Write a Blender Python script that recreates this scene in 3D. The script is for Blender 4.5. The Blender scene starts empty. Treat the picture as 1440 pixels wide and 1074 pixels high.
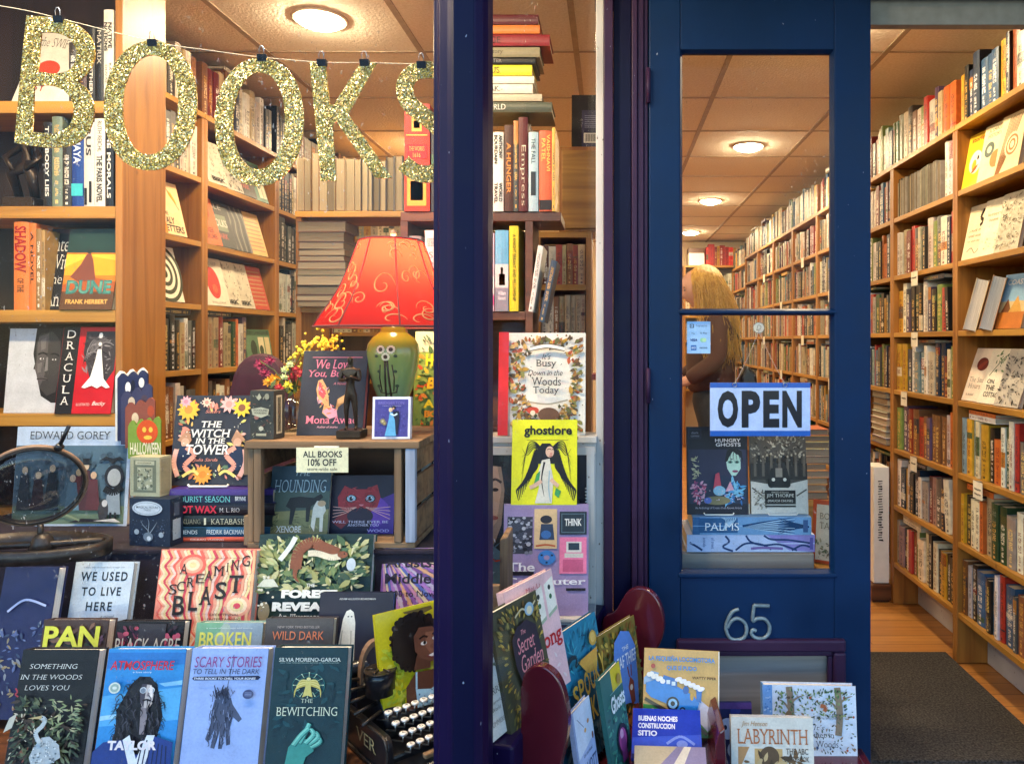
import bpy, bmesh, math, random
from mathutils import Vector, Matrix, Quaternion
R = math.radians
sc = bpy.context.scene
COL = sc.collection

# ------------------------------------------------------------------ camera, sky, sun, exposure
F, CX, CY, EYE = 1050.0, 860.0, 480.0, 1.275      # photo pixels; eye height above the shop floor
cd = bpy.data.cameras.new('camera'); cam = bpy.data.objects.new('camera', cd); COL.objects.link(cam)
cam.location = (0, 0, EYE); cam.rotation_euler = (R(90), 0, 0)
cd.sensor_fit = 'HORIZONTAL'; cd.sensor_width = 36; cd.lens = 36 * F / 1440
cd.shift_x = (720 - CX) / 1440; cd.shift_y = (CY - 537) / 1440
cd.clip_start = 0.05; cd.clip_end = 500
sc.camera = cam
SUN_EL, SUN_AZ = 16.0, 20.0                        # low sun behind the shop: the front is in open shade
w = bpy.data.worlds.new('World'); sc.world = w; w.use_nodes = True
nt = w.node_tree; bg = nt.nodes['Background']
sky = nt.nodes.new('ShaderNodeTexSky'); sky.sky_type = 'NISHITA'; sky.sun_disc = False
sky.sun_elevation = R(SUN_EL); sky.sun_rotation = R(SUN_AZ); sky.dust_density = 0.4; sky.ozone_density = 3.0
nt.links.new(sky.outputs[0], bg.inputs[0]); bg.inputs[1].default_value = 0.15
sl = bpy.data.lights.new('sun', 'SUN'); sl.energy = 0.5; sl.angle = R(10); sl.color = (1, .86, .7)
so = bpy.data.objects.new('sun', sl); COL.objects.link(so)
sd = Vector((math.sin(R(SUN_AZ)) * math.cos(R(SUN_EL)), math.cos(R(SUN_AZ)) * math.cos(R(SUN_EL)), math.sin(R(SUN_EL))))
so.rotation_euler = (-sd).to_track_quat('-Z', 'Y').to_euler(); so.location = sd * 40
sc.view_settings.view_transform = 'Standard'; sc.view_settings.look = 'None'; sc.view_settings.gamma = 1
sc.view_settings.exposure = 2.0
LAMP_W = 3.0                                       # each ceiling downlight, watts
WARM = (1.0, .77, .46)
cy = sc.cycles
cy.use_denoising = True; cy.max_bounces = 8; cy.diffuse_bounces = 4; cy.glossy_bounces = 4; cy.transparent_max_bounces = 16
cy.sample_clamp_indirect = 4.0; cy.caustics_reflective = False; cy.caustics_refractive = False

# ------------------------------------------------------------------ helpers
def P(px, py, Y):
    return Vector(((px - CX) * Y / F, Y, EYE - (py - CY) * Y / F))
def lin(c):
    return c / 12.92 if c <= .04045 else ((c + .055) / 1.055) ** 2.4
def C(h, k=1.0):
    if not isinstance(h, str): return tuple(h)
    h = h.lstrip('#')
    if len(h) == 3: h = ''.join(a + a for a in h)
    return tuple(lin(int(h[i:i + 2], 16) / 255) * k for i in (0, 2, 4))

class MB:
    """collects shapes into one mesh; faces may carry a colour and a uv"""
    def __init__(s):
        s.bm = bmesh.new(); s.col = s.bm.loops.layers.float_color.new('Col'); s.uv = s.bm.loops.layers.uv.new('UV'); s.c = (1, 1, 1, 1)
    def face(s, pts, col=None, uvs=None, mat=0, smooth=False):
        try: f = s.bm.faces.new([s.bm.verts.new(p) for p in pts])
        except ValueError: return None
        s.paint(f, col, uvs); f.material_index = mat; f.smooth = smooth
        return f
    def paint(s, f, col=None, uvs=None):
        c = col or s.c
        if len(c) == 3: c = (*c, 1)
        for i, l in enumerate(f.loops):
            l[s.col] = c
            if uvs: l[s.uv].uv = uvs[i]
    def hull(s, v, faces, col=None, mat=0, smooth=False, M=None):
        bv = [s.bm.verts.new(M @ Vector(p) if M else p) for p in v]
        for f in faces:
            try: g = s.bm.faces.new([bv[i] for i in f])
            except ValueError: continue
            g.material_index = mat; g.smooth = smooth; s.paint(g, col)
        return bv
    def box(s, x0, x1, y0, y1, z0, z1, col=None, mat=0, M=None):
        v = [(x, y, z) for x in (x0, x1) for y in (y0, y1) for z in (z0, z1)]
        s.hull(v, [(0, 1, 3, 2), (4, 6, 7, 5), (0, 4, 5, 1), (2, 3, 7, 6), (0, 2, 6, 4), (1, 5, 7, 3)], col, mat, False, M)
    def prism(s, pts, a0, a1, axis='y', col=None, mat=0, M=None, smooth=False):
        """outline of 2D points pulled along an axis"""
        def q(p, a):
            return {'y': (p[0], a, p[1]), 'x': (a, p[0], p[1]), 'z': (p[0], p[1], a)}[axis]
        n = len(pts); v = [q(p, a0) for p in pts] + [q(p, a1) for p in pts]
        s.hull(v, [tuple(range(n))[::-1], tuple(range(n, 2 * n))] + [(i, (i + 1) % n, n + (i + 1) % n, n + i) for i in range(n)], col, mat, smooth, M)
    def lathe(s, prof, c=(0, 0, 0), n=24, col=None, mat=0, M=None, smooth=True, sx=1, sy=1):
        c = Vector(c); v = []
        for r, z in prof:
            for i in range(n):
                a = 2 * math.pi * i / n; v.append(c + Vector((r * math.cos(a) * sx, r * math.sin(a) * sy, z)))
        fs = []
        for k in range(len(prof) - 1):
            for i in range(n):
                j = (i + 1) % n; fs.append((k * n + i, k * n + j, (k + 1) * n + j, (k + 1) * n + i))
        if prof[0][0] > 1e-5 and prof[0] != prof[-1]: fs.append(tuple(range(n))[::-1])
        if prof[-1][0] > 1e-5 and prof[0] != prof[-1]: fs.append(tuple(range((len(prof) - 1) * n, len(prof) * n)))
        s.hull(v, fs, col, mat, smooth, M)
    def tube(s, pts, r, n=6, col=None, mat=0, smooth=True, closed=False):
        pts = [Vector(p) for p in pts]; m = len(pts); v = []; up = Vector((.13, .21, .97))
        for i, p in enumerate(pts):
            a = pts[(i - 1) % m] if (closed or i) else p; b = pts[(i + 1) % m] if (closed or i < m - 1) else p
            t = (b - a).normalized() if (b - a).length > 1e-9 else Vector((0, 0, 1))
            x = t.cross(up)
            if x.length < 1e-3: x = t.cross(Vector((1, 0, 0)))
            x.normalize(); y = t.cross(x); rr = r[i] if isinstance(r, (list, tuple)) else r
            for k in range(n):
                q = 2 * math.pi * k / n; v.append(p + (x * math.cos(q) + y * math.sin(q)) * rr)
        fs = []
        for i in range(m if closed else m - 1):
            for k in range(n):
                j = (k + 1) % n; i2 = (i + 1) % m; fs.append((i * n + k, i * n + j, i2 * n + j, i2 * n + k))
        if not closed: fs += [tuple(range(n))[::-1], tuple(range((m - 1) * n, m * n))]
        s.hull(v, fs, col, mat, smooth)
    def ball(s, c, r, n=12, m=8, col=None, mat=0, M=None):
        rx, ry, rz = r if isinstance(r, (tuple, list)) else (r, r, r)
        prof = [(max(math.sin(math.pi * k / m), 1e-4 if 0 < k < m else 0), -math.cos(math.pi * k / m)) for k in range(m + 1)]
        prof[0] = (1e-4, -1); prof[-1] = (1e-4, 1)
        MM = (M or Matrix()) @ Matrix.Translation(Vector(c)) @ Matrix.Diagonal((rx, ry, rz, 1))
        s.lathe(prof, (0, 0, 0), n, col, mat, MM)
    def build(s, name, mats, parent=None, bevel=0, local=False, weld=False, smooth_angle=None):
        me = bpy.data.meshes.new(name)
        if weld: bmesh.ops.remove_doubles(s.bm, verts=s.bm.verts, dist=1e-5)
        bmesh.ops.recalc_face_normals(s.bm, faces=s.bm.faces)
        s.bm.to_mesh(me); s.bm.free()
        for m in (mats if isinstance(mats, (list, tuple)) else [mats]): me.materials.append(m)
        o = bpy.data.objects.new(name, me); COL.objects.link(o)
        if parent is not None:
            o.parent = parent
            if not local: o.matrix_parent_inverse = WORLD_OF(parent).inverted()
        if bevel:
            b = o.modifiers.new('bevel', 'BEVEL'); b.width = bevel; b.segments = 2; b.limit_method = 'ANGLE'; b.angle_limit = R(40)
        return o
def WORLD_OF(o):
    m = o.matrix_basis.copy()
    return (WORLD_OF(o.parent) @ o.matrix_parent_inverse @ m) if o.parent else m
def tag(o, label=None, cat=None, group=None, kind=None):
    if label: o['label'] = label
    if cat: o['category'] = cat
    if group: o['group'] = group
    if kind: o['kind'] = kind
    return o
def thing(name, loc, label, cat, group=None, M=None):
    o = bpy.data.objects.new(name, None); COL.objects.link(o); o.empty_display_size = .05
    if M is not None: o.matrix_basis = M
    else: o.location = loc
    return tag(o, label, cat, group)
def struct(name, mb, m, label=None, bevel=0):
    o = mb.build(name, m, None, bevel); o['kind'] = 'structure'
    return o

# ------------------------------------------------------------------ materials
def base_mat(name):
    m = bpy.data.materials.new(name); m.use_nodes = True
    t = m.node_tree; return m, t, t.nodes['Principled BSDF']
def N(t, typ, **kw):
    n = t.nodes.new(typ)
    for k, v in kw.items():
        if k.startswith('i_'): n.inputs[int(k[2:]) if k[2:].isdigit() else k[2:].replace('_', ' ')].default_value = v
        else: setattr(n, k, v)
    return n
def ramp(t, stops):
    r = t.nodes.new('ShaderNodeValToRGB'); e = r.color_ramp.elements
    while len(e) < len(stops): e.new(.5)
    for k, (p, c) in enumerate(stops): e[k].position = p; e[k].color = (*c, 1) if len(c) == 3 else c
    return r
def mixc(t, fac, a, b, mode='MIX'):
    n = t.nodes.new('ShaderNodeMix'); n.data_type = 'RGBA'; n.blend_type = mode
    for sock, v in ((n.inputs[0], fac), (n.inputs[6], a), (n.inputs[7], b)):
        if hasattr(v, 'is_output'): t.links.new(v, sock)
        elif isinstance(v, (int, float)): sock.default_value = v
        else: sock.default_value = (*v, 1) if len(v) == 3 else v
    return n.outputs[2]
def math_(t, op, a, b=None):
    n = t.nodes.new('ShaderNodeMath'); n.operation = op
    for k, v in ((0, a), (1, b)):
        if v is None: continue
        if hasattr(v, 'is_output'): t.links.new(v, n.inputs[k])
        else: n.inputs[k].default_value = v
    return n.outputs[0]
def simple(name, col, rough=.5, vary=.12, scale=30, bump=.0, metal=0, coat=0, spec=.5):
    m, t, b = base_mat(name); col = C(col)
    tc = N(t, 'ShaderNodeTexCoord'); no = N(t, 'ShaderNodeTexNoise'); no.inputs['Scale'].default_value = scale; no.inputs['Detail'].default_value = 4
    t.links.new(tc.outputs['Object'], no.inputs['Vector'])
    r = ramp(t, [(.3, tuple(c * (1 - vary) for c in col)), (.7, tuple(min(1, c * (1 + vary)) for c in col))])
    t.links.new(no.outputs[0], r.inputs[0]); t.links.new(r.outputs[0], b.inputs['Base Color'])
    b.inputs['Roughness'].default_value = rough; b.inputs['Metallic'].default_value = metal; b.inputs['Coat Weight'].default_value = coat
    b.inputs['Specular IOR Level'].default_value = spec
    if bump:
        bp = N(t, 'ShaderNodeBump'); bp.inputs['Strength'].default_value = bump; bp.inputs['Distance'].default_value = .004
        t.links.new(no.outputs[0], bp.inputs['Height']); t.links.new(bp.outputs[0], b.inputs['Normal'])
    return m
def wood(name, c1, c2, axis='z', scale=1.0, rough=.45, knots=True):
    m, t, b = base_mat(name); tc = N(t, 'ShaderNodeTexCoord'); mp = N(t, 'ShaderNodeMapping')
    s = {'z': (28, 28, 1.6), 'y': (28, 1.6, 28), 'x': (1.6, 28, 28)}[axis]
    mp.inputs['Scale'].default_value = tuple(v * scale for v in s)
    t.links.new(tc.outputs['Object'], mp.inputs['Vector'])
    n1 = N(t, 'ShaderNodeTexNoise'); n1.inputs['Scale'].default_value = 1; n1.inputs['Detail'].default_value = 5; n1.inputs['Distortion'].default_value = .9
    t.links.new(mp.outputs[0], n1.inputs['Vector'])
    n2 = N(t, 'ShaderNodeTexNoise'); n2.inputs['Scale'].default_value = 2.5; n2.inputs['Detail'].default_value = 2
    t.links.new(tc.outputs['Object'], n2.inputs['Vector'])
    r = ramp(t, [(.32, C(c2)), (.62, C(c1))]); t.links.new(n1.outputs[0], r.inputs[0])
    r2 = ramp(t, [(.3, (.78, .74, .7)), (.7, (1, 1, 1))]); t.links.new(n2.outputs[0], r2.inputs[0])
    col = mixc(t, 1.0, r.outputs[0], r2.outputs[0], 'MULTIPLY')
    if knots:
        v = N(t, 'ShaderNodeTexVoronoi'); v.inputs['Scale'].default_value = 4.5; t.links.new(tc.outputs['Object'], v.inputs['Vector'])
        k = ramp(t, [(.02, (.35, .25, .18)), (.055, (1, 1, 1))]); t.links.new(v.outputs['Distance'], k.inputs[0])
        col = mixc(t, .8, col, k.outputs[0], 'MULTIPLY')
    t.links.new(col, b.inputs['Base Color']); b.inputs['Roughness'].default_value = rough
    bp = N(t, 'ShaderNodeBump'); bp.inputs['Strength'].default_value = .15; bp.inputs['Distance'].default_value = .002
    t.links.new(n1.outputs[0], bp.inputs['Height']); t.links.new(bp.outputs[0], b.inputs['Normal'])
    return m
def paint(name, col, rough=.32, chip='#8f93a4', chips=.765):
    """old gloss paint: brush bump, worn spots and pale chips"""
    m, t, b = base_mat(name); tc = N(t, 'ShaderNodeTexCoord'); col = C(col)
    mp = N(t, 'ShaderNodeMapping'); mp.inputs['Scale'].default_value = (60, 60, 6); t.links.new(tc.outputs['Object'], mp.inputs['Vector'])
    n1 = N(t, 'ShaderNodeTexNoise'); n1.inputs['Scale'].default_value = 1; n1.inputs['Detail'].default_value = 3; t.links.new(mp.outputs[0], n1.inputs['Vector'])
    n2 = N(t, 'ShaderNodeTexNoise'); n2.inputs['Scale'].default_value = 3.2; n2.inputs['Detail'].default_value = 6; t.links.new(tc.outputs['Object'], n2.inputs['Vector'])
    r = ramp(t, [(.3, tuple(c * .75 for c in col)), (.7, tuple(c * 1.25 for c in col))]); t.links.new(n2.outputs[0], r.inputs[0])
    n3 = N(t, 'ShaderNodeTexNoise'); n3.inputs['Scale'].default_value = 55; n3.inputs['Detail'].default_value = 2
    mp3 = N(t, 'ShaderNodeMapping'); mp3.inputs['Scale'].default_value = (1.6, 1.6, .8); t.links.new(tc.outputs['Object'], mp3.inputs['Vector']); t.links.new(mp3.outputs[0], n3.inputs['Vector'])
    k = ramp(t, [(chips, (0, 0, 0)), (chips + .02, (1, 1, 1))]); t.links.new(n3.outputs[0], k.inputs[0])
    c = mixc(t, k.outputs[0], r.outputs[0], C(chip)); t.links.new(c, b.inputs['Base Color'])
    b.inputs['Specular IOR Level'].default_value = .16
    rr = ramp(t, [(.3, (rough * .8,) * 3), (.75, (rough * 1.6,) * 3)]); t.links.new(n2.outputs[0], rr.inputs[0]); t.links.new(rr.outputs[0], b.inputs['Roughness'])
    bp = N(t, 'ShaderNodeBump'); bp.inputs['Strength'].default_value = .25; bp.inputs['Distance'].default_value = .002
    t.links.new(n1.outputs[0], bp.inputs['Height']); t.links.new(bp.outputs[0], b.inputs['Normal'])
    return m
def print_mat(name, rough=.48, coat=0.0):
    m, t, b = base_mat(name); a = N(t, 'ShaderNodeAttribute'); a.attribute_name = 'Col'
    tc = N(t, 'ShaderNodeTexCoord'); no = N(t, 'ShaderNodeTexNoise'); no.inputs['Scale'].default_value = 26; no.inputs['Detail'].default_value = 6
    t.links.new(tc.outputs['Object'], no.inputs['Vector'])
    r = ramp(t, [(.35, (.86, .86, .86)), (.65, (1, 1, 1))]); t.links.new(no.outputs[0], r.inputs[0])
    n2 = N(t, 'ShaderNodeTexNoise'); n2.inputs['Scale'].default_value = 190; n2.inputs['Detail'].default_value = 5; t.links.new(tc.outputs['Object'], n2.inputs['Vector'])
    r2 = ramp(t, [(.3, (.87, .87, .88)), (.62, (1.0, 1.0, 1.0))]); t.links.new(n2.outputs[0], r2.inputs[0])
    t.links.new(mixc(t, 1, mixc(t, 1, a.outputs[0], r2.outputs[0], 'MULTIPLY'), r.outputs[0], 'MULTIPLY'), b.inputs['Base Color'])
    b.inputs['Roughness'].default_value = rough; b.inputs['Specular IOR Level'].default_value = .32; b.inputs['Coat Weight'].default_value = coat; b.inputs['Coat Roughness'].default_value = .15
    return m
def pages_mat():
    m, t, b = base_mat('page_edges'); tc = N(t, 'ShaderNodeTexCoord'); mp = N(t, 'ShaderNodeMapping'); mp.inputs['Scale'].default_value = (900, 900, 900)
    a = N(t, 'ShaderNodeAttribute'); a.attribute_name = 'Col'
    wv = N(t, 'ShaderNodeTexNoise'); wv.inputs['Scale'].default_value = 1; wv.inputs['Detail'].default_value = 2
    uvm = N(t, 'ShaderNodeMapping'); uvm.inputs['Scale'].default_value = (70, 1.5, 1); uv = N(t, 'ShaderNodeUVMap'); uv.uv_map = 'UV'
    t.links.new(uv.outputs[0], uvm.inputs['Vector']); t.links.new(uvm.outputs[0], wv.inputs['Vector'])
    r = ramp(t, [(.35, (.6, .56, .5)), (.6, (1, 1, 1))]); t.links.new(wv.outputs[0], r.inputs[0])
    t.links.new(mixc(t, 1, a.outputs[0], r.outputs[0], 'MULTIPLY'), b.inputs['Base Color']); b.inputs['Roughness'].default_value = .85
    return m
def spine_mat():
    """printed spines: uv runs across (u) and up (v) the spine, Col alpha is a per-book random number"""
    m, t, b = base_mat('printed_spines'); a = N(t, 'ShaderNodeAttribute'); a.attribute_name = 'Col'
    uv = N(t, 'ShaderNodeUVMap'); uv.uv_map = 'UV'; sp = N(t, 'ShaderNodeSeparateXYZ'); t.links.new(uv.outputs[0], sp.inputs[0])
    u, v, rnd = sp.outputs[0], sp.outputs[1], a.outputs['Alpha']
    def W(k, salt):
        n = N(t, 'ShaderNodeTexWhiteNoise'); n.noise_dimensions = '2D'; c = N(t, 'ShaderNodeCombineXYZ'); t.links.new(rnd, c.inputs[0]); c.inputs[1].default_value = salt
        t.links.new(c.outputs[0], n.inputs['Vector']); return n.outputs[k]
    def between(x, lo, hi):
        return math_(t, 'MULTIPLY', math_(t, 'GREATER_THAN', x, lo), math_(t, 'LESS_THAN', x, hi))
    # letters: blocky cells along the spine
    def letters(nv, nu, lo, hi, ulo, uhi, salt):
        c = N(t, 'ShaderNodeCombineXYZ')
        t.links.new(math_(t, 'ADD', math_(t, 'MULTIPLY', v, nv), math_(t, 'MULTIPLY', rnd, 91 + salt)), c.inputs[1])
        t.links.new(math_(t, 'MULTIPLY', u, nu), c.inputs[0])
        n = N(t, 'ShaderNodeTexNoise'); n.inputs['Scale'].default_value = 1; n.inputs['Detail'].default_value = 1.0; t.links.new(c.outputs[0], n.inputs['Vector'])
        on = math_(t, 'GREATER_THAN', n.outputs[0], .5)
        # gaps between words
        g = N(t, 'ShaderNodeTexNoise'); g.noise_dimensions = '1D'; t.links.new(math_(t, 'ADD', math_(t, 'MULTIPLY', v, nv * .16), math_(t, 'MULTIPLY', rnd, 47 + salt)), g.inputs['W']); g.inputs['Scale'].default_value = 1
        on = math_(t, 'MULTIPLY', on, math_(t, 'GREATER_THAN', g.outputs[0], .4))
        return math_(t, 'MULTIPLY', math_(t, 'MULTIPLY', on, between(v, lo, hi)), between(u, ulo, uhi))
    hi = math_(t, 'ADD', math_(t, 'MULTIPLY', W(0, 1.7), .3), .62)
    l1 = letters(95, 5, .34, hi, .26, .74, 3)
    l2 = letters(130, 4, .12, .29, .36, .64, 11)
    logo = math_(t, 'MULTIPLY', between(v, .035, .075), between(u, .36, .64))
    mask = math_(t, 'MAXIMUM', math_(t, 'MAXIMUM', l1, l2), logo)
    hsv = N(t, 'ShaderNodeSeparateColor'); hsv.mode = 'HSV'; t.links.new(a.outputs[0], hsv.inputs[0])
    dark = math_(t, 'LESS_THAN', hsv.outputs[2], .3)
    r1 = N(t, 'ShaderNodeValToRGB'); r1.color_ramp.interpolation = 'CONSTANT'
    for k, c in enumerate(['#f2ead8', '#e8c66a', '#ffffff', '#d9a441']):
        e = r1.color_ramp.elements[k] if k < 2 else r1.color_ramp.elements.new(k / 4)
        e.position = k / 4; e.color = (*C(c), 1)
    t.links.new(W(0, 5.1), r1.inputs[0])
    r2 = N(t, 'ShaderNodeValToRGB'); r2.color_ramp.interpolation = 'CONSTANT'
    for k, c in enumerate(['#16130f', '#7a1a14', '#13233f', '#201a16']):
        e = r2.color_ramp.elements[k] if k < 2 else r2.color_ramp.elements.new(k / 4)
        e.position = k / 4; e.color = (*C(c), 1)
    t.links.new(W(0, 9.3), r2.inputs[0])
    ink = mixc(t, dark, r2.outputs[0], r1.outputs[0])
    # colour bands on about a third of the spines
    cr = ramp(t, [(0, C('#7c2318')), (.2, C('#d8cdb4')), (.4, C('#1c2a3c')), (.6, C('#c07c2a')), (.8, C('#3e5a3a')), (1, C('#e9e2cf'))]); cr.color_ramp.interpolation = 'CONSTANT'
    t.links.new(W(0, 2.2), cr.inputs[0])
    lo = math_(t, 'MULTIPLY', W(0, 6.6), .8); band = math_(t, 'MULTIPLY', math_(t, 'MULTIPLY', math_(t, 'GREATER_THAN', v, lo), math_(t, 'LESS_THAN', v, math_(t, 'ADD', lo, math_(t, 'MULTIPLY', W(0, 8.8), .35)))), math_(t, 'GREATER_THAN', W(0, 3.3), .62))
    body = mixc(t, band, a.outputs[0], cr.outputs[0])
    tc = N(t, 'ShaderNodeTexCoord'); no = N(t, 'ShaderNodeTexNoise'); no.inputs['Scale'].default_value = 40; no.inputs['Detail'].default_value = 5; t.links.new(tc.outputs['Object'], no.inputs['Vector'])
    rw = ramp(t, [(.3, (.74, .72, .7)), (.65, (1, 1, 1))]); t.links.new(no.outputs[0], rw.inputs[0])
    body = mixc(t, 1, body, rw.outputs[0], 'MULTIPLY')
    t.links.new(mixc(t, math_(t, 'MULTIPLY', mask, .88), body, ink), b.inputs['Base Color']); b.inputs['Roughness'].default_value = .42
    return m
def glass_mat(name, tint=(1, 1, 1), refl=1.0, dust=.0):
    """thin pane: clear with a Fresnel reflection and a little dirt"""
    m = bpy.data.materials.new(name); m.use_nodes = True; t = m.node_tree; t.nodes.clear()
    out = N(t, 'ShaderNodeOutputMaterial'); tr = N(t, 'ShaderNodeBsdfTransparent'); tr.inputs[0].default_value = (*tint, 1)
    gl = N(t, 'ShaderNodeBsdfGlossy'); gl.inputs['Roughness'].default_value = .0; fr = N(t, 'ShaderNodeFresnel'); geo = N(t, 'ShaderNodeNewGeometry'); t.links.new(math_(t, 'ADD', 1.42, math_(t, 'MULTIPLY', geo.outputs['Backfacing'], 1 / 1.42 - 1.42)), fr.inputs[0])
    mx = N(t, 'ShaderNodeMixShader'); t.links.new(math_(t, 'MULTIPLY', fr.outputs[0], refl), mx.inputs[0]); t.links.new(tr.outputs[0], mx.inputs[1]); t.links.new(gl.outputs[0], mx.inputs[2])
    if dust:
        tc = N(t, 'ShaderNodeTexCoord'); mp = N(t, 'ShaderNodeMapping'); mp.inputs['Scale'].default_value = (1, 1, .55); t.links.new(tc.outputs['Object'], mp.inputs['Vector'])
        n = N(t, 'ShaderNodeTexNoise'); n.inputs['Scale'].default_value = 160; n.inputs['Detail'].default_value = 2; t.links.new(mp.outputs[0], n.inputs['Vector'])
        n2 = N(t, 'ShaderNodeTexNoise'); n2.inputs['Scale'].default_value = 5; n2.inputs['Detail'].default_value = 5; t.links.new(mp.outputs[0], n2.inputs['Vector'])
        k = ramp(t, [(.68, (0, 0, 0)), (.73, (1, 1, 1))]); t.links.new(n.outputs[0], k.inputs[0])
        k2 = ramp(t, [(.5, (0, 0, 0)), (.8, (1, 1, 1))]); t.links.new(n2.outputs[0], k2.inputs[0])
        df = N(t, 'ShaderNodeBsdfDiffuse'); df.inputs[0].default_value = (.8, .8, .78, 1)
        tl = N(t, 'ShaderNodeBsdfTranslucent'); tl.inputs[0].default_value = (.8, .8, .78, 1); ad = N(t, 'ShaderNodeMixShader'); t.links.new(df.outputs[0], ad.inputs[1]); t.links.new(tl.outputs[0], ad.inputs[2])
        m2 = N(t, 'ShaderNodeMixShader')
        t.links.new(math_(t, 'MULTIPLY', math_(t, 'ADD', math_(t, 'MULTIPLY', k.outputs[0], k2.outputs[0]), math_(t, 'MULTIPLY', k2.outputs[0], .004)), dust), m2.inputs[0])
        t.links.new(mx.outputs[0], m2.inputs[1]); t.links.new(ad.outputs[0], m2.inputs[2]); t.links.new(m2.outputs[0], out.inputs[0])
    else: t.links.new(mx.outputs[0], out.inputs[0])
    return m
def emit(name, col, s):
    m = bpy.data.materials.new(name); m.use_nodes = True; t = m.node_tree; t.nodes.clear()
    o = N(t, 'ShaderNodeOutputMaterial'); e = N(t, 'ShaderNodeEmission'); e.inputs[0].default_value = (*col, 1); e.inputs[1].default_value = s; t.links.new(e.outputs[0], o.inputs[0]); return m
def glitter():
    m, t, b = base_mat('gold_glitter'); tc = N(t, 'ShaderNodeTexCoord'); v = N(t, 'ShaderNodeTexVoronoi'); v.inputs['Scale'].default_value = 520; v.inputs['Randomness'].default_value = 1
    t.links.new(tc.outputs['Object'], v.inputs['Vector'])
    r = ramp(t, [(.1, C('#6e5206')), (.5, C('#c2942a')), (.75, C('#f5cc4c')), (.93, C('#fff0b0'))]); s = N(t, 'ShaderNodeSeparateColor'); t.links.new(v.outputs['Color'], s.inputs[0]); t.links.new(s.outputs[0], r.inputs[0])  # palest flakes put part of the sparkle into the colour
    t.links.new(r.outputs[0], b.inputs['Base Color']); b.inputs['Metallic'].default_value = .2; b.inputs['Roughness'].default_value = .25
    # every flake faces its own way
    g = N(t, 'ShaderNodeNewGeometry'); vs = N(t, 'ShaderNodeVectorMath', operation='SUBTRACT'); t.links.new(v.outputs['Color'], vs.inputs[0]); vs.inputs[1].default_value = (.5, .5, .5)
    sc_ = N(t, 'ShaderNodeVectorMath', operation='SCALE'); t.links.new(vs.outputs[0], sc_.inputs[0]); sc_.inputs['Scale'].default_value = 1.5
    ad = N(t, 'ShaderNodeVectorMath', operation='ADD'); t.links.new(g.outputs['Normal'], ad.inputs[0]); t.links.new(sc_.outputs[0], ad.inputs[1])
    nm = N(t, 'ShaderNodeVectorMath', operation='NORMALIZE'); t.links.new(ad.outputs[0], nm.inputs[0]); t.links.new(nm.outputs[0], b.inputs['Normal'])
    return m

M = {}
M['pine_x'] = wood('pine_shelf', '#bd8936', '#986824', 'x')
M['pine_y'] = wood('pine_shelf_side', '#bd8936', '#986824', 'y')
M['pine_z'] = wood('pine_post', '#ad7530', '#8a5620', 'z')
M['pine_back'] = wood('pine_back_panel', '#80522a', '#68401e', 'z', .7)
M['dark_wood'] = wood('dark_stained_wood', '#6d4326', '#4a2c18', 'x')
M['crate'] = wood('weathered_crate_wood', '#8f7355', '#5f4a36', 'x', 1.2, .8)
M['crate_z'] = wood('weathered_crate_post', '#8a7055', '#5a4633', 'z', 1.2, .8)
M['grey_board'] = wood('grey_board', '#9a938c', '#7c756e', 'x', .8, .8)
M['door'] = paint('blue_door_paint', '#032347', .42)
M['purple'] = paint('purple_frame_paint', '#180d36', .34)
M['plum'] = paint('plum_frame_paint', '#33203a', .36)
M['navy'] = paint('dark_navy_paint', '#08092e', .4)
M['white_paint'] = paint('white_frame_paint', '#b9b7b4', .5, '#6b625a', .70)
M['rack'] = simple('maroon_lacquer', '#4d1420', .22, .15, 8, .03, 0, .5)
M['print'] = print_mat('printed_cover'); M['gloss'] = print_mat('glossy_print', .22, .3); M['matte'] = print_mat('matte_coloured', .7)
M['pages'] = pages_mat(); M['spine'] = spine_mat()
M['glass'] = glass_mat('window_glass', (.985, .99, .99), .13, .8); M['lens'] = glass_mat('dark_lens_glass', (.6, .63, .68), 1.3)  # lens tint stands in for dark reflections on it
M['clear'] = glass_mat('clear_glass', (.9, .94, .92), 1.4)
M['black'] = simple('black_enamel', '#15151a', .3, .3, 60, .05, 0, .2)
M['iron'] = simple('worn_dark_iron', '#3b3633', .42, .35, 45, .2, .7)
M['pewter'] = simple('patinated_metal', '#75878f', .42, .35, 40, .25, .2)
M['bronze'] = simple('dark_bronze', '#35281c', .35, .3, 40, .1, .6)
M['brass_ring'] = simple('aged_wooden_ring', '#7d6350', .5, .3, 30, .1)
M['white'] = simple('white_card', '#e8e4da', .7, .04); M['key'] = simple('typewriter_key', '#e6e2dc', .3, .05, 50)
M['string'] = simple('pale_string', '#cfc6ae', .8); M['steel'] = simple('bright_steel', '#b9bcc0', .3, .1, 40, 0, .9)
M['glitter'] = glitter()
M['cloth'] = simple('dark_velvet_cloth', '#1d1526', .9, .4, 14, .2)
M['wall'] = simple('cream_wall', '#cdb896', .8, .06, 6, .02); M['trim'] = simple('grey_trim', '#8a877f', .6)
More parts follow.
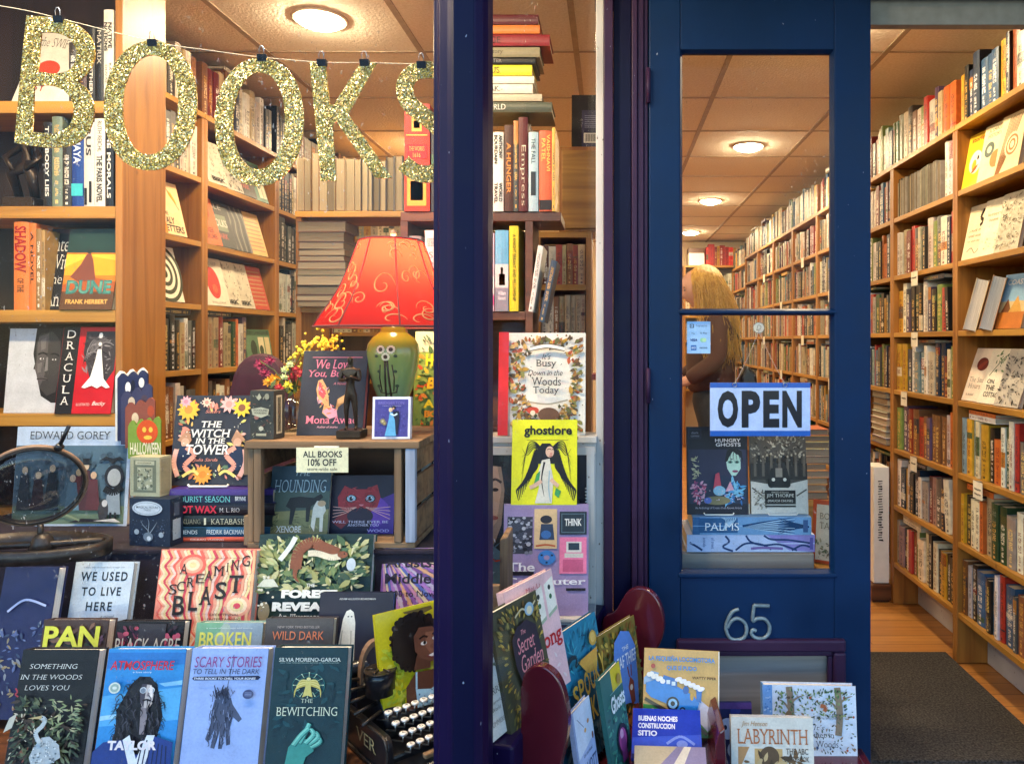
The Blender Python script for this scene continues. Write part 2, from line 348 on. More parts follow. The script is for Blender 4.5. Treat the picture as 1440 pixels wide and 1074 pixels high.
# ------------------------------------------------------------------ the setting
CEIL = 2.51; YD = 2.15                             # ceiling height; plane of the door leaf
def floor_mat():
    m, t, b = base_mat('plank_floor'); tc = N(t, 'ShaderNodeTexCoord'); br = N(t, 'ShaderNodeTexBrick')
    br.inputs['Scale'].default_value = 1; br.inputs['Brick Width'].default_value = 1.1; br.inputs['Row Height'].default_value = .09; br.inputs['Mortar Size'].default_value = .0016
    br.inputs['Color1'].default_value = (*C('#c08645'), 1); br.inputs['Color2'].default_value = (*C('#ad7338'), 1); br.inputs['Mortar'].default_value = (*C('#5d3a1b'), 1)
    t.links.new(tc.outputs['Object'], br.inputs['Vector'])
    mp = N(t, 'ShaderNodeMapping'); mp.inputs['Scale'].default_value = (2, 40, 1); t.links.new(tc.outputs['Object'], mp.inputs['Vector'])
    n = N(t, 'ShaderNodeTexNoise'); n.inputs['Scale'].default_value = 1; n.inputs['Detail'].default_value = 5; t.links.new(mp.outputs[0], n.inputs['Vector'])
    r = ramp(t, [(.3, (.7, .65, .6)), (.65, (1, 1, 1))]); t.links.new(n.outputs[0], r.inputs[0])
    t.links.new(mixc(t, 1, br.outputs[0], r.outputs[0], 'MULTIPLY'), b.inputs['Base Color']); b.inputs['Roughness'].default_value = .38
    return m
def mat_fibre(name, c1, c2, s):
    m, t, b = base_mat(name); tc = N(t, 'ShaderNodeTexCoord'); n = N(t, 'ShaderNodeTexNoise'); n.inputs['Scale'].default_value = s; n.inputs['Detail'].default_value = 6
    t.links.new(tc.outputs['Object'], n.inputs['Vector']); r = ramp(t, [(.38, C(c1)), (.66, C(c2))]); t.links.new(n.outputs[0], r.inputs[0]); t.links.new(r.outputs[0], b.inputs['Base Color'])
    b.inputs['Roughness'].default_value = .95; bp = N(t, 'ShaderNodeBump'); bp.inputs['Strength'].default_value = .7; bp.inputs['Distance'].default_value = .005
    t.links.new(n.outputs[0], bp.inputs['Height']); t.links.new(bp.outputs[0], b.inputs['Normal']); return m
M['floor'] = floor_mat(); M['mat'] = mat_fibre('doormat_fibre', '#15130f', '#4a4540', 150); M['paving'] = mat_fibre('paving', '#55565a', '#76767a', 40)
M['tile'] = mat_fibre('ceiling_tile', '#ece4d2', '#f8f2e4', 90); M['tbar'] = simple('ceiling_bar', '#a8977f', .6)
M['tbar'].node_tree.nodes['Principled BSDF'].inputs['Roughness'].default_value = .5

g = MB(); g.box(-30, 30, -30, 1.20, -.26, -.20); struct('pavement', g, M['paving'])
g = MB(); g.box(-.215, 2.2, 1.2, 2.14, -.26, -.03); struct('doorstep', g, M['paving'])
g = MB(); g.box(-2.2, 1.66, 2.14, 9.3, -.2, 0.0); struct('floor', g, M['floor'])
g = MB(); g.box(-2.2, 1.66, 1.30, 9.3, CEIL, CEIL + .05); struct('ceiling', g, M['tile'])
g = MB()
for k in range(-3, 3):
    x = .51 + .66 * k
    if -2 < x < 1.6: g.box(x - .012, x + .012, 1.4, 9.25, CEIL - .006, CEIL - .0005)
for k in range(14):
    y = 1.384 + .6 * k; g.box(-2.2, 1.65, y - .006, y + .006, CEIL - .004, CEIL - .0008)
struct('ceiling_grid', g, M['tbar'])
g = MB(); g.box(-2.3, -2.2, 1.2, 9.4, -.2, 2.6); struct('wall_left', g, M['wall'])
g = MB(); g.box(1.66, 1.76, 2.3, 9.4, -.2, 2.6); struct('wall_right', g, M['wall'])
g = MB(); g.box(-2.3, 1.76, 9.3, 9.4, -.2, 2.6); struct('wall_back', g, M['wall'])
g = MB(); g.box(1.30, 2.6, 2.19, 2.30, -.2, 2.6); struct('wall_front', g, M['plum'])
g = MB(); g.box(-2.6, 2.6, 1.22, 1.30, 2.42, 4.5); g.box(-2.6, 2.6, 1.36, 2.3, 2.58, 2.7); g.box(-.05, 1.40, 2.17, 2.29, 2.285, 2.58); struct('shopfront_fascia', g, M['plum'])
g = MB(); g.box(-2.6, -.23, 1.25, 1.33, -.2, .40); struct('stall_riser', g, M['purple'])

# entrance mat and threshold
g = MB(); g.box(-.35, 1.36, 2.25, 3.04, .002, .014); o = g.build('doormat', M['mat'], bevel=.003); tag(o, 'dark charcoal ribbed doormat on the wooden floor inside the doorway', 'doormat')

# ------------------------------------------------------------------ ceiling lights
disc = emit('lamp_diffuser', (1.0, .79, .50), 54); ringm = simple('lamp_trim', '#e2d5c0', .5)
LIGHTS = [(-1.5, 1.37, None), (-1.0, 1.37, None), (-.5, 1.37, None), (-1.117, 2.86, 'over the window display, left of the purple post'), (.875, 2.86, None), (-1.117, 4.72, None), (.865, 4.72, 'largest of the three seen through the door glass'), (-1.117, 6.55, None),  # first three are added, unseen, to brighten the window display
          (.868, 6.55, 'middle of the three seen through the door glass'), (-1.117, 8.45, None), (.895, 8.45, 'farthest and smallest of the three seen through the door glass')]
for x, y, where in LIGHTS:
    t = thing('ceiling_light', (x, y, CEIL), 'round lit ceiling downlight, ' + (where or 'one of those unseen, three added over the display'), 'ceiling light', 'round downlights in the ceiling')
    g = MB(); g.lathe([(.0001, -.034), (.05, -.030), (.078, -.018), (.085, -.0012)], n=28); g.build('diffuser', disc, t, local=True)
    g = MB(); g.lathe([(.0855, -.001), (.0855, -.009), (.102, -.008), (.105, -.001)], n=28); g.build('trim_ring', ringm, t, local=True)
    l = bpy.data.lights.new('downlight', 'AREA'); l.shape = 'DISK'; l.size = .16; l.energy = LAMP_W * (.8 if y < 2 else .85); l.color = WARM
    lo = bpy.data.objects.new('downlight', l); COL.objects.link(lo); lo.parent = t; lo.location = (0, 0, -.038)

# ------------------------------------------------------------------ shop window: corner post, panes, sill, jamb
A0 = Vector((-.225, 1.345, 0)); A1 = Vector((-.045, 2.145, 0))      # line of the return pane
sw = thing('shop_window', (-.262, 1.3, -.2), 'purple framed shop window with a corner post, glass front and angled return pane', 'shop window')
g = MB(); po = [(-.314, 1.335), (-.310, 1.30), (-.302, 1.297), (-.297, 1.285), (-.281, 1.277), (-.268, 1.268), (-.232, 1.268), (-.2215, 1.283), (-.2165, 1.31), (-.2165, 1.365), (-.308, 1.365)]
g.prism(po, -.2, 2.5, 'z'); g.build('corner_post', M['purple'], sw, bevel=.002)
g = MB(); g.prism([(-.268, 1.2665), (-.2345, 1.2665), (-.228, 1.2745), (-.2725, 1.2705)], -.2, 2.5, 'z'); g.build('post_face', M['navy'], sw, bevel=.001)
g = MB(); g.box(-2.6, -.307, 1.318, 1.322, .40, 2.43); g.build('glass_pane', M['glass'], sw)
d = (A1 - A0).normalized(); nrm = Vector((d.y, -d.x, 0))
def along(s, off=0, z=0): return A0 + d * s + nrm * off + Vector((0, 0, z))
LEN = (A1 - A0).length
def strip(g, s0, s1, o0, o1, z0, z1):
    g.hull([along(s, o, z) for s in (s0, s1) for o in (o0, o1) for z in (z0, z1)], [(0, 1, 3, 2), (4, 6, 7, 5), (0, 4, 5, 1), (2, 3, 7, 6), (0, 2, 6, 4), (1, 5, 7, 3)])
g = MB(); strip(g, .02, LEN - .01, -.002, .002, .53, 2.43); g.build('glass_pane', M['glass'], sw)
g = MB(); strip(g, .05, LEN, -.06, .032, .46, .522); g.build('sill', M['purple'], sw, bevel=.006)
g = MB(); strip(g, 0, LEN, -.03, .02, -.2, .459); g.build('riser_panel', M['purple'], sw)
g = MB(); g.box(-2.6, -.31, 1.24, 1.36, .38, .43); g.build('sill', M['purple'], sw, bevel=.006)
g = MB(); g.box(-2.6, -.31, 1.30, 1.317, 2.38, 2.42); g.build('head_rail', M['purple'], sw)
g = MB(); g.box(P(838, 0, YD).x, P(849, 0, YD).x, YD - .004, YD + .06, .45, 2.5); g.build('white_jamb', M['white_paint'], sw, bevel=.002)
# door frame: plum mouldings with a dark groove
df = thing('door_frame', (0, YD, -.03), 'dark plum door frame with a deep groove, between window and blue door', 'door frame')
def xs(px): return P(px, 0, YD).x
for x0, x1, y0, m in ((849, 862, -.02, 'plum'), (862, 888, .012, 'navy'), (888, 896, -.012, 'plum'), (896, 905, -.004, 'plum'), (905, 911, .004, 'plum')):
    g = MB(); g.box(xs(x0) + .0006, xs(x1), YD + y0, YD + .07, -.03, 2.5); g.build('moulding', M[m], df, bevel=.0025)
g = MB(); g.box(xs(1226), 1.31, YD + .045, YD + .08, 2.205, 2.284); g.box(xs(1226), 1.31, YD + .0802, YD + .11, 2.222, 2.284); g.build('head_jamb', M['trim'], df, bevel=.002)
g = MB(); g.box(xs(906), xs(920), YD + .0425, YD + .07, -.03, 2.28); g.build('door_stop', M['plum'], df)
g = MB(); g.box(xs(905), 1.31, YD - .02, YD + .04, 2.276, 2.58); g.build('transom_panel', M['plum'], df)
g = MB(); g.box(xs(1480), xs(1530), YD + .0, YD + .10, -.03, 2.284); g.build('jamb', M['plum'], df, bevel=.003)

# ------------------------------------------------------------------ the blue door
door = thing('door', (xs(912), YD, 0), 'dark blue glazed door leaf with a plum trimmed lower panel, number 65', 'door')
def zs(py, Y=YD): return EYE - (py - CY) * Y / F
X0, XG0, XG1, X1 = xs(912.5), xs(957), xs(1173), xs(1225)
ZT, ZG1, ZG0 = 2.268, zs(70), zs(806)
Y0, Y1 = YD, YD + .042
g = MB(); g.box(X0, XG0, Y0, Y1, .005, ZT); g.build('stile', M['door'], door, bevel=.004)
g = MB(); g.box(XG1, X1, Y0, Y1, .005, ZT); g.build('stile', M['door'], door, bevel=.004)
g = MB(); g.box(XG0, XG1, Y0, Y1, ZG1, ZT - .001); g.build('top_rail', M['door'], door, bevel=.002)
zp1, zp0 = zs(905), .12                              # opening of the lower panel
g = MB(); g.box(XG0, XG1, Y0, Y1, zp1, ZG0); g.build('lock_rail', M['door'], door, bevel=.002)
g = MB(); g.box(XG0, XG1, Y0, Y1, .006, zp0); g.build('bottom_rail', M['door'], door, bevel=.002)
g = MB(); g.box(XG0, XG1, Y0 + .006, Y1 - .006, zs(443), zs(434)); g.prism([(Y0 + .006, zs(443)), (Y0 + .006, zs(434)), (Y0 - .004, zs(437)), (Y0 - .004, zs(440))], XG0 - .006, XG1 + .006, 'x'); g.build('muntin', M['door'], door)
# bevelled glazing beads
def bead(x0, x1, z0, z1, b, yo, yi, name, m):
    g = MB(); o = [(x0, z0), (x1, z0), (x1, z1), (x0, z1)]; i = [(x0 + b, z0 + b), (x1 - b, z0 + b), (x1 - b, z1 - b), (x0 + b, z1 - b)]
    for k in range(4):
        j = (k + 1) % 4
        g.face([(o[k][0], yo, o[k][1]), (o[j][0], yo, o[j][1]), (i[j][0], yi, i[j][1]), (i[k][0], yi, i[k][1])])
        g.face([(i[k][0], yi, i[k][1]), (i[j][0], yi, i[j][1]), (i[j][0], yi + .012, i[j][1]), (i[k][0], yi + .012, i[k][1])])
    return g.build(name, m, door)
bead(XG0 - .0005, XG1 + .0005, ZG0 - .0005, ZG1 + .0005, .007, Y0 + .002, Y0 + .016, 'glazing_bead', M['door'])
g = MB(); g.box(XG0 - .006, XG1 + .010, Y0 - .006, Y0 + .004, ZG0 - .012, ZG0 + .0015); g.build('glass_sill', M['door'], door, bevel=.004)
g = MB(); g.box(XG0 + .002, XG1 - .002, Y0 + .020, Y0 + .0235, zs(433.5), ZG1 - .002); g.build('glass_pane', M['glass'], door)
g = MB(); g.box(XG0 + .002, XG1 - .002, Y0 + .020, Y0 + .0235, ZG0 + .002, zs(443.5)); PANE = g.build('glass_pane', M['glass'], door)
# lower panel: plum moulding in two steps and a grey board
px0, px1, pz1 = xs(951), xs(1188), zs(897)
def frame(x0, x1, z0, z1, b, ya, yb, name, m, bv):
    g = MB()
    for a in ((x0, x1, z1 - b, z1), (x0, x1, z0, z0 + b)): g.box(a[0], a[1], ya, yb, a[2], a[3])
    for a in ((x0, x0 + b), (x1 - b, x1)): g.box(a[0], a[1], ya, yb, z0 + b + .0002, z1 - b - .0002)
    return g.build(name, m, door, bevel=bv)
frame(px0, px1, .10, pz1, .036, Y0 - .016, Y0 + .01, 'panel_moulding', M['plum'], .007)
frame(px0 + .036, px1 - .036, .136, pz1 - .036, .014, Y0 - .006, Y0 + .012, 'panel_moulding', M['plum'], .004)
g = MB(); g.box(XG0 + .001, XG1 - .001, Y0 + .012, Y0 + .03, zp0, zp1); g.build('panel_board', M['grey_board'], door)
for zc in (zs(122), zs(542)):
    g = MB(); g.box(X0 - .006, X0 + .004, Y0 - .008, Y0 - .0005, zc - .047, zc + .047)
    g.tube([(X0 - .002, Y0 - .010, zc - .05), (X0 - .002, Y0 - .010, zc + .05)], .006, 10); g.build('hinge', M['plum'], door)
# ------------------------------------------------------------------ shelf books
PAL = [('#efe6d2', 'cream', 9), ('#e4d6b6', 'pale buff', 7), ('#f3efe6', 'white', 8), ('#c9b48a', 'tan', 5), ('#1a1a1c', 'black', 8), ('#2c2622', 'dark brown', 6), ('#20304a', 'navy', 5), ('#3b6a94', 'blue', 3),
       ('#8fb2b8', 'pale blue', 2), ('#7d1f1a', 'dark red', 5), ('#b8342a', 'red', 6), ('#cf6a2a', 'orange', 5), ('#d9a52e', 'yellow', 4), ('#2f5a3a', 'green', 4), ('#7d8f4a', 'olive', 3), ('#5d4a68', 'purple', 2),
       ('#8a5a38', 'brown', 5), ('#b98a8a', 'dusty pink', 2), ('#6a6a68', 'grey', 5), ('#a9a49a', 'light grey', 4)]
WT = [p[2] for p in PAL]
ORD = ['first', 'second', 'third', 'fourth', 'fifth', 'sixth', 'seventh', 'eighth', 'ninth', 'tenth', 'eleventh', 'twelfth', 'thirteenth', 'fourteenth', 'fifteenth', 'sixteenth', 'seventeenth', 'eighteenth', 'nineteenth', 'twentieth', 'twenty-first', 'twenty-second', 'twenty-third', 'twenty-fourth', 'twenty-fifth']
def raw_book(g, Mx, t, h, d, col, rnd, pagecol=(.62, .54, .40), fore=False, rounded=True):
    """local: spine at y=0 facing -y, t along x, h along z, d along +y"""
    c4 = (*col, rnd); b = .0022 if t > .012 else .0012; pc = (*pagecol, 1); e = .004
    def q(x, y, z): return Mx @ Vector((x, y, z))
    if fore:   # page edges outward
        def q(x, y, z): return Mx @ Vector((x, d - y, z))
    n = 4 if rounded else 1; bulge = min(.006, t * .16) if rounded else 0
    xs_ = [t * k / n for k in range(n + 1)]; ys = [bulge * (1 - math.sin(math.pi * (.12 + .76 * k / n))) for k in range(n + 1)] if rounded else [0, 0]
    for k in range(n):
        g.face([q(xs_[k], ys[k], 0), q(xs_[k + 1], ys[k + 1], 0), q(xs_[k + 1], ys[k + 1], h), q(xs_[k], ys[k], h)], c4, [(k / n, 0), ((k + 1) / n, 0), ((k + 1) / n, 1), (k / n, 1)], 0, rounded)
    z = [(0, 0)] * 4
    for x0, x1 in ((0, b), (t - b, t)):
        y0 = ys[0]
        g.face([q(x0, y0, 0), q(x0, d, 0), q(x0, d, h), q(x0, y0, h)], c4, [(.02, .01)] * 4)
        g.face([q(x1, d, 0), q(x1, y0, 0), q(x1, y0, h), q(x1, d, h)], c4, [(.02, .01)] * 4)
        g.face([q(x0, y0, h), q(x0, d, h), q(x1, d, h), q(x1, y0, h)], c4, [(.02, .01)] * 4)
        g.face([q(x0, d, 0), q(x1, d, 0), q(x1, d, h), q(x0, d, h)], c4, [(.02, .01)] * 4)
    p0, p1, y1, zt = b, t - b, d - e, h - e
    g.face([q(p0, .003, zt), q(p1, .003, zt), q(p1, y1, zt), q(p0, y1, zt)], pc, [(0, 0), (1, 0), (1, 1), (0, 1)], 1)
    g.face([q(p0, y1, e), q(p1, y1, e), q(p1, y1, zt), q(p0, y1, zt)], pc, [(0, 0), (1, 0), (1, 1), (0, 1)], 1)
    g.face([q(p0, .003, e), q(p1, .003, e), q(p1, y1, e), q(p0, y1, e)], pc, [(0, 0), (1, 0), (1, 1), (0, 1)], 1)
STUFF = MB()
NBOOK = [0]; AR = []; AMIN = 330
def one_book(Mx, t, h, d, col, rnd, label=None, group=None, fore=False, pagecol=(.62, .54, .40), name='book', auto=True):
    if label and auto:
        p = Mx @ Vector((t / 2, 0, h / 2)); v = p - cam.location; px = CX + p.x * F / p.y; py = CY - (p.z - EYE) * F / p.y
        ar = abs((Mx.to_3x3() @ Vector((0, 1, 0))).dot(v.normalized())) * t * h * (F / p.y) ** 2; AR.append(ar)
        if not (-5 < px < 1445 and -5 < py < 1079) or ar < AMIN: label = None
    if label is None: raw_book(STUFF, Mx, t, h, d, col, rnd, pagecol, fore, False); return None
    g = MB(); raw_book(g, Matrix(), t, h, d, col, rnd, pagecol, fore); me_o = g.build(name, [M['spine'], M['pages']])
    me_o.matrix_basis = Mx; tag(me_o, label, 'book', group); NBOOK[0] += 1
    return me_o
def sizeword(t, h):
    a = 'thick' if t > .038 else ('slim' if t < .02 else '')
    b = 'tall' if h > .225 else ('short' if h < .175 else '')
    return ' '.join(x for x in (a, b) if x)
def fill_row(o, dirn, yaw, length, hmax, seed, desc=None, group=None, tmin=.014, tmax=.05, d=(.13, .17), fore=False, hmin=.16, recess=.012, colours=None, tones=None, lean_end=True, fill=1.0, horiz=True, rev=False):
    """a row of upright books from o along dirn; the spines face the local -y turned by yaw"""
    rr = random.Random(seed); x = 0.0; idx = 0; dirn = Vector(dirn); Rz = Matrix.Rotation(yaw, 4, 'Z'); back = Rz @ Vector((0, 1, 0)); out = []
    items = []
    run = 0; rc = None
    while x < length * fill - tmin:
        t = rr.uniform(tmin, tmax) ** 1.0; t = min(t, length - x)
        if t < .009: break
        if run > 0: h, col, cn, t = rh, rc, rn, min(rt, length - x); run -= 1
        else:
            h = min(hmax, rr.triangular(hmin, hmax, hmin + .5 * (hmax - hmin)))
            k = rr.choices(tones if tones else PAL, [p[2] for p in (tones if tones else PAL)])[0]; cn = k[1]
            s = rr.uniform(.6, 1.06) if desc else rr.uniform(.42, .95); col = tuple(min(.86, max(.006, v * s * rr.uniform(.93, 1.07))) for v in C(k[0]))
            if rr.random() < .10: run = rr.choice([1, 2, 3]); rh, rc, rn, rt = h, col, cn, t
        items.append((x, t, h, rr.uniform(*d), col, cn, rr.random(), rr.uniform(0, .012), rr.gauss(0, .006))); x += t + rr.choice([0, .0004, .001, .001])
    n = len(items)
    for i, (x, t, h, dd, col, cn, rnd, rc_, ln) in enumerate(items):
        pos = o + dirn * x + back * (recess + rc_)
        lean = R(rr.uniform(3, 8)) if (lean_end and i == n - 1 and fill < 1 and n > 2) else 0
        Mx = Matrix.Translation(pos) @ Rz
        # the local x axis must run along dirn
        sx = (Rz @ Vector((1, 0, 0))).dot(dirn)
        if sx < 0: Mx = Matrix.Translation(pos + dirn * t) @ Rz
        if lean: Mx = Mx @ Matrix.Translation((t / 2, 0, 0)) @ Matrix.Rotation(-lean * (1 if sx > 0 else -1), 4, 'Y') @ Matrix.Translation((-t / 2, 0, 0))
        lab = None
        if desc:
            k = n - 1 - i if rev else i
            sw_ = sizeword(t, h); lab = f"{sw_ + ' ' if sw_ else ''}{cn} book, {ORD[min(k, 24)]} from left, {desc}"
        out.append(one_book(Mx, t, h, dd, col, rnd, lab, group, fore, (lambda f: (.36 * f, .29 * f, .19 * f))(rr.uniform(.4, 1.1)) if fore else (.62, .54, .40)))
    if horiz and n > 5 and not fore and rr.random() < .55:
        a = rr.uniform(0, max(.01, length * fill - .26)); sg = [i for i in items if i[0] + i[1] > a and i[0] < a + .23]; z = max([i[2] for i in sg] + [.1]) + .001; kk = 0
        while sg and z + .018 < hmax + .008 and kk < 2:
            tt = rr.uniform(.012, .024); z += tt; k = rr.choices(PAL, WT)[0]; kk += 1
            if z < hmax + .01: one_book(Matrix.Translation(o + dirn * (a + .115) + back * (recess + .004) + Vector((0, 0, z))) @ Rz @ Matrix.Translation((-.1, 0, 0)) @ Matrix.Rotation(R(90), 4, 'Y'), tt, .2, .13, C(k[0], .9), rr.random())
            z += .0006
    return items
def flat_stack(o, dirn, yaw, seed, n, desc=None, group=None, w=(.19, .235), fore=False, dmax=.16, tones=None, t=(.014, .04)):
    """books lying flat on top of each other, spines facing local -y"""
    rr = random.Random(seed); z = 0
    for i in range(n):
        tt = rr.uniform(*t); h = rr.uniform(*w); dd = rr.uniform(.125, dmax); k = rr.choices(tones or PAL, [p[2] for p in (tones or PAL)])[0]
        col = tuple(min(.85, v * rr.uniform(.75, 1.1)) for v in C(k[0]))
        Mx = Matrix.Translation(Vector(o) + Vector((0, 0, z + tt))) @ Matrix.Rotation(yaw + rr.uniform(-.04, .04), 4, 'Z') @ Matrix.Translation((-h / 2, rr.uniform(0, .01), 0)) @ Matrix.Rotation(R(90), 4, 'Y')
        lab = f"{sizeword(tt, .2) + ' ' if sizeword(tt, .2) else ''}{k[1]} book lying flat, {ORD[n - 1 - i]} from top {desc}" if desc else None
        one_book(Mx, tt, h, dd, col, rr.random(), lab, group, fore, (lambda f: (.42 * f, .34 * f, .23 * f))(rr.uniform(.5, 1.1)) if fore else (.62, .54, .40)); z += tt + .0006
    return z

# ------------------------------------------------------------------ the right-hand wall of shelves
LV = [2.133, 1.869, 1.591, 1.317, 1.042, .757, .484, .205]; ST = .022
LN = ['top', 'second', 'third', 'fourth', 'fifth', 'sixth', 'seventh', 'lowest']
XF, XB = 1.368, 1.64
def bay(y0, y1, label, levels=LV, xf=XF, xb=XB):
    t = thing('bookcase', (xf, y0, 0), label, 'bookcase', 'pine bookcases along the right wall')
    zt = levels[0]
    for y in (y0 + .001, y1 - .021):
        g = MB(); g.box(xf, xb, y, y + .02, .003, zt - ST - .0005); g.build('side_panel', M['pine_z'], t, bevel=.0015)
    for i, z in enumerate(levels):
        g = MB()
        if i == 0: g.box(xf - .002, xb, y0 + .0005, y1 - .0005, z - ST, z)
        else: g.box(xf + .0015, xb - .006, y0 + .0214, y1 - .0214, z - ST, z)
        g.build('shelf', M['pine_y'], t, bevel=.0015)
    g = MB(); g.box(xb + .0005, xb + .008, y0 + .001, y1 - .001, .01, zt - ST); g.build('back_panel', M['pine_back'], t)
    g = MB(); g.box(xf + .12, xf + .135, y0 + .0214, y1 - .0214, .004, levels[-1] - ST - .001); g.build('kick_board', M['white_paint'], t)
    return t
YS = [1.635 + .67 * k for k in range(1, 10)]        # 2.305 2.975 3.645 ...
bay(YS[0], YS[1], 'nearest pine bookcase on the right, with face-out books on its upper shelves')
bay(YS[1], YS[2], 'pine bookcase full of spines on the right, second from the doorway')
bay(YS[2], YS[3], 'pine bookcase just past the edge of the blue door')
for k, nm in zip(range(3, 8), ('largest pine bookcase seen through the door glass', 'second pine bookcase from the right through the door glass', 'third pine bookcase from the right through the door glass', 'fourth pine bookcase from the right through the door glass', 'farthest pine bookcase of the row along the right wall')):
    bay(YS[k], YS[k + 1], nm)
YAW_R = R(-90)
def rrow(y0, y1, z, hmax, seed, desc, **kw):
    """row on the right wall, running from the far end (left in the picture) to the near end"""
    fill_row(Vector((XF, y1, z + .0008)), (0, -1, 0), YAW_R, y1 - y0, hmax, seed, desc, 'books on the right-hand shelves' if desc else None, **kw)
for i, z in enumerate(LV):
    hm = (LV[i - 1] - z - ST - .012) if i else .26
    hm = min(hm, .25)
    # second bay: individuals
    if i == 1:
        fill_row(Vector((XF, YS[2] - .022, z + .0008)), (0, -1, 0), YAW_R, .48, .185, 41, 'row of grey page edges, second right-hand bookcase', 'books on the right-hand shelves', tmin=.018, tmax=.034, fore=True, hmin=.165, tones=[('#b9b2a2', 'grey', 2), ('#8f897c', 'dark grey', 2), ('#2a2826', 'black', 1)])
        fill_row(Vector((XF, YS[1] + .13, z + .0008)), (0, -1, 0), YAW_R, .10, .24, 43, 'tall pair beside the grey page edges', 'books on the right-hand shelves', tmin=.03, tmax=.05, hmin=.22, tones=[('#f3efe6', 'white', 2), ('#d8c9a8', 'buff', 1)])
    else:
        rrow(YS[1] + .022, YS[2] - .022, z, hm, 100 + i, f'{LN[i]} shelf of second right-hand bookcase', tmin=.022, tmax=.062, fill=1 if i not in (3, 6) else .93)
    # nearest bay
    if i in (0, 5, 6, 7):
        rrow(2.50, YS[1] - .022, z, hm, 200 + i, f'{LN[i]} shelf of nearest right-hand bookcase', tmin=.022, tmax=.058)
    # third bay and the far bays
    if i < 5: rrow(YS[2] + .022, YS[3] - .022, z, hm, 300 + i, None, tmin=.018, tmax=.05)
    elif i > 5: rrow(YS[2] + .022, YS[3] - .2, z, hm, 300 + i, None, tmin=.018, tmax=.05)
    for k in range(3, 8):
        if i <= 6: rrow(YS[k] + .022, YS[k + 1] - .022, z, hm, 400 + 10 * k + i, None, tmin=.014, tmax=.042)
flat_stack((XF - .01, YS[2] + .16, LV[5] + .002), None, YAW_R, 77, 8, 'of the pile beside the open doorway', 'books piled flat in the third bookcase', fore=True, t=(.022, .036))
# face-out books of the nearest bay
def cover_book(g_name, Mx, W_, H_, T_, cover, label, cat='book', group=None, art=None, spine=None, page=(.72, .68, .58), pb=True, rough='print', name='book', pages_right=True):
    """hard cover: boards, spine, page block as parts; local x 0..W, y 0..T (front at y=0), z 0..H"""
    root = thing(name, None, label, cat, group, Mx)
    b = .0022; e = .0035; cc = C(cover) ; sc_ = C(spine) if spine else tuple(v * .9 for v in cc)
    g = MB()
    g.box(0, W_, 0, b, 0, H_, cc); g.box(0, W_, T_ - b, T_, 0, H_, cc)
    g.box(-.001, b, .0004, T_ - .0004, .0001, H_ - .0001, sc_)
    g.build('cover', M[rough], root, local=True)
    if pb and T_ > .006:
        g = MB(); pc = (*page, 1); x0, x1, y0, y1, z0, z1 = b, W_ - e, b + .0001, T_ - b - .0001, e, H_ - e
        g.face([(x1, y0, z0), (x1, y1, z0), (x1, y1, z1), (x1, y0, z1)], pc, [(0, 0), (1, 0), (1, 1), (0, 1)])
        g.face([(x0, y0, z1), (x1, y0, z1), (x1, y1, z1), (x0, y1, z1)], pc, [(0, 0), (0, 1), (1, 1), (1, 0)])
        g.face([(x0, y0, z0), (x1, y0, z0), (x1, y1, z0), (x0, y1, z0)], pc, [(0, 0), (0, 1), (1, 1), (1, 0)])
        g.build('page_block', M['pages'], root, local=True)
    if art:
        A = Art(W_, H_); art(A); A.build(root, rough)
    return root

# ---- cover art: flat print, drawn in cover units (0..1 across, 0..1 up)
GL = {}
def glyphs(s, bold=0, serif=False, shear=0, space=1.0):
    key = (s, bold, serif, shear, space)
    if key in GL: return GL[key]
    c = bpy.data.curves.new('letters', 'FONT'); c.body = s; c.offset = bold - (.016 if serif else 0); c.resolution_u = 3; c.shear = shear; c.space_character = space
    o = bpy.data.objects.new('letters', c); me = bpy.data.meshes.new_from_object(o)
    v = [(p.co.x, p.co.y) for p in me.vertices]; f = [tuple(p.vertices) for p in me.polygons]
    if serif and v:
        cnt = {}
        for p in f:
            for a in range(len(p)):
                k = tuple(sorted((p[a], p[(a + 1) % len(p)]))); cnt[k] = cnt.get(k, 0) + 1
        ext = []
        for (a, b_), n in cnt.items():
            if n != 1: continue
            (xa, ya), (xb, yb) = v[a], v[b_]
            L = abs(xa - xb)
            if abs(ya - yb) < .012 and .035 < L < .2: ext.append((min(xa, xb), max(xa, xb), (ya + yb) / 2))
        ys = [e[2] for e in ext]
        for x0, x1, y in ext:
            for base, up in ((0, 1), (.682, -1), (.449, -1), (-.23, 1)):
                if abs(y - base) < .035:
                    k = len(v); e = .062; h = .04 * up
                    v += [(x0 - e, y), (x1 + e, y), (x1 + e, y + h * .7), (x1, y + h * 1.6), (x0, y + h * 1.6), (x0 - e, y + h * .7)]; f.append((k, k + 1, k + 2, k + 3, k + 4, k + 5)); break
    bpy.data.objects.remove(o); bpy.data.curves.remove(c); bpy.data.meshes.remove(me)
    if not v: v = [(0, 0), (1, 1)]
    x0 = min(p[0] for p in v); x1 = max(p[0] for p in v); y0 = min(p[1] for p in v); y1 = max(p[1] for p in v)
    v = [((p[0] - x0) / max(x1 - x0, 1e-6), (p[1] - y0) / max(y1 - y0, 1e-6)) for p in v]
    GL[key] = (v, f, (x1 - x0) / max(y1 - y0, 1e-6)); return GL[key]
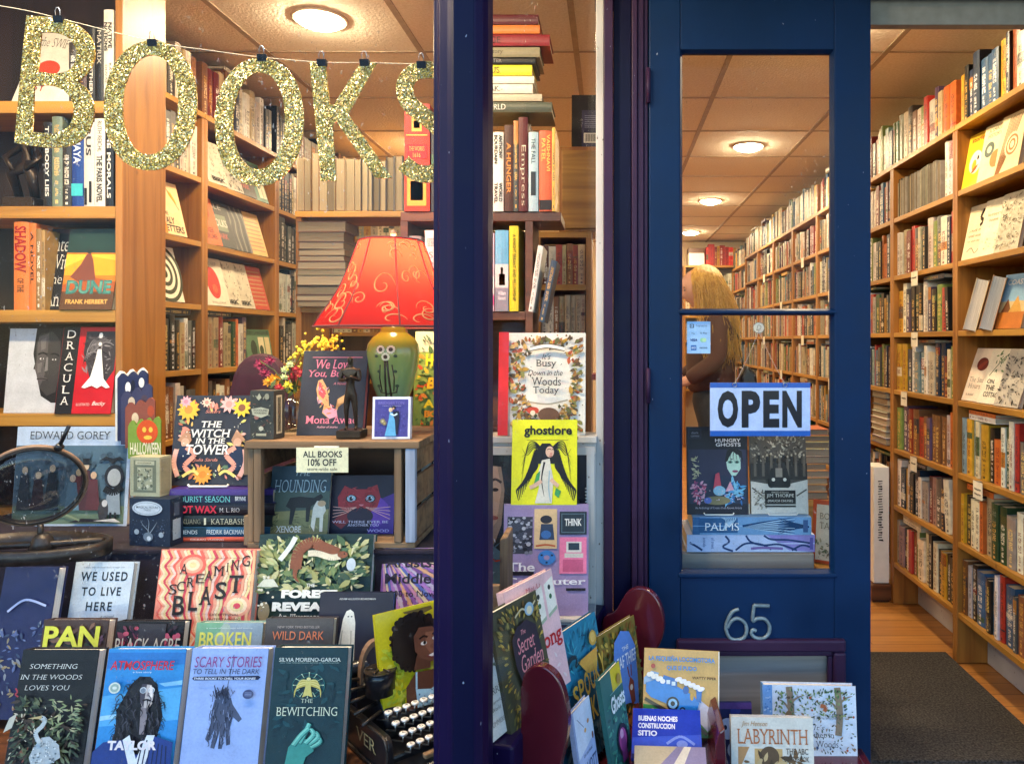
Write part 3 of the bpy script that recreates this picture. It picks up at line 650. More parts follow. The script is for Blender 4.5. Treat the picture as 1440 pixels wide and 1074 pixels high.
class Art:
    def vm(s, a, b): s.va, s.vb = a, b; return s
    def __init__(s, W_, H_): s.va, s.vb = 1, 0; s.W, s.H = W_, H_; s.g = MB(); s.t = None; s.n = 0
    def q(s, u, v): return (u * s.W, -.0002 - .00004 * s.n, min(1, max(0, v * s.va + s.vb)) * s.H)
    def poly(s, c, pts): s.n += 1; s.g.face([s.q(u, v) for u, v in pts], C(c)); return s
    def rect(s, c, x0, y0, x1, y1): return s.poly(c, [(x0, y0), (x1, y0), (x1, y1), (x0, y1)])
    def ell(s, c, x, y, rx, ry, n=22, rot=0):
        """rx, ry in cover widths"""
        k = s.W / s.H; ca, sa = math.cos(rot), math.sin(rot); pts = []
        for i in range(n):
            a = 2 * math.pi * i / n; p, q_ = rx * math.cos(a), ry * math.sin(a); pts.append((x + p * ca - q_ * sa, y + (p * sa + q_ * ca) * k))
        return s.poly(c, pts)
    def line(s, c, pts, w, taper=False):
        k = s.W / s.H; s.n += 1; n = len(pts)
        for i in range(n - 1):
            (x0, y0), (x1, y1) = pts[i], pts[i + 1]; dx, dy = x1 - x0, (y1 - y0) / k; L = math.hypot(dx, dy) or 1e-6
            nx, ny = -dy / L, dx / L; w0 = w * (1 - .85 * i / (n - 1)) if taper else w; w1 = w * (1 - .85 * (i + 1) / (n - 1)) if taper else w
            s.g.face([s.q(x0 + nx * w0, y0 + ny * w0 * k), s.q(x0 - nx * w0, y0 - ny * w0 * k), s.q(x1 - nx * w1, y1 - ny * w1 * k), s.q(x1 + nx * w1, y1 + ny * w1 * k)], C(c))
        return s
    def curve(s, c, pts, w, taper=False, n=6):
        out = []; m = len(pts)
        for i in range(m - 1):
            p0, p1, p2, p3 = pts[max(i - 1, 0)], pts[i], pts[i + 1], pts[min(i + 2, m - 1)]
            for k in range(n):
                t = k / n; out.append(tuple(.5 * (2 * p1[j] + (p2[j] - p0[j]) * t + (2 * p0[j] - 5 * p1[j] + 4 * p2[j] - p3[j]) * t * t + (3 * p1[j] - p0[j] - 3 * p2[j] + p3[j]) * t ** 3) for j in (0, 1)))
        out.append(pts[-1]); return s.line(c, out, w, taper)
    def leaf(s, c, x, y, L, ang, wd=.3):
        k = s.W / s.H; ca, sa = math.cos(ang), math.sin(ang)
        return s.poly(c, [(x + (p * ca - q_ * sa) * L, y + (p * sa + q_ * ca) * L * k) for p, q_ in ((0, 0), (.3, -wd / 2), (.65, -wd * .4), (1, 0), (.65, wd * .4), (.3, wd / 2))])
    def leaves(s, seed, n, cols, box, size, wd=.35, keep=None):
        r = random.Random(seed)
        for _ in range(n):
            x, y = r.uniform(box[0], box[2]), r.uniform(box[1], box[3])
            if keep and not keep(x, y): continue
            L = r.uniform(*size); s.leaf(r.choice(cols), x, y, min(L, .97 - x if x < .9 else .1) if L > 0 else L, r.uniform(0, 6.28) if .12 < x < .88 and .1 < y < .9 else math.atan2(.5 - y, .5 - x), wd)
        return s
    def dots(s, seed, n, cols, box, size, keep=None):
        r = random.Random(seed)
        for _ in range(n):
            x, y = r.uniform(box[0], box[2]), r.uniform(box[1], box[3])
            if keep and not keep(x, y): continue
            z = r.uniform(*size); s.ell(r.choice(cols), x, y, z, z * r.uniform(.7, 1.2), 9)
        return s
    def flower(s, c, cc, x, y, r, n=9):
        for i in range(n): s.leaf(c, x, y, r, 2 * math.pi * i / n, .42)
        return s.ell(cc, x, y, r * .36, r * .36, 12)
    def txt(s, c, text, x0, y0, x1, y1, bold=0, serif=False, shear=0, space=1.0, rot=0, keepasp=False, own=None):
        """fit the text to the box x0..x1, y0..y1 (cover units); rot in quarter turns"""
        v, f, asp = glyphs(text, bold, serif, shear, space)
        if s.t is None: s.t = MB()
        s.tn = getattr(s, 'tn', 0) + 1
        if keepasp:
            w_, h_ = (x1 - x0) * s.W, (y1 - y0) * s.H
            w2 = min(w_, h_ * asp); x0, x1 = (x0 + x1) / 2 - w2 / s.W / 2, (x0 + x1) / 2 + w2 / s.W / 2
        pts = []
        for a, b_ in v:
            if rot == 1: a, b_ = 1 - b_, a
            elif rot == -1: a, b_ = b_, 1 - a
            pts.append((( x0 + a * (x1 - x0)) * s.W, 0, ((y0 + b_ * (y1 - y0)) * s.va + s.vb) * s.H))
        s.t_pending = getattr(s, 't_pending', []); s.t_pending.append((pts, f, C(c), own)); return s
    def build(s, root, mat='print', names=('cover_art', 'lettering')):
        if len(s.g.bm.faces): s.g.build(names[0], M[mat], root, local=True)
        else: s.g.bm.free()
        if s.t is not None:
            off = -.0002 - .00004 * (s.n + 3)
            s.t.bm.free()
            for ow in {q[3] for q in s.t_pending}:
                m = MB()
                for pts, f, c, o_ in s.t_pending:
                    if o_ == ow: m.hull([(x, off, z) for x, y, z in pts], f, c)
                m.build(ow or names[1], M[mat], root, local=True)
def frame_M(BL, yaw, lean, roll=0):
    return Matrix.Translation(BL) @ Matrix.Rotation(yaw, 4, 'Z') @ Matrix.Rotation(-lean, 4, 'X') @ Matrix.Rotation(roll, 4, 'Y')
def book_px(cx, ybot, ytop, wpx, Y, lean, T_, cover, label, art=None, yaw=0, Hm=None, zb=None, roll=0, **kw):
    """a display book given by its place in the photo and its true distance"""
    W_ = wpx * Y / F; ln = R(lean)
    z0 = EYE - (ybot - CY) * Y / F if zb is None else zb
    if Hm is None:
        a = (ytop - CY) / F                       # EYE - z = a * Yd
        Hm = (EYE - a * Y - z0) / (math.cos(ln) + a * math.sin(ln))
    bl = Vector(((cx - CX) * Y / F, Y, z0)) - Matrix.Rotation(R(yaw), 3, 'Z') @ Vector((W_ / 2, 0, 0))
    return cover_book(None, frame_M(bl, R(yaw), ln, R(roll)), W_, Hm, T_, cover, label, art=art, **kw)
# ------------------------------------------------------------------ face-out books on the nearest right-hand bookcase
def face_out_right(y, z, W_, H_, T_, cover, label, art, lean=12, yaw=-90, x=None):
    ln = R(lean); Mx = Matrix.Translation((x if x else XF + .012, y, z + .003)) @ Matrix.Rotation(R(yaw), 4, 'Z') @ Matrix.Rotation(-ln, 4, 'X')
    return cover_book(None, Mx, W_, H_, T_, cover, label, art=art, group='face-out books on the nearest right-hand shelves')
def a_face(A): A.ell('#f1e9d6', .5, .45, .3, .34).ell('#e8a62a', .45, .4, .1, .16).ell('#1a1614', .6, .52, .05, .07).leaf('#c8502a', .35, .25, .4, .6).txt('#7a2b14', 'stories', .15, .84, .85, .93, .02).rect('#e9c23a', 0, 0, 1, .04)
def a_circ(A): A.ell('#5c6a62', .35, .55, .22, .22).ell('#b9864a', .7, .35, .25, .25).ell('#efe2b6', .35, .55, .1, .1).txt('#3c2b18', 'A SMALL', .2, .86, .8, .92).txt('#3c2b18', 'HISTORY', .2, .76, .8, .83)
def a_loops(A):
    for k in range(9): A.curve('#a8672f' if k % 2 else '#6d4a2a', [(.05 + .02 * k, .0), (.2 + .05 * k, .5), (.35 + .06 * k, .95)], .014)
    for k in range(5): A.ell('#b8743a' if k % 2 else '#f0dcb0', .6, .45, .3 - .055 * k, .34 - .06 * k)
def a_script(A): A.curve('#2b211a', [(.7, .9), (.6, .75), (.75, .68), (.62, .6)], .05).txt('#4a3a2a', 'a book of', .15, .5, .7, .56).txt('#4a3a2a', 'small notes', .15, .4, .8, .46).txt('#7a6a4a', 'for each day', .15, .3, .75, .35).curve('#4a3a2a', [(.2, .14), (.4, .2), (.6, .1), (.8, .2)], .012)
def a_plain(A): A.txt('#a39672', 'letters', .2, .7, .8, .76).txt('#a39672', 'home', .3, .6, .7, .66).leaves(5, 26, ['#d8cba4', '#c9b98c'], (.1, .1, .9, .5), (.05, .12))
def a_marble(A): A.leaves(6, 160, ['#8f8468', '#c9bd9c', '#6b6450', '#e2d8bc'], (.02, .02, .98, .98), (.05, .14))
def a_town(A): A.rect('#8fb6cf', 0, .5, 1, 1).rect('#c9762e', 0, 0, 1, .3).poly('#7a4a2a', [(.1, .3), (.3, .55), (.5, .3)]).poly('#d9a24a', [(.4, .3), (.65, .6), (.9, .3)]).txt('#f7f0e0', 'COAST', .15, .8, .85, .9, .02)
def a_small(A): A.ell('#6b1f1a', .5, .7, .26, .2).leaf('#8a2f22', .3, .6, .5, .6).txt('#201814', 'The Small', .1, .36, .9, .45, 0, True).txt('#201814', 'Hours', .15, .24, .7, .33, 0, True).txt('#5a4a3a', 'a novel', .15, .1, .5, .15)
def a_twig(A): A.curve('#3f5a2f', [(.2, .5), (.5, .75), (.85, .95)], .014).leaves(9, 18, ['#46683a', '#6f8f4f'], (.3, .6, .9, .9), (.08, .18)).txt('#23201a', 'ON', .2, .36, .5, .44, .01).txt('#23201a', 'THE', .2, .24, .6, .33, .01).txt('#23201a', 'COTTAGE', .2, .12, .9, .21, .01)
def a_etch(A): A.leaves(15, 120, ['#3d3a38', '#77736c', '#a9a49a'], (.02, .02, .98, .9), (.06, .18))
Yn = (2.948, 2.825, 2.70, 2.575)
for k, (cv, lab, art) in enumerate((('#e8c42e', 'yellow face-out book with a pale figure on its cover, leftmost on its shelf', a_face), ('#efe0b2', 'cream face-out book with a grey and a tan circle', a_circ), ('#ead8a8', 'cream face-out book with brown looping rings', a_loops))):
    face_out_right(Yn[k], LV[1], .135, .215, .02, cv, lab, art, 11, -84)
for k, (cv, lab, art) in enumerate((('#f0e3ba', 'cream face-out book with a black squiggle and small handwriting', a_script), ('#efe4c2', 'almost blank cream face-out book on the third shelf', a_plain), ('#cfc5aa', 'marbled grey face-out book on the third shelf', a_marble))):
    face_out_right(Yn[k], LV[2], .135, .215, .016, cv, lab, art, 12, -84)
for k, (cv, lab, art) in enumerate((('#e3cfa0', 'buff face-out book turned almost edge on, left of the pair', a_twig), ('#e6b27a', 'orange face-out book turned almost edge on, right of the pair', a_loops), ('#d9c08a', 'face-out book with a blue sky and orange roofs', a_town))):
    face_out_right(Yn[k] - .01, LV[3], .13, .20, .045 if k < 2 else .018, cv, lab, art, 14, -122 if k < 2 else -80, XF + .03 if k < 2 else None)
for k, (cv, lab, art) in enumerate((('#f2dfc6', 'cream face-out book with a dark red blot and serif title', a_small), ('#f0e6cc', 'cream face-out book with a green twig and black capitals', a_twig), ('#c9c0ae', 'grey etched face-out book below the cream ones', a_etch))):
    face_out_right(Yn[k], LV[4], .135, .215, .018, cv, lab, art, 19, -84)

# cards clipped on the shelf edges
def shelf_card(y, z, label, w_=.055, h_=.055, x=XF, text=None):
    t = thing('shelf_card', (x, y, z), label, 'shelf card', 'category cards clipped to the shelf edges')
    g = MB(); g.c = (*C('#efe7cf'), 1); g.box(x - .010, x - .009, y - w_ / 2, y + w_ / 2, z - h_, z + .004); g.build('card', M['print'], t)
    g = MB(); g.c = (*C('#efe7cf'), 1); g.box(x - .0105, x + .004, y - .012, y + .012, z + .0045, z + .0060); g.build('clip', M['steel'], t)
    if text:
        m = MB(); n = len(text)
        for i, s in enumerate(text):
            z0 = z - h_ * (.42 + .3 * i); m.tube([(x - .0104, y + w_ * (.34 - .68 * q / 18), z0 + .004 * math.sin(q * 1.9)) for q in range(19)], .0009, 4, C('#3a332a'))
        m.build('handwriting', M['print'], t)
for y, z, lb, tx in ((3.35, LV[2], 'cream card on the shelf edge above the big grey spines', [1]), (3.35, LV[3], 'cream card hanging from the fourth shelf edge of the second bookcase', [1]), (3.47, LV[4], 'cream card on the fifth shelf edge of the second bookcase', [1]), (3.36, LV[5], 'cream card on the sixth shelf edge of the second bookcase', [1]), (2.77, LV[5], 'largest cream card, handwritten in two lines, nearest bookcase', [1, 2])):
    shelf_card(y, z - .006, lb, .07, .06, XF, tx)
for k in range(3, 7):
    for i, z in enumerate(LV[1:6]):
        if (k + i) % 2 == 0: shelf_card(YS[k] + .33, z - .004, f'small cream card on the {LN[i + 1]} shelf edge, {["first", "second", "third", "fourth"][k - 3]} bookcase through the door glass', .07, .065)

# white box at the foot of the third bookcase
t = thing('document_box', (1.32, 3.72, 0), 'tall cream box file printed with dark vertical lettering beside the blue door', 'box')
g = MB(); g.box(1.285, 1.362, 3.66, 3.80, .09, .66); g.build('carton', M['white'], t, bevel=.004)
g = MB(); rr = random.Random(2)
for k in range(24): x = 1.304 + rr.uniform(0, .006); z = .30 + .0125 * k; g.face([(x, 3.659, z), (x + rr.uniform(.012, .024), 3.659, z + rr.uniform(-.004, .004)), (x + .02, 3.659, z + .006), (x, 3.659, z + .005)], C('#2a2622'))
g.build('print', M['print'], t)
t = thing('step_stool', (1.32, 3.72, 0), 'low dark wooden plinth under the cream box file', 'stool'); g = MB(); g.box(1.27, 1.366, 3.645, 3.9, .012, .088); g.build('top', M['dark_wood'], t, bevel=.003)
for y in (3.66, 3.86):
    g = MB(); g.box(1.28, 1.36, y, y + .02, .0, .0118); g.build('foot', M['dark_wood'], t)

# ------------------------------------------------------------------ far end of the shop
tb = thing('bookcase', (1.2, 9.05, 0), 'pine bookcase against the far back wall, behind the blonde person', 'bookcase')
BZ = [2.19, 1.87, 1.58, 1.29, 1.0, .7]
for x in (.87, 1.50):
    g = MB(); g.box(x, x + .022, 9.0, 9.28, .003, 2.19); g.build('side_panel', M['pine_z'], tb)
for i, z in enumerate(BZ):
    g = MB(); g.box(.8925, 1.4995, 9.0, 9.27, z - .022, z); g.build('shelf', M['pine_x'], tb)
    fill_row(Vector((.895 if i else 1.14, 8.99, z + .001)), (1, 0, 0), 0, .60 if i else .36, .23 if i else .27, 700 + i, None, hmin=.19, tmin=.02, tmax=.05, tones=None if i else [('#b8342a', 'r', 3), ('#7d1f1a', 'd', 2), ('#e33a2a', 'x', 2), ('#d9a52e', 'y', 1)])
t = thing('file_box', (1.0, 9.1, 2.19), 'cream box file with a dark lid on top of the far bookcase', 'box'); g = MB(); g.box(.93, 1.12, 9.01, 9.2, 2.191, 2.34); g.build('carton', M['white'], t, bevel=.003)
g = MB(); g.box(.928, 1.122, 9.008, 9.202, 2.3405, 2.40); g.build('lid', M['dark_wood'], t, bevel=.003)
bay(7.67, 8.99, 'pine bookcase in the far right corner of the shop', xf=1.45)
for i, z in enumerate(LV[:7]): fill_row(Vector((1.45, 8.96, z + .001)), (0, -1, 0), YAW_R, 1.26, .24, 720 + i, None, tmin=.02, tmax=.05)

# ------------------------------------------------------------------ bookcase on the left, facing the window
LC = thing('bookcase', (-1.8, 2.2, 0), 'pine bookcase on the far left facing the window, with a broad knotty end post', 'bookcase')
LCY = 2.2; LCX = P(162, 0, LCY).x
def zat(py, Y): return EYE - (py - CY) * Y / F
g = MB(); g.box(LCX, LCX + .021, LCY, LCY + .215, .003, 2.5); g.build('side_panel', M['pine_z'], LC, bevel=.002)
LZ = [zat(142, LCY), zat(290, LCY), zat(436, LCY), zat(582, LCY), zat(730, LCY)]
for z in LZ:
    g = MB(); g.box(-2.18, LCX - .0005, LCY + .001, LCY + .2, z - .036, z); g.build('shelf', M['pine_x'], LC, bevel=.002)
g = MB(); g.box(-2.18, LCX - .0005, LCY + .2002, LCY + .21, .003, 2.5); g.build('back_panel', wood('shaded_back_panel', '#2c1c12', '#1c110a', 'z', 1, .8), LC)  # wood tone darkened to carry the shade deep in this case
def spines_px(items, Y, zb, group=None, depth=.15):
    """upright books given by their picture edges at the true distance of the shelf"""
    for it in items:
        x0, x1, yt, col, lab = it[:5]; X0_, X1_ = P(x0, 0, Y).x, P(x1, 0, Y).x; h = zat(yt, Y) - zb
        g = MB(); Mx = Matrix.Translation((X0_ + .0004, Y, zb + .0006)); t_ = X1_ - X0_ - .0008
        rnd = it[6] if len(it) > 6 else (x0 * .618) % 1
        o = None
        raw_book(g, Matrix(), t_, h, depth, C(col), rnd); o = g.build('book', [M['spine_plain' if len(it) > 5 and it[5] else 'spine'], M['pages']]); o.matrix_basis = Mx; tag(o, lab, 'book', group); NBOOK[0] += 1
        if len(it) > 5 and it[5]:
            m = MB()
            for (s, c, u0, v0, u1, v1, bold, serif, rot) in it[5]:
                if s == '#':
                    m.hull([(u * t_, -.0006, v * h) for u, v in ((u0, v0), (u1, v0), (u1, v1), (u0, v1))], [(0, 1, 2, 3)], C(c)); continue
                v_, f_, a_ = glyphs(s, bold, serif); pts = []
                for p, q in v_:
                    if rot == -1: p, q = q, 1 - p
                    elif rot == 1: p, q = 1 - q, p
                    pts.append(((u0 + p * (u1 - u0)) * t_, -.0008, (v0 + q * (v1 - v0)) * h))
                m.hull(pts, f_, C(c))
            m.build('spine_lettering', M['print'], o, local=True)
M['spine_plain'] = print_mat('plain_spines', .42)
G1 = 'books on the far left bookcase'
spines_px([(60, 72, 172, '#19191b', 'black book with white spine letters right of the bronze figure, second shelf', [('THE BODY LIES', '#e8e4da', .3, .12, .75, .95, .02, False, -1)]),
 (72, 87, 164, '#6c7a68', 'grey green book with a pale spine title on the second shelf'), (87, 100, 205, '#26221f', 'short dark brown book between the grey green and the blue book'),
 (100, 117, 190, '#1d3f86', 'blue book with a turquoise band low on its spine', [('#', '#3fb6bf', .02, .15, .98, .32, 0, 0, 0), ('MAYA', '#dfe6f0', .2, .6, .8, .95, .02, False, -1)]),
 (117, 132, 172, '#cfc9c0', 'white book with black zebra streaks on its spine', [('#', '#1c1a1a', .1, .02, .35, .22, 0, 0, 0), ('#', '#1c1a1a', .55, .05, .8, .3, 0, 0, 0), ('RUS', '#3a3632', .25, .6, .75, .95, .02, False, -1)]),
 (132, 147, 167, '#e6dfd0', 'cream book with a pink top edge and black lettering', [('RUTH REICHL', '#2a2522', .35, .62, .75, .97, .0, False, -1), ('THE PARIS NOVEL', '#2a2522', .25, .05, .8, .58, .03, False, -1)]),
 (147, 159, 172, '#1b1c1f', 'black book with white capitals at the right end of the second shelf', [('THE MORALS', '#e6e2d8', .3, .1, .75, .95, .02, False, -1)])], LCY + .012, LZ[1], G1)
spines_px([(96, 108, 60, '#37302b', 'dark brown book leftmost in the group beside the tall white book'), (108, 121, 45, '#3a1718', 'dark wine book on the top shelf'), (121, 133, 40, '#141416', 'black book with pale title on the top shelf', [('(ESTHER)', '#ddd8cc', .3, .1, .8, .55, .02, False, -1)]), (133, 145, 38, '#17181a', 'black book left of the tall white book', [('MATRIX', '#c9c2b4', .3, .5, .8, .95, .0, False, -1)]),
 (145, 159, 14, '#e9e2d4', 'tall white book with bold black spine capitals at the top left', [('NATIVE', '#1d1b1a', .52, .58, .9, .86, .03, False, -1), ('NATIONS', '#1d1b1a', .1, .55, .46, .86, .03, False, -1), ('KATHLEEN', '#4a4642', .6, .12, .85, .42, 0, False, -1), ('DUVAL', '#4a4642', .2, .2, .42, .4, 0, False, -1)])], LCY + .012, LZ[0], G1)
spines_px([(18, 40, 312, '#e07a35', 'thick orange book with ornate red and black letters at the far left', [('SHADOW', '#a81c1c', .12, .42, .86, .95, .04, True, -1), ('OF THE', '#221a16', .3, .2, .7, .36, .02, True, -1)]), (40, 50, 314, '#d8742f', 'orange book with black spine letters, right of the thick orange one', [('A NOVEL', '#241712', .3, .3, .75, .9, .03, True, -1)]), (50, 58, 322, '#8f6c3c', 'tan book with gilt bands beside the dark face-out novel'), (58, 63, 324, '#a9844a', 'slim golden tan book beside the dark face-out novel')], LCY + .010, LZ[2], G1)
def a_interview(A): A.txt('#e9e2d2', 'Inter', .04, .72, .6, .90, 0, True, .1).txt('#e9e2d2', 'With', .04, .50, .62, .68, 0, True, .1).txt('#e9e2d2', 'the', .05, .32, .4, .44, 0, True, .1).txt('#e9e2d2', 'An', .03, .05, .4, .22, 0, True).rect('#3c1a20', .02, .94, .98, .99)
book_px(87, 436, 322, 56, LCY + .03, 10, .03, '#1e1a1c', 'dark novel with white gothic title behind the desert book', a_interview, zb=LZ[2] + .001, group=G1)
def a_desert(A):
    A.rect('#1d3a34', 0, .70, 1, 1).rect('#c9761c', 0, .2, 1, .7).rect('#e9a022', 0, .42, 1, .68).poly('#f2bc3a', [(0, .52), (.45, .66), (1, .60), (1, .68), (0, .68)]).poly('#a8521e', [(0, .3), (.4, .42), (1, .34), (1, .22), (0, .22)])
    A.poly('#7a4030', [(.38, .68), (.46, .70), (.52, .62), (.62, .36), (.30, .34), (.12, .40), (.30, .56)]).ell('#1c2a28', .43, .72, .05, .05).rect('#5c3a22', 0, 0, 1, .22)
    A.txt('#2b7f7c', 'DUNE', .08, .19, .94, .36, .05).txt('#8fd0b8', 'DUNE', .10, .20, .92, .345, .02).txt('#e8b25a', 'FRANK HERBERT', .1, .07, .9, .125, .02)
book_px(120, 434, 322, 74, LCY - .004, 11, .04, '#4a2d1c', 'large book with a golden desert and a cloaked figure above teal letters', a_desert, zb=LZ[2] + .001, group=G1)
def a_portrait(A):
    A.rect('#c9cbcf', 0, 0, 1, 1).poly('#1c1b1c', [(.45, 1), (1, 1), (1, .12), (.78, .12), (.6, .2), (.5, .45), (.42, .7)]).poly('#3d3a39', [(.5, .92), (.72, .97), (.86, .85), (.9, .5), (.84, .25), (.7, .2), (.56, .3), (.50, .5), (.44, .52), (.47, .62), (.46, .8)])
    A.poly('#565150', [(.50, .90), (.66, .94), (.66, .72), (.61, .56), (.645, .46), (.60, .36), (.56, .30), (.50, .45), (.46, .53), (.49, .64), (.48, .8)]).poly('#6d6765', [(.53, .86), (.62, .89), (.62, .76), (.55, .74)]).poly('#6d6765', [(.50, .58), (.58, .60), (.57, .48), (.51, .47)]).poly('#7d7775', [(.645, .66), (.675, .66), (.685, .50), (.63, .49)]).ell('#d6d2cf', .57, .64, .035, .018).ell('#0e0d0d', .575, .64, .016, .018).ell('#d6d2cf', .78, .63, .035, .016).ell('#0e0d0d', .78, .63, .016, .016).curve('#141313', [(.5, .69), (.58, .71), (.66, .69)], .014).curve('#141313', [(.72, .69), (.79, .7), (.86, .67)], .014).ell('#574f4e', .6, .40, .09, .028).curve('#151414', [(.52, .40), (.6, .405), (.7, .39)], .007)
book_px(47, 582, 462, 84, LCY + .02, 6, .02, '#c9cbcf', 'white book with a black and white close portrait of a face', a_portrait, zb=LZ[3] + .001, group=G1)
def a_gown(A):
    A.rect('#19171a', 0, 0, .30, 1).rect('#c1121f', .30, 0, 1, 1).poly('#3a3438', [(.42, .95), (.98, .95), (.98, .5), (.85, .36), (.55, .42), (.40, .7)])
    for k in range(14): A.curve('#8d8688' if k % 2 else '#17141a', [(.42 + .012 * k, .58 + .01 * k), (.5 + .02 * k, .82), (.70 + .018 * k, .92 - .01 * k)], .007)
    A.leaves(3, 60, ['#5c5458', '#8d8688', '#221d22'], (.4, .45, .95, .92), (.06, .16), .2)
    A.poly('#f4f1ec', [(.66, .74), (.73, .74), (.76, .62), (.82, .4), (.95, .30), (.88, .29), (.80, .32), (.72, .29), (.62, .32), (.50, .29), (.44, .30), (.58, .42), (.64, .62)]).ell('#f4f1ec', .695, .80, .03, .035).ell('#efe9e2', .695, .90, .035, .05)
    for i, ch in enumerate('DRACULA'): A.txt('#efe9e0', ch, .09, .87 - .128 * i, .24, .96 - .128 * i, .01, True)
    A.txt('#e8c9c0', 'ILLUSTRATED', .38, .09, .62, .12).txt('#f4e9e0', 'Becky', .66, .08, .9, .14, 0, False, .4)
book_px(116, 582, 460, 79, LCY - .004, 9, .035, '#b5121c', 'red and black book with a white gown and vertical white capitals', a_gown, zb=LZ[3] + .001, group=G1)
# leaning white books on the top shelf and a bronze figure
def a_tilt(A): A.txt('#3a3632', 'the SWIFTS', .1, .78, .9, .9, 0, True).ell('#c8442e', .5, .5, .25, .2).txt('#9a3a2a', 'BY', .3, .2, .6, .3)
book_px(48, 141, 40, 66, LCY + .03, 16, .03, '#d9d2c6', 'pale book with a red emblem leaning on the top left shelf', a_tilt, zb=LZ[0] + .001, group=G1, roll=8)
book_px(92, 141, 52, 40, LCY + .02, 12, .02, '#e3dccb', 'slim cream book leaning against its neighbours on the top left shelf', a_tilt, zb=LZ[0] + .001, group=G1, roll=16)
st = thing('bronze_figure', P(38, 290, LCY + .02), 'dark bronze seated figure on the left shelf below the letter B', 'figurine')
bx, bz = P(38, 0, LCY + .05).x, LZ[1]
g = MB(); g.box(bx - .045, bx + .045, LCY + .012, LCY + .1, bz + .001, bz + .03); g.build('base', M['bronze'], st, bevel=.003)
g = MB(); g.tube([(bx - .02, LCY + .05, bz + .03), (bx - .03, LCY + .03, bz + .10), (bx - .005, LCY + .055, bz + .13), (bx + .0, LCY + .055, bz + .2)], [.012, .016, .026, .022], 10); g.tube([(bx + .025, LCY + .05, bz + .03), (bx + .03, LCY + .03, bz + .10), (bx + .005, LCY + .055, bz + .13)], [.012, .016, .022], 10)
g.ball((bx + .0, LCY + .045, bz + .235), (.018, .02, .024)); g.tube([(bx + .02, LCY + .055, bz + .19), (bx + .055, LCY + .03, bz + .15), (bx + .02, LCY + .02, bz + .11)], [.01, .009, .007], 8); g.tube([(bx - .02, LCY + .055, bz + .19), (bx - .05, LCY + .03, bz + .15), (bx - .02, LCY + .02, bz + .11)], [.01, .009, .007], 8); g.build('body', M['bronze'], st)

# ------------------------------------------------------------------ left wall of shelves
XL = -1.68; YAW_L = R(90); LLV = [2.215, 1.945, 1.683, 1.425, 1.162, .9, .64]
def lbay(y0, y1, label, xb=-1.95):
    t = thing('bookcase', (XL, y0, 0), label, 'bookcase', 'pine bookcases along the left wall')
    for y in (y0 + .001, y1 - .023):
        g = MB(); g.box(xb, XL, y, y + .022, .003, LLV[0] - .0225); g.build('side_panel', M['pine_z'], t, bevel=.0015)
    for i, z in enumerate(LLV):
        g = MB()
        if i == 0: g.box(xb, XL + .002, y0 + .0005, y1 - .0005, z - .022, z)
        else: g.box(xb + .01, XL - .0015, y0 + .0234, y1 - .0234, z - .022, z)
        g.build('shelf', M['pine_y'], t, bevel=.0015)
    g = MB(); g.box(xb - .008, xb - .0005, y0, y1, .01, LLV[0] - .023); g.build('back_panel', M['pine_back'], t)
LY = [2.43, 3.085, 3.75, 4.42, 5.09]
lbay(LY[0], LY[1], 'pine bookcase on the left wall right behind the broad post'); lbay(LY[1], LY[2], 'pine bookcase on the left wall with slanted white face-out books'); lbay(LY[2], LY[3], 'dim bookcase on the left wall beyond the wide upright'); lbay(LY[3], LY[4], 'farthest bookcase on the left wall, mostly hidden')
def lrow(y0, y1, z, hm, seed, desc, **kw): fill_row(Vector((XL, y0, z + .0008)), (0, 1, 0), YAW_L, y1 - y0, hm, seed, desc, 'books on the left wall shelves' if desc else None, **kw)
for b in range(4):
    for i, z in enumerate(LLV[:6]):
        ind = b < 2 and i in (0, 4, 5)
        if b == 1 and i in (1, 2, 3): continue
        if b == 0 and i in (2, 3): continue
        y0 = LY[b] + (.024 if b else .36); d = None
        if ind: d = f"{LN[i]} shelf of {'first' if b == 0 else 'second'} left wall bookcase"
        lrow(y0, LY[b + 1] - (.024 if not (b == 1 and i == 4) else .27), z, .235 if i else .27, 800 + 10 * b + i, d, tmin=.022, tmax=.05, hmin=.17, tones=[p for p in PAL if p[1] in ('black', 'dark brown', 'navy', 'brown', 'cream', 'dark red', 'tan', 'grey', 'white')] if b != 1 or i != 4 else None)  # mostly dark tones carry the shadow on this wall in the book colours
def face_out_left(y, z, W_, H_, T_, cover, label, art, lean=14, yaw=84):
    Mx = Matrix.Translation((XL - .012, y, z + .003)) @ Matrix.Rotation(R(yaw), 4, 'Z') @ Matrix.Rotation(-R(lean), 4, 'X')
    return cover_book(None, Mx, W_, H_, T_, cover, label, art=art, group='face-out books on the left wall shelves')
def a_letters(A): A.leaf('#e0a31e', .55, .85, .5, -.9, .25).curve('#7a4a2a', [(.45, .95), (.7, .7), (.9, .5)], .012).txt('#2a1d16', 'THE', .15, .36, .4, .43, .02).txt('#2a1d16', 'ITALY', .1, .2, .6, .33, .03).txt('#2a1d16', 'LETTERS', .1, .05, .92, .18, .03)
def a_roger(A): A.leaf('#a8281e', .4, .95, .7, -1.2, .5).txt('#7a2a14', 'ROGER', .2, .25, .7, .36, .02).txt('#7a2a14', 'CRUMB', .15, .12, .8, .23, .02)
def a_spiral(A):
    for k in range(7): A.ell('#3a3a20' if k % 2 == 0 else '#ece2c8', .5, .5, .6 - .085 * k, .74 - .105 * k, 30)
def a_oval(A): A.txt('#8a8478', 'THE DEEP', .2, .85, .8, .92).ell('#c62f20', .5, .48, .26, .42, 26).ell('#e8572e', .52, .36, .1, .12).txt('#4a463e', 'WILLIAM', .25, .04, .8, .09)
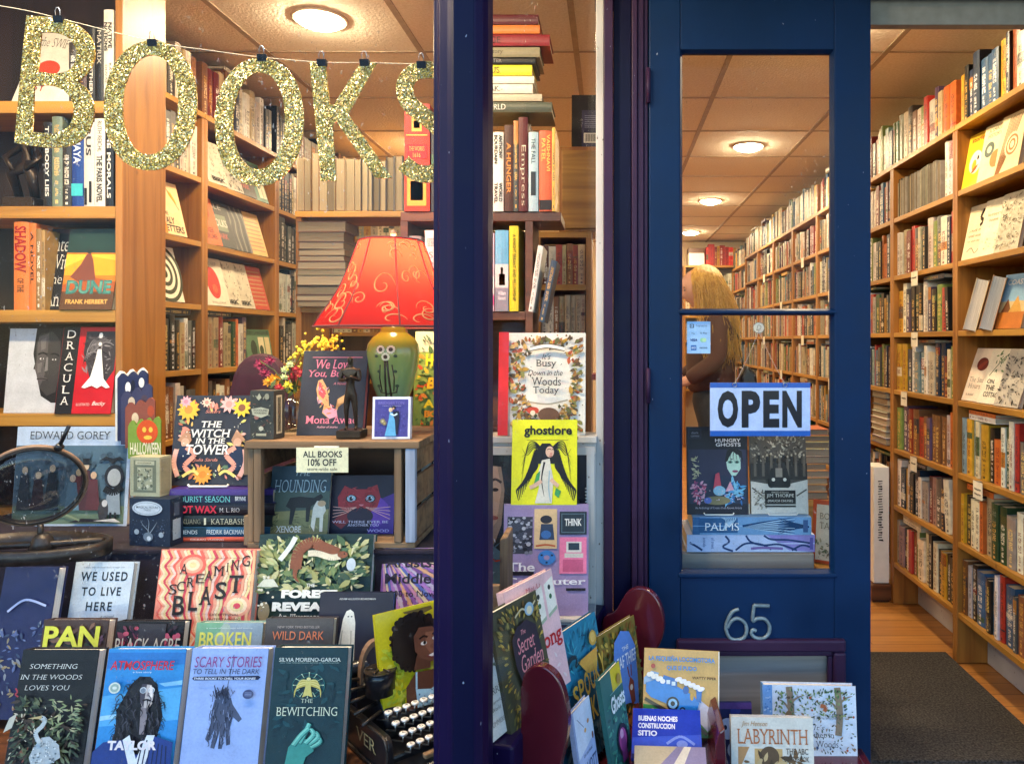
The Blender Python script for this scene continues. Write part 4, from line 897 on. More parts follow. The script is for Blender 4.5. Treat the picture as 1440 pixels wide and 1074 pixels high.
def a_pattern(A): A.leaves(21, 90, ['#a9a08c', '#6f6a5c', '#cfc6b0'], (.02, .02, .98, .98), (.04, .12)).txt('#2c2822', 'BIRK', .2, .06, .8, .16, .03)
def a_dark(A): A.txt('#cfc8b8', 'ISLE', .1, .82, .7, .93, 0, True).rect('#77806a', .08, .35, .8, .7).txt('#e0dccc', 'FOLKS', .15, .45, .8, .6, .01, True).txt('#b9584a', 'PARK', .2, .18, .7, .3, .02)
def a_wave(A):
    for k in range(8): A.curve('#8d877c' if k % 2 else '#2a2826', [(.0 + .12 * k, 1), (.12 + .12 * k, .7), (-.02 + .14 * k, .4), (.1 + .12 * k, 0)], .025)
def a_ruled(A):
    for k in range(9): A.rect('#b98452', .1, .1 + .095 * k, .9, .13 + .095 * k)
def a_green(A): A.rect('#3f5f44', 0, .82, 1, 1).txt('#1d241c', 'BODY LANGUAGE', .06, .86, .95, .95, .02).ell('#2f3f2f', .3, .45, .12, .2).rect('#d9d0a8', .5, .1, .72, .78).rect('#cfc396', .76, .1, .95, .78).ell('#3a4a38', .6, .4, .08, .12)
face_out_left(2.70, LLV[2], .13, .19, .015, '#d98a2e', 'orange face-out book with dark red leaf, behind the slanted cream one', a_roger)
face_out_left(2.815, LLV[2], .14, .215, .02, '#ecc795', 'cream face-out book with bold black title and a yellow fruit', a_letters)
face_out_left(2.78, LLV[3], .155, .22, .02, '#ece2c8', 'cream face-out book with a dark concentric spiral', a_spiral)
for y, w_, cv, lab, art in ((3.11, .12, '#d2662c', 'orange and cream face-out book beside the upright', a_roger), (3.20, .15, '#3b3a36', 'dark grey face-out book with a pale square and white title', a_dark), (3.345, .15, '#4a4844', 'dark face-out book with pale wavy streaks', a_wave), (3.50, .15, '#d9b268', 'tan face-out book ruled with brown lines', a_ruled)):
    face_out_left(y, LLV[2], w_, .215, .02, cv, lab, art, 17)
for y, w_, cv, lab, art in ((3.12, .17, '#e6dcc4', 'cream face-out book with a large red oval', a_oval), (3.25, .15, '#d9cfb6', 'grey patterned face-out book next to the red oval one', a_pattern), (3.37, .15, '#d2c9b2', 'patterned face-out book left of the orange one', a_pattern), (3.53, .14, '#b8452c', 'orange red face-out book at the right end of its shelf', a_ruled)):
    face_out_left(y, LLV[3], w_, .215, .02, cv, lab, art, 16)
for y, w_, cv, lab, art in ((3.14, .14, '#d8d0be', 'pale face-out book on the shelf below the letter O', a_pattern), (3.27, .14, '#c9c2b2', 'light grey face-out book below the second letter O', a_etch), (3.40, .14, '#48463f', 'dark face-out book with a red corner below the second O', a_dark), (3.53, .13, '#4f7d6a', 'green face-out book at the right end below the second O', a_green)):
    face_out_left(y, LLV[1], w_, .2, .02, cv, lab, art, 18)
face_out_left(3.485, LLV[4], .21, .17, .02, '#5f8262', 'wide green face-out book with two cream panels', a_green, 10)

# ------------------------------------------------------------------ free-standing case in the middle with page edges outwards
MY = 3.0; mc = thing('bookcase', (-1.05, MY, 0), 'free-standing pine case holding a row of page edges above a flat pile', 'bookcase')
mx0, mx1 = P(418, 0, MY).x, P(567, 0, MY).x; mz = zat(297, MY); mz2 = zat(432, MY)
g = MB(); g.box(mx0 - .01, mx1, MY, MY + .24, mz - .024, mz); g.build('shelf', M['pine_x'], mc, bevel=.002)
g = MB(); g.box(mx0 - .0098, mx0 + .012, MY + .01, MY + .24, .003, mz - .0245); g.build('side_panel', M['pine_z'], mc)
g = MB(); g.box(mx1 - .024, mx1 - .002, MY + .05, MY + .24, .003, mz - .0245); g.build('side_panel', M['pine_z'], mc)
g = MB(); g.box(mx0 + .0125, mx1 - .0245, MY + .01, MY + .24, mz2 - .02, mz2); g.build('shelf', M['pine_x'], mc)
PT = [('#b8a47c', 'tan', 3), ('#8a6a48', 'brown', 2), ('#3a3230', 'dark', 2), ('#cdbd98', 'buff', 3), ('#6a6a6a', 'grey', 2)]
fill_row(Vector((mx0 - .006, MY - .006, mz + .001)), (1, 0, 0), 0, mx1 - mx0, .25, 901, 'page-edge row below the letter K', 'books with page edges outwards', tmin=.018, tmax=.04, fore=True, hmin=.20, tones=PT)
flat_stack((P(455, 0, MY).x, MY - .03, mz2 + .001), None, 0, 903, 11, 'of the pile left of the red lampshade', 'books piled flat left of the lampshade', w=(.18, .205), fore=True, tones=[('#6d4a30', 'brown', 2), ('#3f3a36', 'dark', 2), ('#8a7a5a', 'tan', 2), ('#5a2a22', 'wine', 1)], t=(.022, .042))
for i, z in enumerate((1.33, 1.62, 1.90)):                        # a further case behind; cream and yellow spines paint in its warm light
    fill_row(Vector((-1.75, 4.55, z)), (1, 0, 0), 0, .62, .23, 910 + i, None, tmin=.018, tmax=.045, tones=[('#efe0b2', 'c', 4), ('#d9a24a', 'y', 2), ('#e9d9b0', 'b', 3), ('#8a5a2a', 'n', 1), ('#c9d2b0', 'g', 1)])
fc = thing('bookcase', (-1.44, 4.55, 0), 'lit pine case behind the flat pile of books', 'bookcase')
for z in (1.33, 1.62, 1.90, 2.18, 1.04):
    g = MB(); g.box(-1.76, -1.12, 4.555, 4.76, z - .022, z - .0006); g.build('shelf', M['pine_x'], fc)
for x in (-1.782, -1.1195):
    g = MB(); g.box(x, x + .0215, 4.555, 4.76, .003, 2.18); g.build('side_panel', M['pine_z'], fc)
g = MB(); g.box(-1.782, -1.1, 4.7605, 4.77, .003, 2.18); g.build('back_panel', M['pine_back'], fc)
# black spines and a hanging bag between the two
# ------------------------------------------------------------------ dark bookcase in the middle, behind the purple post
KY = 2.24; kx0, kx1 = P(563, 0, KY).x, P(789, 0, KY).x; kz = zat(298, KY); kz2 = zat(438, KY); kz3 = zat(600, KY)
kc = thing('bookcase', (-.4, KY, 0), 'dark stained bookcase behind the purple corner post with a tall pile on top', 'bookcase')
g = MB(); g.box(kx0, kx1, KY, KY + .19, kz - .028, kz); g.build('shelf', M['dark_wood'], kc, bevel=.002)
g = MB(); g.box(kx0 + .022, P(748, 0, KY).x - .02, KY + .002, KY + .19, kz2 - .026, kz2); g.build('shelf', M['dark_wood'], kc, bevel=.002)
g = MB(); g.box(kx0 + .022, P(748, 0, KY).x - .02, KY + .002, KY + .19, kz3 - .026, kz3); g.build('shelf', M['dark_wood'], kc, bevel=.002)
for x in (kx0, P(748, 0, KY).x - .0195):
    g = MB(); g.box(x, x + .0215, KY + .001, KY + .19, .003, kz - .0285); g.build('side_panel', M['dark_wood'], kc)
g = MB(); g.box(kx0, P(748, 0, KY).x, KY + .1905, KY + .2, .003, kz - .03); g.build('back_panel', M['dark_wood'], kc)
G2 = 'books on the dark middle bookcase'
spines_px([(568, 604, 146, '#a8331f', 'big red leather book with gilt ornament, seen through the letter S', [('#', '#d9a24a', .08, .90, .92, .915, 0, 0, 0), ('#', '#d9a24a', .08, .70, .92, .712, 0, 0, 0), ('#', '#d9a24a', .3, .74, .7, .87, 0, 0, 0), ('#', '#a8331f', .38, .77, .62, .84, 0, 0, 0), ('#', '#c41f22', .1, .49, .9, .62, 0, 0, 0), ('THE WORKS', '#e8c060', .2, .56, .8, .60, 0, True, 0), ('1616', '#e8c060', .35, .50, .65, .54, 0, True, 0), ('#', '#1c1614', .02, .36, .98, .42, 0, 0, 0), ('#', '#c08a3a', .12, .05, .88, .33, 0, 0, 0), ('#', '#8f2a1a', .25, .1, .75, .28, 0, 0, 0)], .3)], KY - .008, kz, G2, .17)
spines_px([(606, 628, 175, '#2a2624', 'black book mostly hidden behind the purple post'), (628, 650, 182, '#7a5a3a', 'brown book hidden behind the purple post'), (650, 684, 180, '#caa', 'pale book hidden behind the purple post'),
 (684, 693, 186, '#3a2a22', 'brown book with gold lettering left of the white travel book', [('LOST WORLD', '#d2a45a', .2, .1, .8, .9, .02, True, -1)]),
 (693, 708, 186, '#e6dfd0', 'white book with bold black spine words, right of the purple post', [('ANTHONY', '#1c1a18', .55, .66, .9, .96, .03, False, -1), ('BOURDAIN', '#1c1a18', .12, .60, .45, .96, .03, False, -1), ('WORLD', '#1c1a18', .55, .12, .9, .36, .03, False, -1), ('TRAVEL', '#1c1a18', .12, .1, .45, .36, .03, False, -1)]),
 (709, 722, 176, '#4a2c1c', 'brown book with orange lettering right of the white travel book', [('A HUNGER', '#d98a3a', .25, .2, .75, .8, .03, True, -1)]), (722, 729, 170, '#3a3a30', 'slim olive book on the dark bookcase'), (729, 742, 165, '#5a2018', 'dark red book with pale script letters', [('Empress', '#e8dcc0', .2, .06, .8, .7, .0, True, -1)]),
 (743, 757, 186, '#aac0c6', 'pale blue book with black oval on its spine', [('#', '#2a3034', .25, .2, .75, .5, 0, 0, 0), ('THE FALL', '#28343a', .3, .6, .7, .92, 0, False, -1)]), (758, 776, 184, '#cf6238', 'orange red book with a yellow title and dark foot', [('#', '#2a201c', .02, .02, .98, .14, 0, 0, 0), ('VAISHNAVI', '#f0c860', .6, .5, .88, .95, .01, False, -1), ('PATEL', '#f0c860', .2, .62, .5, .9, .01, False, -1)]), (776, 781, 180, '#d2a33a', 'slim yellow book at the right end of the dark bookcase')], KY - .006, kz, G2)
spines_px([(575, 592, 332, '#8d8a86', 'grey book beside the tall white book above the lampshade'), (597, 615, 324, '#e4dfd6', 'tall white book with spaced black capitals beside the lampshade', [('MARY BEARD', '#2a2725', .2, .8, .8, .9, 0, True, 0), ('S', '#1f1d1c', .35, .66, .65, .73, 0, True, 0), ('P', '#1f1d1c', .35, .54, .65, .61, 0, True, 0), ('Q', '#1f1d1c', .33, .41, .67, .49, 0, True, 0), ('R', '#1f1d1c', .35, .28, .65, .36, 0, True, 0)], .2), (616, 684, 330, '#54463a', 'row end hidden behind the purple post'),
 (685, 695, 328, '#eec3cb', 'pink book with a white panel and black script', [('#', '#f4ece6', .0, .22, 1, .45, 0, 0, 0), ('for Santa', '#1d1a1c', .3, .24, .75, .43, .02, False, -1), ('#', '#d0508a', .0, .08, 1, .2, 0, 0, 0), ('Paradise Punks', '#c0607a', .35, .5, .7, .97, 0, False, -1)]),
 (696, 715, 324, '#6fb0d0', 'blue and grey book with a small figure on its spine', [('#', '#8d8d98', .0, .0, 1, .29, 0, 0, 0), ('#', '#d8d4d0', .0, .29, 1, .58, 0, 0, 0), ('#', '#22242a', .3, .32, .75, .46, 0, 0, 0), ('#', '#c9a088', .42, .46, .6, .54, 0, 0, 0), ('William', '#eef0f4', .2, .2, .8, .25, .01, False, 0), ('Viscount', '#eef0f4', .2, .14, .8, .19, .01, False, 0)]),
 (716, 729, 318, '#e8cf2e', 'yellow book with black spine lettering right of the post', [('A KNIGHT ERRANT AND FELLOWSHIP', '#241f12', .38, .12, .72, .9, .01, False, -1)])], KY - .004, kz2, G2)
def leanbook(px, zb, Y, t_, h, col, ang, lab, dd=.14):
    g = MB(); raw_book(g, Matrix(), t_, h, dd, C(col), .37); o = g.build('book', [M['spine'], M['pages']]); o.matrix_basis = Matrix.Translation((P(px, 0, Y).x, Y, zb + .001)) @ Matrix.Rotation(R(ang), 4, 'Y'); tag(o, lab, 'book')
# tall pile on top of the standing books
G3 = 'books piled flat on the dark middle bookcase'
pile = [(143, 159, 776, '#4c5042', 'WORLD', '#efe9d8', 'olive grey book lowest in the tall pile'), (132, 142, 762, '#b9ae96', None, None, 'worn pale book second from the bottom of the tall pile'), (118, 131, 749, '#dcd6c8', 'INAK:-', '#2a2826', 'white book with black letters in the tall pile'), (107, 117, 751, '#e6dfcc', None, None, 'cream book below the yellow one in the tall pile'),
        (91, 106, 748, '#e2cf36', 'NUS', '#2a2512', 'bright yellow book in the tall pile'), (81, 90, 753, '#1a191b', 'WHITER', '#8f8a86', 'black book above the yellow one in the tall pile'), (66, 80, 759, '#8f8568', 'a history', '#4a4230', 'tan book below the red one in the tall pile'), (48, 64, 773, '#8c2a30', 'AGE', '#3a1216', 'dark red book, widest of the upper tall pile'), (35, 47, 759, '#d97a35', 'IT', '#1f1612', 'orange book second from the top of the tall pile'), (20, 34, 757, '#5a2028', None, None, 'wine red book on top of the tall pile')]
PY_ = KY - .002
ztop = zat(166, KY)
zz = max(zat(165, KY - .006), zat(159, PY_)) + .002
for (y0, y1, xr, col, s, sc2, lab) in pile:
    z0 = zat(y1, PY_); z0 = max(z0, zz + .0008); z1 = max(zat(y0, PY_), z0 + .012) - .0005; xr_ = P(xr, 0, PY_).x; h = .215; t_ = z1 - z0; zz = z1
    Mx = Matrix.Translation((xr_ - h, PY_, z1)) @ Matrix.Rotation(R(90), 4, 'Y')
    o = one_book(Mx, t_, h, .15, C(col), (y0 * .37) % 1, lab, G3, auto=False)
    o.data.materials[0] = M['spine_plain']
    if s:
        m = MB(); v_, f_, a_ = glyphs(s, .01, True); hh = t_ * .55; ww = min(hh * a_, .075); xx = P(688, 0, PY_).x - (0 if a_ < 6 else 0) - ww * .35
        m.hull([(xx + p * ww, PY_ - .0012, z0 + t_ * .22 + q * hh) for p, q in v_], f_, C(sc2)); m.build('spine_lettering', M['print'], o)
# small pine case further back, wooden cabinet above it
SY = 2.9; scs = thing('bookcase', (-.2, SY, 0), 'small pine bookcase behind the right pane with brown spines', 'bookcase')
sx0, sx1 = P(752, 0, SY).x, P(832, 0, SY).x; sz = [zat(326, SY), zat(400, SY), zat(470, SY), .95, .6]
for x in (sx0, sx1 - .022):
    g = MB(); g.box(x, x + .022, SY, SY + .22, .003, sz[0] - .0225); g.build('side_panel', M['pine_z'], scs)
for i, z in enumerate(sz):
    g = MB(); g.box(sx0 if i == 0 else sx0 + .0225, sx1 if i == 0 else sx1 - .0225, SY + (0 if i == 0 else .002), SY + .22, z - .022, z); g.build('shelf', M['pine_x'], scs)
    if 0 < i < 4: fill_row(Vector((sx0 + .024, SY, z + .001)), (1, 0, 0), 0, sx1 - sx0 - .05, min(.19, sz[i - 1] - z - .035), 930 + i, f'shelf {["", "one", "two", "three"][i]} of the small pine bookcase', 'books in the small pine bookcase', tmin=.014, tmax=.032, hmin=.14, tones=[('#8a5a34', 'brown', 3), ('#c9b48a', 'tan', 3), ('#6a3a22', 'dark brown', 2), ('#b0452a', 'rust', 2), ('#efe6d2', 'cream', 1)])
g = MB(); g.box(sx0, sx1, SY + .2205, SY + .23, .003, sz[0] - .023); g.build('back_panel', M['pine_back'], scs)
cb = thing('cabinet', (-.11, SY, sz[0]), 'plain wooden cabinet standing on the small pine bookcase', 'cabinet')
g = MB(); g.box(P(786, 0, SY).x, P(850, 0, SY).x, SY + .003, SY + .21, sz[0] + .0006, zat(206, SY)); g.build('carcass', M['pine_z'], cb, bevel=.003)
g = MB(); g.box(P(790, 0, SY).x, P(846, 0, SY).x, SY - .008, SY + .0026, sz[0] + .012, zat(212, SY)); g.build('door', M['pine_x'], cb, bevel=.003)
def a_bar(A):
    A.rect('#2b2c4a', .35, .0, 1, .72)
    for k in range(7): A.rect('#7a7c98', .45, .40 + .035 * k, .95, .41 + .035 * k)
    A.rect('#f0eee8', .42, .12, .98, .30)
    for k in range(16): A.rect('#15151a', .46 + .03 * k, .14, .46 + .03 * k + (.018 if k % 3 else .01), .28)
book_px(824, 205, 134, 40, SY + .05, 6, .02, '#141216', 'black book turned back outwards with a barcode, on the wooden cabinet', a_bar, zb=zat(206, SY) + .001)
leanbook(742, kz2, KY + .0, .016, .2, '#e8e4d8', 9, 'white book leaning right of the yellow spine'); leanbook(757, kz2 - .03, KY + .02, .018, .19, '#3a4a5c', 12, 'dark blue book leaning behind the patterned picture book')

o = STUFF.build('shelved_books', [M['spine'], M['pages']]); print('AREAS', len(AR), sorted(AR, reverse=True)[::20]); tag(o, 'rows of small book spines filling the far shelves', 'books', None, 'stuff')
# ------------------------------------------------------------------ window display: steps and plinths
def step(x0, x1, y0, y1, z0, z1, label, m='cloth', name='display_step', cat='display step'):
    t = thing(name, ((x0 + x1) / 2, (y0 + y1) / 2, z0), label, cat)
    g = MB(); g.box(x0, x1, y0, y1, z0, z1 - .012); g.build('body', M[m], t)
    g = MB(); g.box(x0 - .004, x1 + .004, y0 - .004, y1 + .004, z1 - .0118, z1); g.build('top_board', M[m], t, bevel=.003)
ZF = .435
g = MB(); g.box(-2.19, -.30, 1.37, 2.19, -.199, ZF - .001); struct('display_floor', g, M['dark_wood'])
g = MB(); g.prism([(-.2995, 1.40), (-.2995, 2.19), (-.075, 2.19), (-.075, 2.10), (-.245, 1.42)], -.199, ZF - .001, 'z'); struct('display_floor', g, M['dark_wood'])
step(-1.6, -.46, 1.66, 1.785, ZF, .54, 'low dark cloth covered step behind the second row of novels')
step(-1.75, -.80, 1.80, 2.17, ZF, .775, 'dark cloth covered step under the picture book, the lens and the pile')
step(-.79, -.42, 1.80, 2.17, ZF, .774, 'dark cloth covered step under the wooden crate')
G4 = 'novels in the front rows of the shop window'
WH = (.86, .84, .80)
# front row
def a_woods(A):
    A.vm(.917, .101)
    A.leaves(31, 420, ['#3c4a3a', '#56614a', '#2a2f2c', '#6f7a5c', '#4a3a30'], (.02, .02, .98, .56), (.05, .16), .3, lambda x, y: y < .42 + .12 * math.sin(7 * x) + .05)
    A.leaves(33, 60, ['#8f9a6a', '#b9b58a', '#7c8a6a'], (.55, .3, .98, .58), (.06, .13), .22).leaves(34, 50, ['#b9a48c', '#d9cdb4', '#8a4a3a'], (.03, .05, .6, .5), (.03, .07), .3)
    A.poly('#c9c4b4', [(.0, .30), (.10, .34), (.14, .46), (.05, .42)]).poly('#b7bfc4', [(.42, .04), (.62, .03), (.78, .10), (.74, .2), (.60, .27), (.50, .26), (.42, .18), (.38, .1)])
    A.dots(4, 60, ['#6f7d86', '#dfe4e6'], (.42, .06, .72, .24), (.006, .014)).curve('#c3cacc', [(.50, .22), (.43, .30), (.50, .36), (.52, .41), (.46, .43)], .028).poly('#c9b07a', [(.48, .445), (.30, .42), (.47, .415)]).line('#8a8478', [(.55, .05), (.54, -.0)], .012).line('#8a8478', [(.64, .05), (.64, .0)], .012).ell('#15181a', .485, .432, .008, .008)
    A.txt('#eceae2', 'SOMETHING', .22, .835, .84, .875, .0, True, .15).txt('#eceae2', 'IN THE WOODS', .12, .745, .92, .785, .0, True, .15).txt('#eceae2', 'LOVES YOU', .20, .655, .78, .695, .0, True, .15).curve('#b03a48', [(.08, .67), (.11, .64), (.09, .62), (.13, .60)], .01)
book_px(58, 1096, 913, 110, 1.43, 13, .03, '#16171c', 'black novel with white italic capitals and a pale heron among leaves', a_woods, zb=ZF, group=G4, page=WH)
def a_atmo(A):
    A.rect('#2f8fd6', 0, 0, 1, 1).vm(.894, .078).poly('#57aee6', [(0, .62), (1, .70), (1, .42), (0, .36)]).poly('#8fcdf0', [(.7, .73), (1, .76), (1, .72), (.78, .705)]).poly('#a8d8f2', [(0, .45), (.25, .47), (.2, .43), (0, .41)]).poly('#2a78c4', [(0, 1), (1, 1), (1, .9), (0, .86)])
    r = random.Random(5)
    A.poly('#1b1a24', [(.34, .72), (.44, .79), (.58, .79), (.68, .72), (.74, .60), (.80, .45), (.76, .28), (.80, .12), (.62, .05), (.30, .05), (.18, .16), (.22, .34), (.20, .5), (.28, .62)])
    for k in range(70):
        a = r.uniform(0, 6.28); x, y = .49 + .27 * math.cos(a), .42 + .34 * math.sin(a); A.curve('#1b1a24', [(x, y), (x + r.uniform(-.06, .06), y + .03), (x + .09 * math.cos(a), y + r.uniform(-.05, .05))], .007, True, 3)
    A.poly('#c3b7b4', [(.50, .73), (.62, .72), (.66, .64), (.655, .56), (.60, .50), (.54, .52), (.50, .58), (.48, .66)]).poly('#4a4450', [(.5, .73), (.56, .73), (.55, .52), (.50, .58), (.48, .66)])
    for cx_ in (.52, .625): A.ell('#d9dde2', cx_, .675, .042, .042).ell('#7d8a9a', cx_, .672, .034, .034)
    A.curve('#2a2026', [(.53, .585), (.58, .595), (.63, .585)], .012).poly('#f0e4de', [(.60, .72), (.64, .70), (.65, .62), (.62, .60), (.60, .66)]).poly('#8a7c80', [(.585, .66), (.61, .65), (.60, .62), (.57, .625)]).poly('#8d8288', [(.52, .53), (.62, .52), (.60, .3), (.54, .3)])
    for k in range(120):
        x = r.choice([r.uniform(.22, .52), r.uniform(.60, .78)]); y = r.uniform(.12, .66); A.curve(r.choice(['#1b1a24', '#34333f', '#121119', '#4a4754']), [(x, y), (x + r.uniform(-.05, .05), y - .04), (x + r.uniform(-.04, .04), y - .09)], .008, True, 3)
    A.poly('#1f3c86', [(0, .0), (1, .0), (1, .24), (.72, .30), (.6, .14), (.42, .14), (.36, .26), (.12, .24), (0, .16)]).poly('#e9edf2', [(.36, .26), (.44, .3), (.56, .1), (.66, .3), (.76, .3), (.66, .0), (.5, .0)])
    for k in range(7): A.line('#12234f', [(.62 + .05 * k, .27 - .01 * k), (.58 + .06 * k, .0)], .008)
    A.ell('#dfe7d8', .17, .70, .075, .075).ell('#9fb8b0', .17, .70, .055, .055).ell('#e9efe6', .17, .70, .03, .02)
    A.txt('#cf2236', 'ATMOSPHERE', .08, .855, .90, .935, .012, False, .12).txt('#e9f2fa', 'a love story', .38, .825, .62, .845, 0).txt('#f2e9ee', 'TAYLOR', .18, .175, .80, .255, .05)
book_px(184, 1096, 912, 112, 1.43, 13, .032, '#2f8fd6', 'bright blue novel with a dark curly haired figure in round glasses and red capitals', a_atmo, zb=ZF, group=G4, page=WH)
def a_scary(A):
    A.vm(.796, .17).txt('#8a3a86', 'SCARY STORIES', .06, .86, .94, .965, .0, False, .1).txt('#2c3560', 'TO TELL IN THE DARK', .05, .795, .92, .845, .0, False, .12).poly('#1c2347', [(.03, .745), (.05, .765), (.9, .775), (.93, .76), (.9, .735), (.06, .73)]).txt('#dfe6fa', 'THREE BOOKS TO CHILL YOUR BONES', .07, .742, .88, .763, .03, False, .15)
    r = random.Random(9); A.line('#39425e', [(.55, .98), (.50, .6)], .004)
    A.poly('#4a5470', [(.38, .62), (.50, .66), (.56, .58), (.60, .5), (.66, .44), (.74, .36), (.70, .33), (.62, .38), (.60, .28), (.62, .12), (.57, .11), (.54, .25), (.52, .08), (.47, .08), (.47, .25), (.42, .08), (.37, .09), (.40, .26), (.33, .14), (.29, .17), (.34, .32), (.34, .45), (.36, .54)])
    for k in range(90): x, y = r.uniform(.32, .62), r.uniform(.1, .62); A.line(r.choice(['#232b47', '#8d9ac0', '#1a2038']), [(x, y), (x + r.uniform(-.03, .03), y + r.uniform(.02, .07))], .004)
    for k in range(22): x = r.uniform(.34, .54); A.line('#1f2744', [(x, .56 + r.uniform(0, .06)), (x + r.uniform(-.05, .05), .62 + r.uniform(0, .07))], .006)
    A.ell('#46507a', .80, .60, .07, .07)
    for k in range(3): A.rect('#9fadd6', .755, .585 + .014 * k, .845, .589 + .014 * k)
book_px(305, 1096, 911, 110, 1.43, 13, .034, '#9db6ec', 'pale periwinkle novel with scratchy purple letters and a gnarled hand', a_scary, zb=ZF, group=G4, page=WH)
def a_bewitch(A):
    A.vm(.73, .235)
    A.leaves(41, 60, ['#0f3a44', '#164a54', '#0b2f3a'], (.03, .05, .97, .85), (.08, .2), .4)
    for rr_ in (.16, .22): A.curve('#2f7f7a', [(.5 + rr_ * math.cos(a * .314), .645 + rr_ * .62 * math.sin(a * .314)) for a in range(21)], .003)
    for k in range(12): a = 2 * math.pi * k / 12; A.line('#bcd8b0', [(.5 + .13 * math.cos(a), .655 + .085 * math.sin(a)), (.5 + .19 * math.cos(a), .655 + .125 * math.sin(a))], .004).ell('#e3eec4', .5 + .2 * math.cos(a), .655 + .13 * math.sin(a), .009, .009)
    for s in (-1, 1):
        for k in range(6): A.curve('#c9b65a' if k % 2 else '#e6d888', [(.5 + s * .02, .70 - .008 * k), (.5 + s * (.10 + .012 * k), .705 - .018 * k), (.5 + s * (.16 + .004 * k), .64 - .022 * k)], .017, True)
    A.poly('#d9cb74', [(.47, .70), (.53, .70), (.54, .62), (.57, .53), (.5, .55), (.43, .53), (.46, .62)]).ell('#e9dd98', .5, .72, .028, .03)
    A.poly('#3f988e', [(.26, -.2), (.30, .02), (.38, .09), (.50, .11), (.62, .07), (.64, -.02), (.54, -.08), (.50, -.2)])
    for pts, w_ in (((.60, .02), (.71, .07), (.69, .12)), .026), (((.57, .05), (.68, .12), (.64, .175)), .028), (((.52, .06), (.62, .15), (.575, .205)), .029), (((.44, .06), (.50, .16), (.555, .262)), .027), (((.36, .04), (.45, .14), (.548, .215)), .032): A.curve('#1f6a6a', [(x + .008, y - .006) for x, y in pts], w_ + .006).curve('#5fb8a8', list(pts), w_).curve('#8fd6c4', [(x - .006, y + .004) for x, y in pts], w_ * .35)
    A.txt('#e8efe6', 'SILVIA MORENO-GARCIA', .08, .905, .92, .945, .015, True).txt('#9fb8b4', 'NEW YORK TIMES BESTSELLING AUTHOR OF MEXICAN GOTHIC', .10, .885, .90, .897, 0).txt('#dfe9cf', 'THE', .42, .475, .58, .515, .0, True).txt('#e6edd2', 'BEWITCHING', .10, .34, .92, .43, .005, True)
book_px(424, 1096, 910, 106, 1.43, 12, .034, '#0f3640', 'dark teal novel with a golden bird above pale title capitals', a_bewitch, zb=ZF, group=G4, page=WH)
# second row
def a_navy(A): A.leaves(51, 120, ['#5a6a9a', '#8a8f9a', '#3a4a6a', '#9a8a6a'], (.05, .05, .95, .6), (.06, .16)).curve('#aeb8e0', [(.2, .7), (.5, .78), (.9, .74)], .02)
book_px(10, 985, 797, 78, 1.62, 13, .03, '#1d2452', 'navy novel with silvery plants, cut off by the left edge of the view', a_navy, zb=ZF + .02, group=G4, page=WH)
def a_pan(A):
    A.leaves(52, 110, ['#5a3a30', '#3a2a26', '#7d5a48', '#2c3a2a', '#6a4a5a'], (.02, .02, .98, .98), (.1, .26), .4).txt('#e3e04a', 'PAN', .05, .775, .90, .95, .03)
book_px(84, 1046, 871, 94, 1.57, 12, .03, '#4a3630', 'brown leafy novel with huge yellow capitals', a_pan, zb=ZF, group=G4, page=WH)
def a_black(A):
    A.leaves(53, 80, ['#3a1f2a', '#5a2a38', '#2a2024', '#7a3a4a'], (.02, .66, .98, .98), (.08, .2), .4).dots(5, 26, ['#a8354c', '#c9566a'], (.05, .75, .95, .95), (.02, .045)).poly('#3a3438', [(.35, .78), (.35, .98), (.75, .98), (.75, .78)]).txt('#cfc2b0', 'BLACK ACRE', .03, .73, 1.15 * .85, .86, .0)
book_px(192, 1046, 873, 98, 1.565, 12, .028, '#1d1719', 'black novel with pink blossoms and thin tan capitals', a_black, zb=ZF, group=G4, page=WH)
def a_broken(A):
    A.poly('#7fb08c', [(0, 0), (.55, 0), (.4, 1), (0, 1)]).poly('#98a9b4', [(.55, 0), (1, 0), (1, 1), (.4, 1)]).dots(6, 16, ['#6f9f9a', '#a9b8a8', '#86a0b0'], (.1, .1, .9, .95), (.05, .13)).txt('#efe76a', 'BROKEN', .06, .79, .84, .92, .02).txt('#efe76a', 'COUNTRY', .05, .60, .92, .73, .02).txt('#e9efe8', 'a novel of marriage and mercy', .15, .945, .85, .96)
book_px(307, 1046, 875, 96, 1.565, 12, .03, '#8fae9f', 'misty green novel with hand drawn yellow capitals', a_broken, zb=ZF, group=G4, page=WH)
def a_wild(A): A.poly('#55504e', [(0, .6), (1, .75), (1, 1), (0, 1)]).txt('#e8865a', 'WILD DARK', .11, .825, .87, .895, .0).txt('#b9aaa2', 'NEW YORK TIMES BESTSELLER', .18, .92, .8, .94).txt('#e8865a', 'SHORE', .3, .72, .7, .79, .0).leaves(54, 40, ['#3a3636', '#6a625e'], (.02, .02, .98, .4), (.1, .2))
book_px(408, 1040, 869, 98, 1.56, 12, .028, '#4a4444', 'dark grey novel with thin orange capitals, between green and teal covers', a_wild, zb=ZF, group=G4, page=(.72, .66, .5))
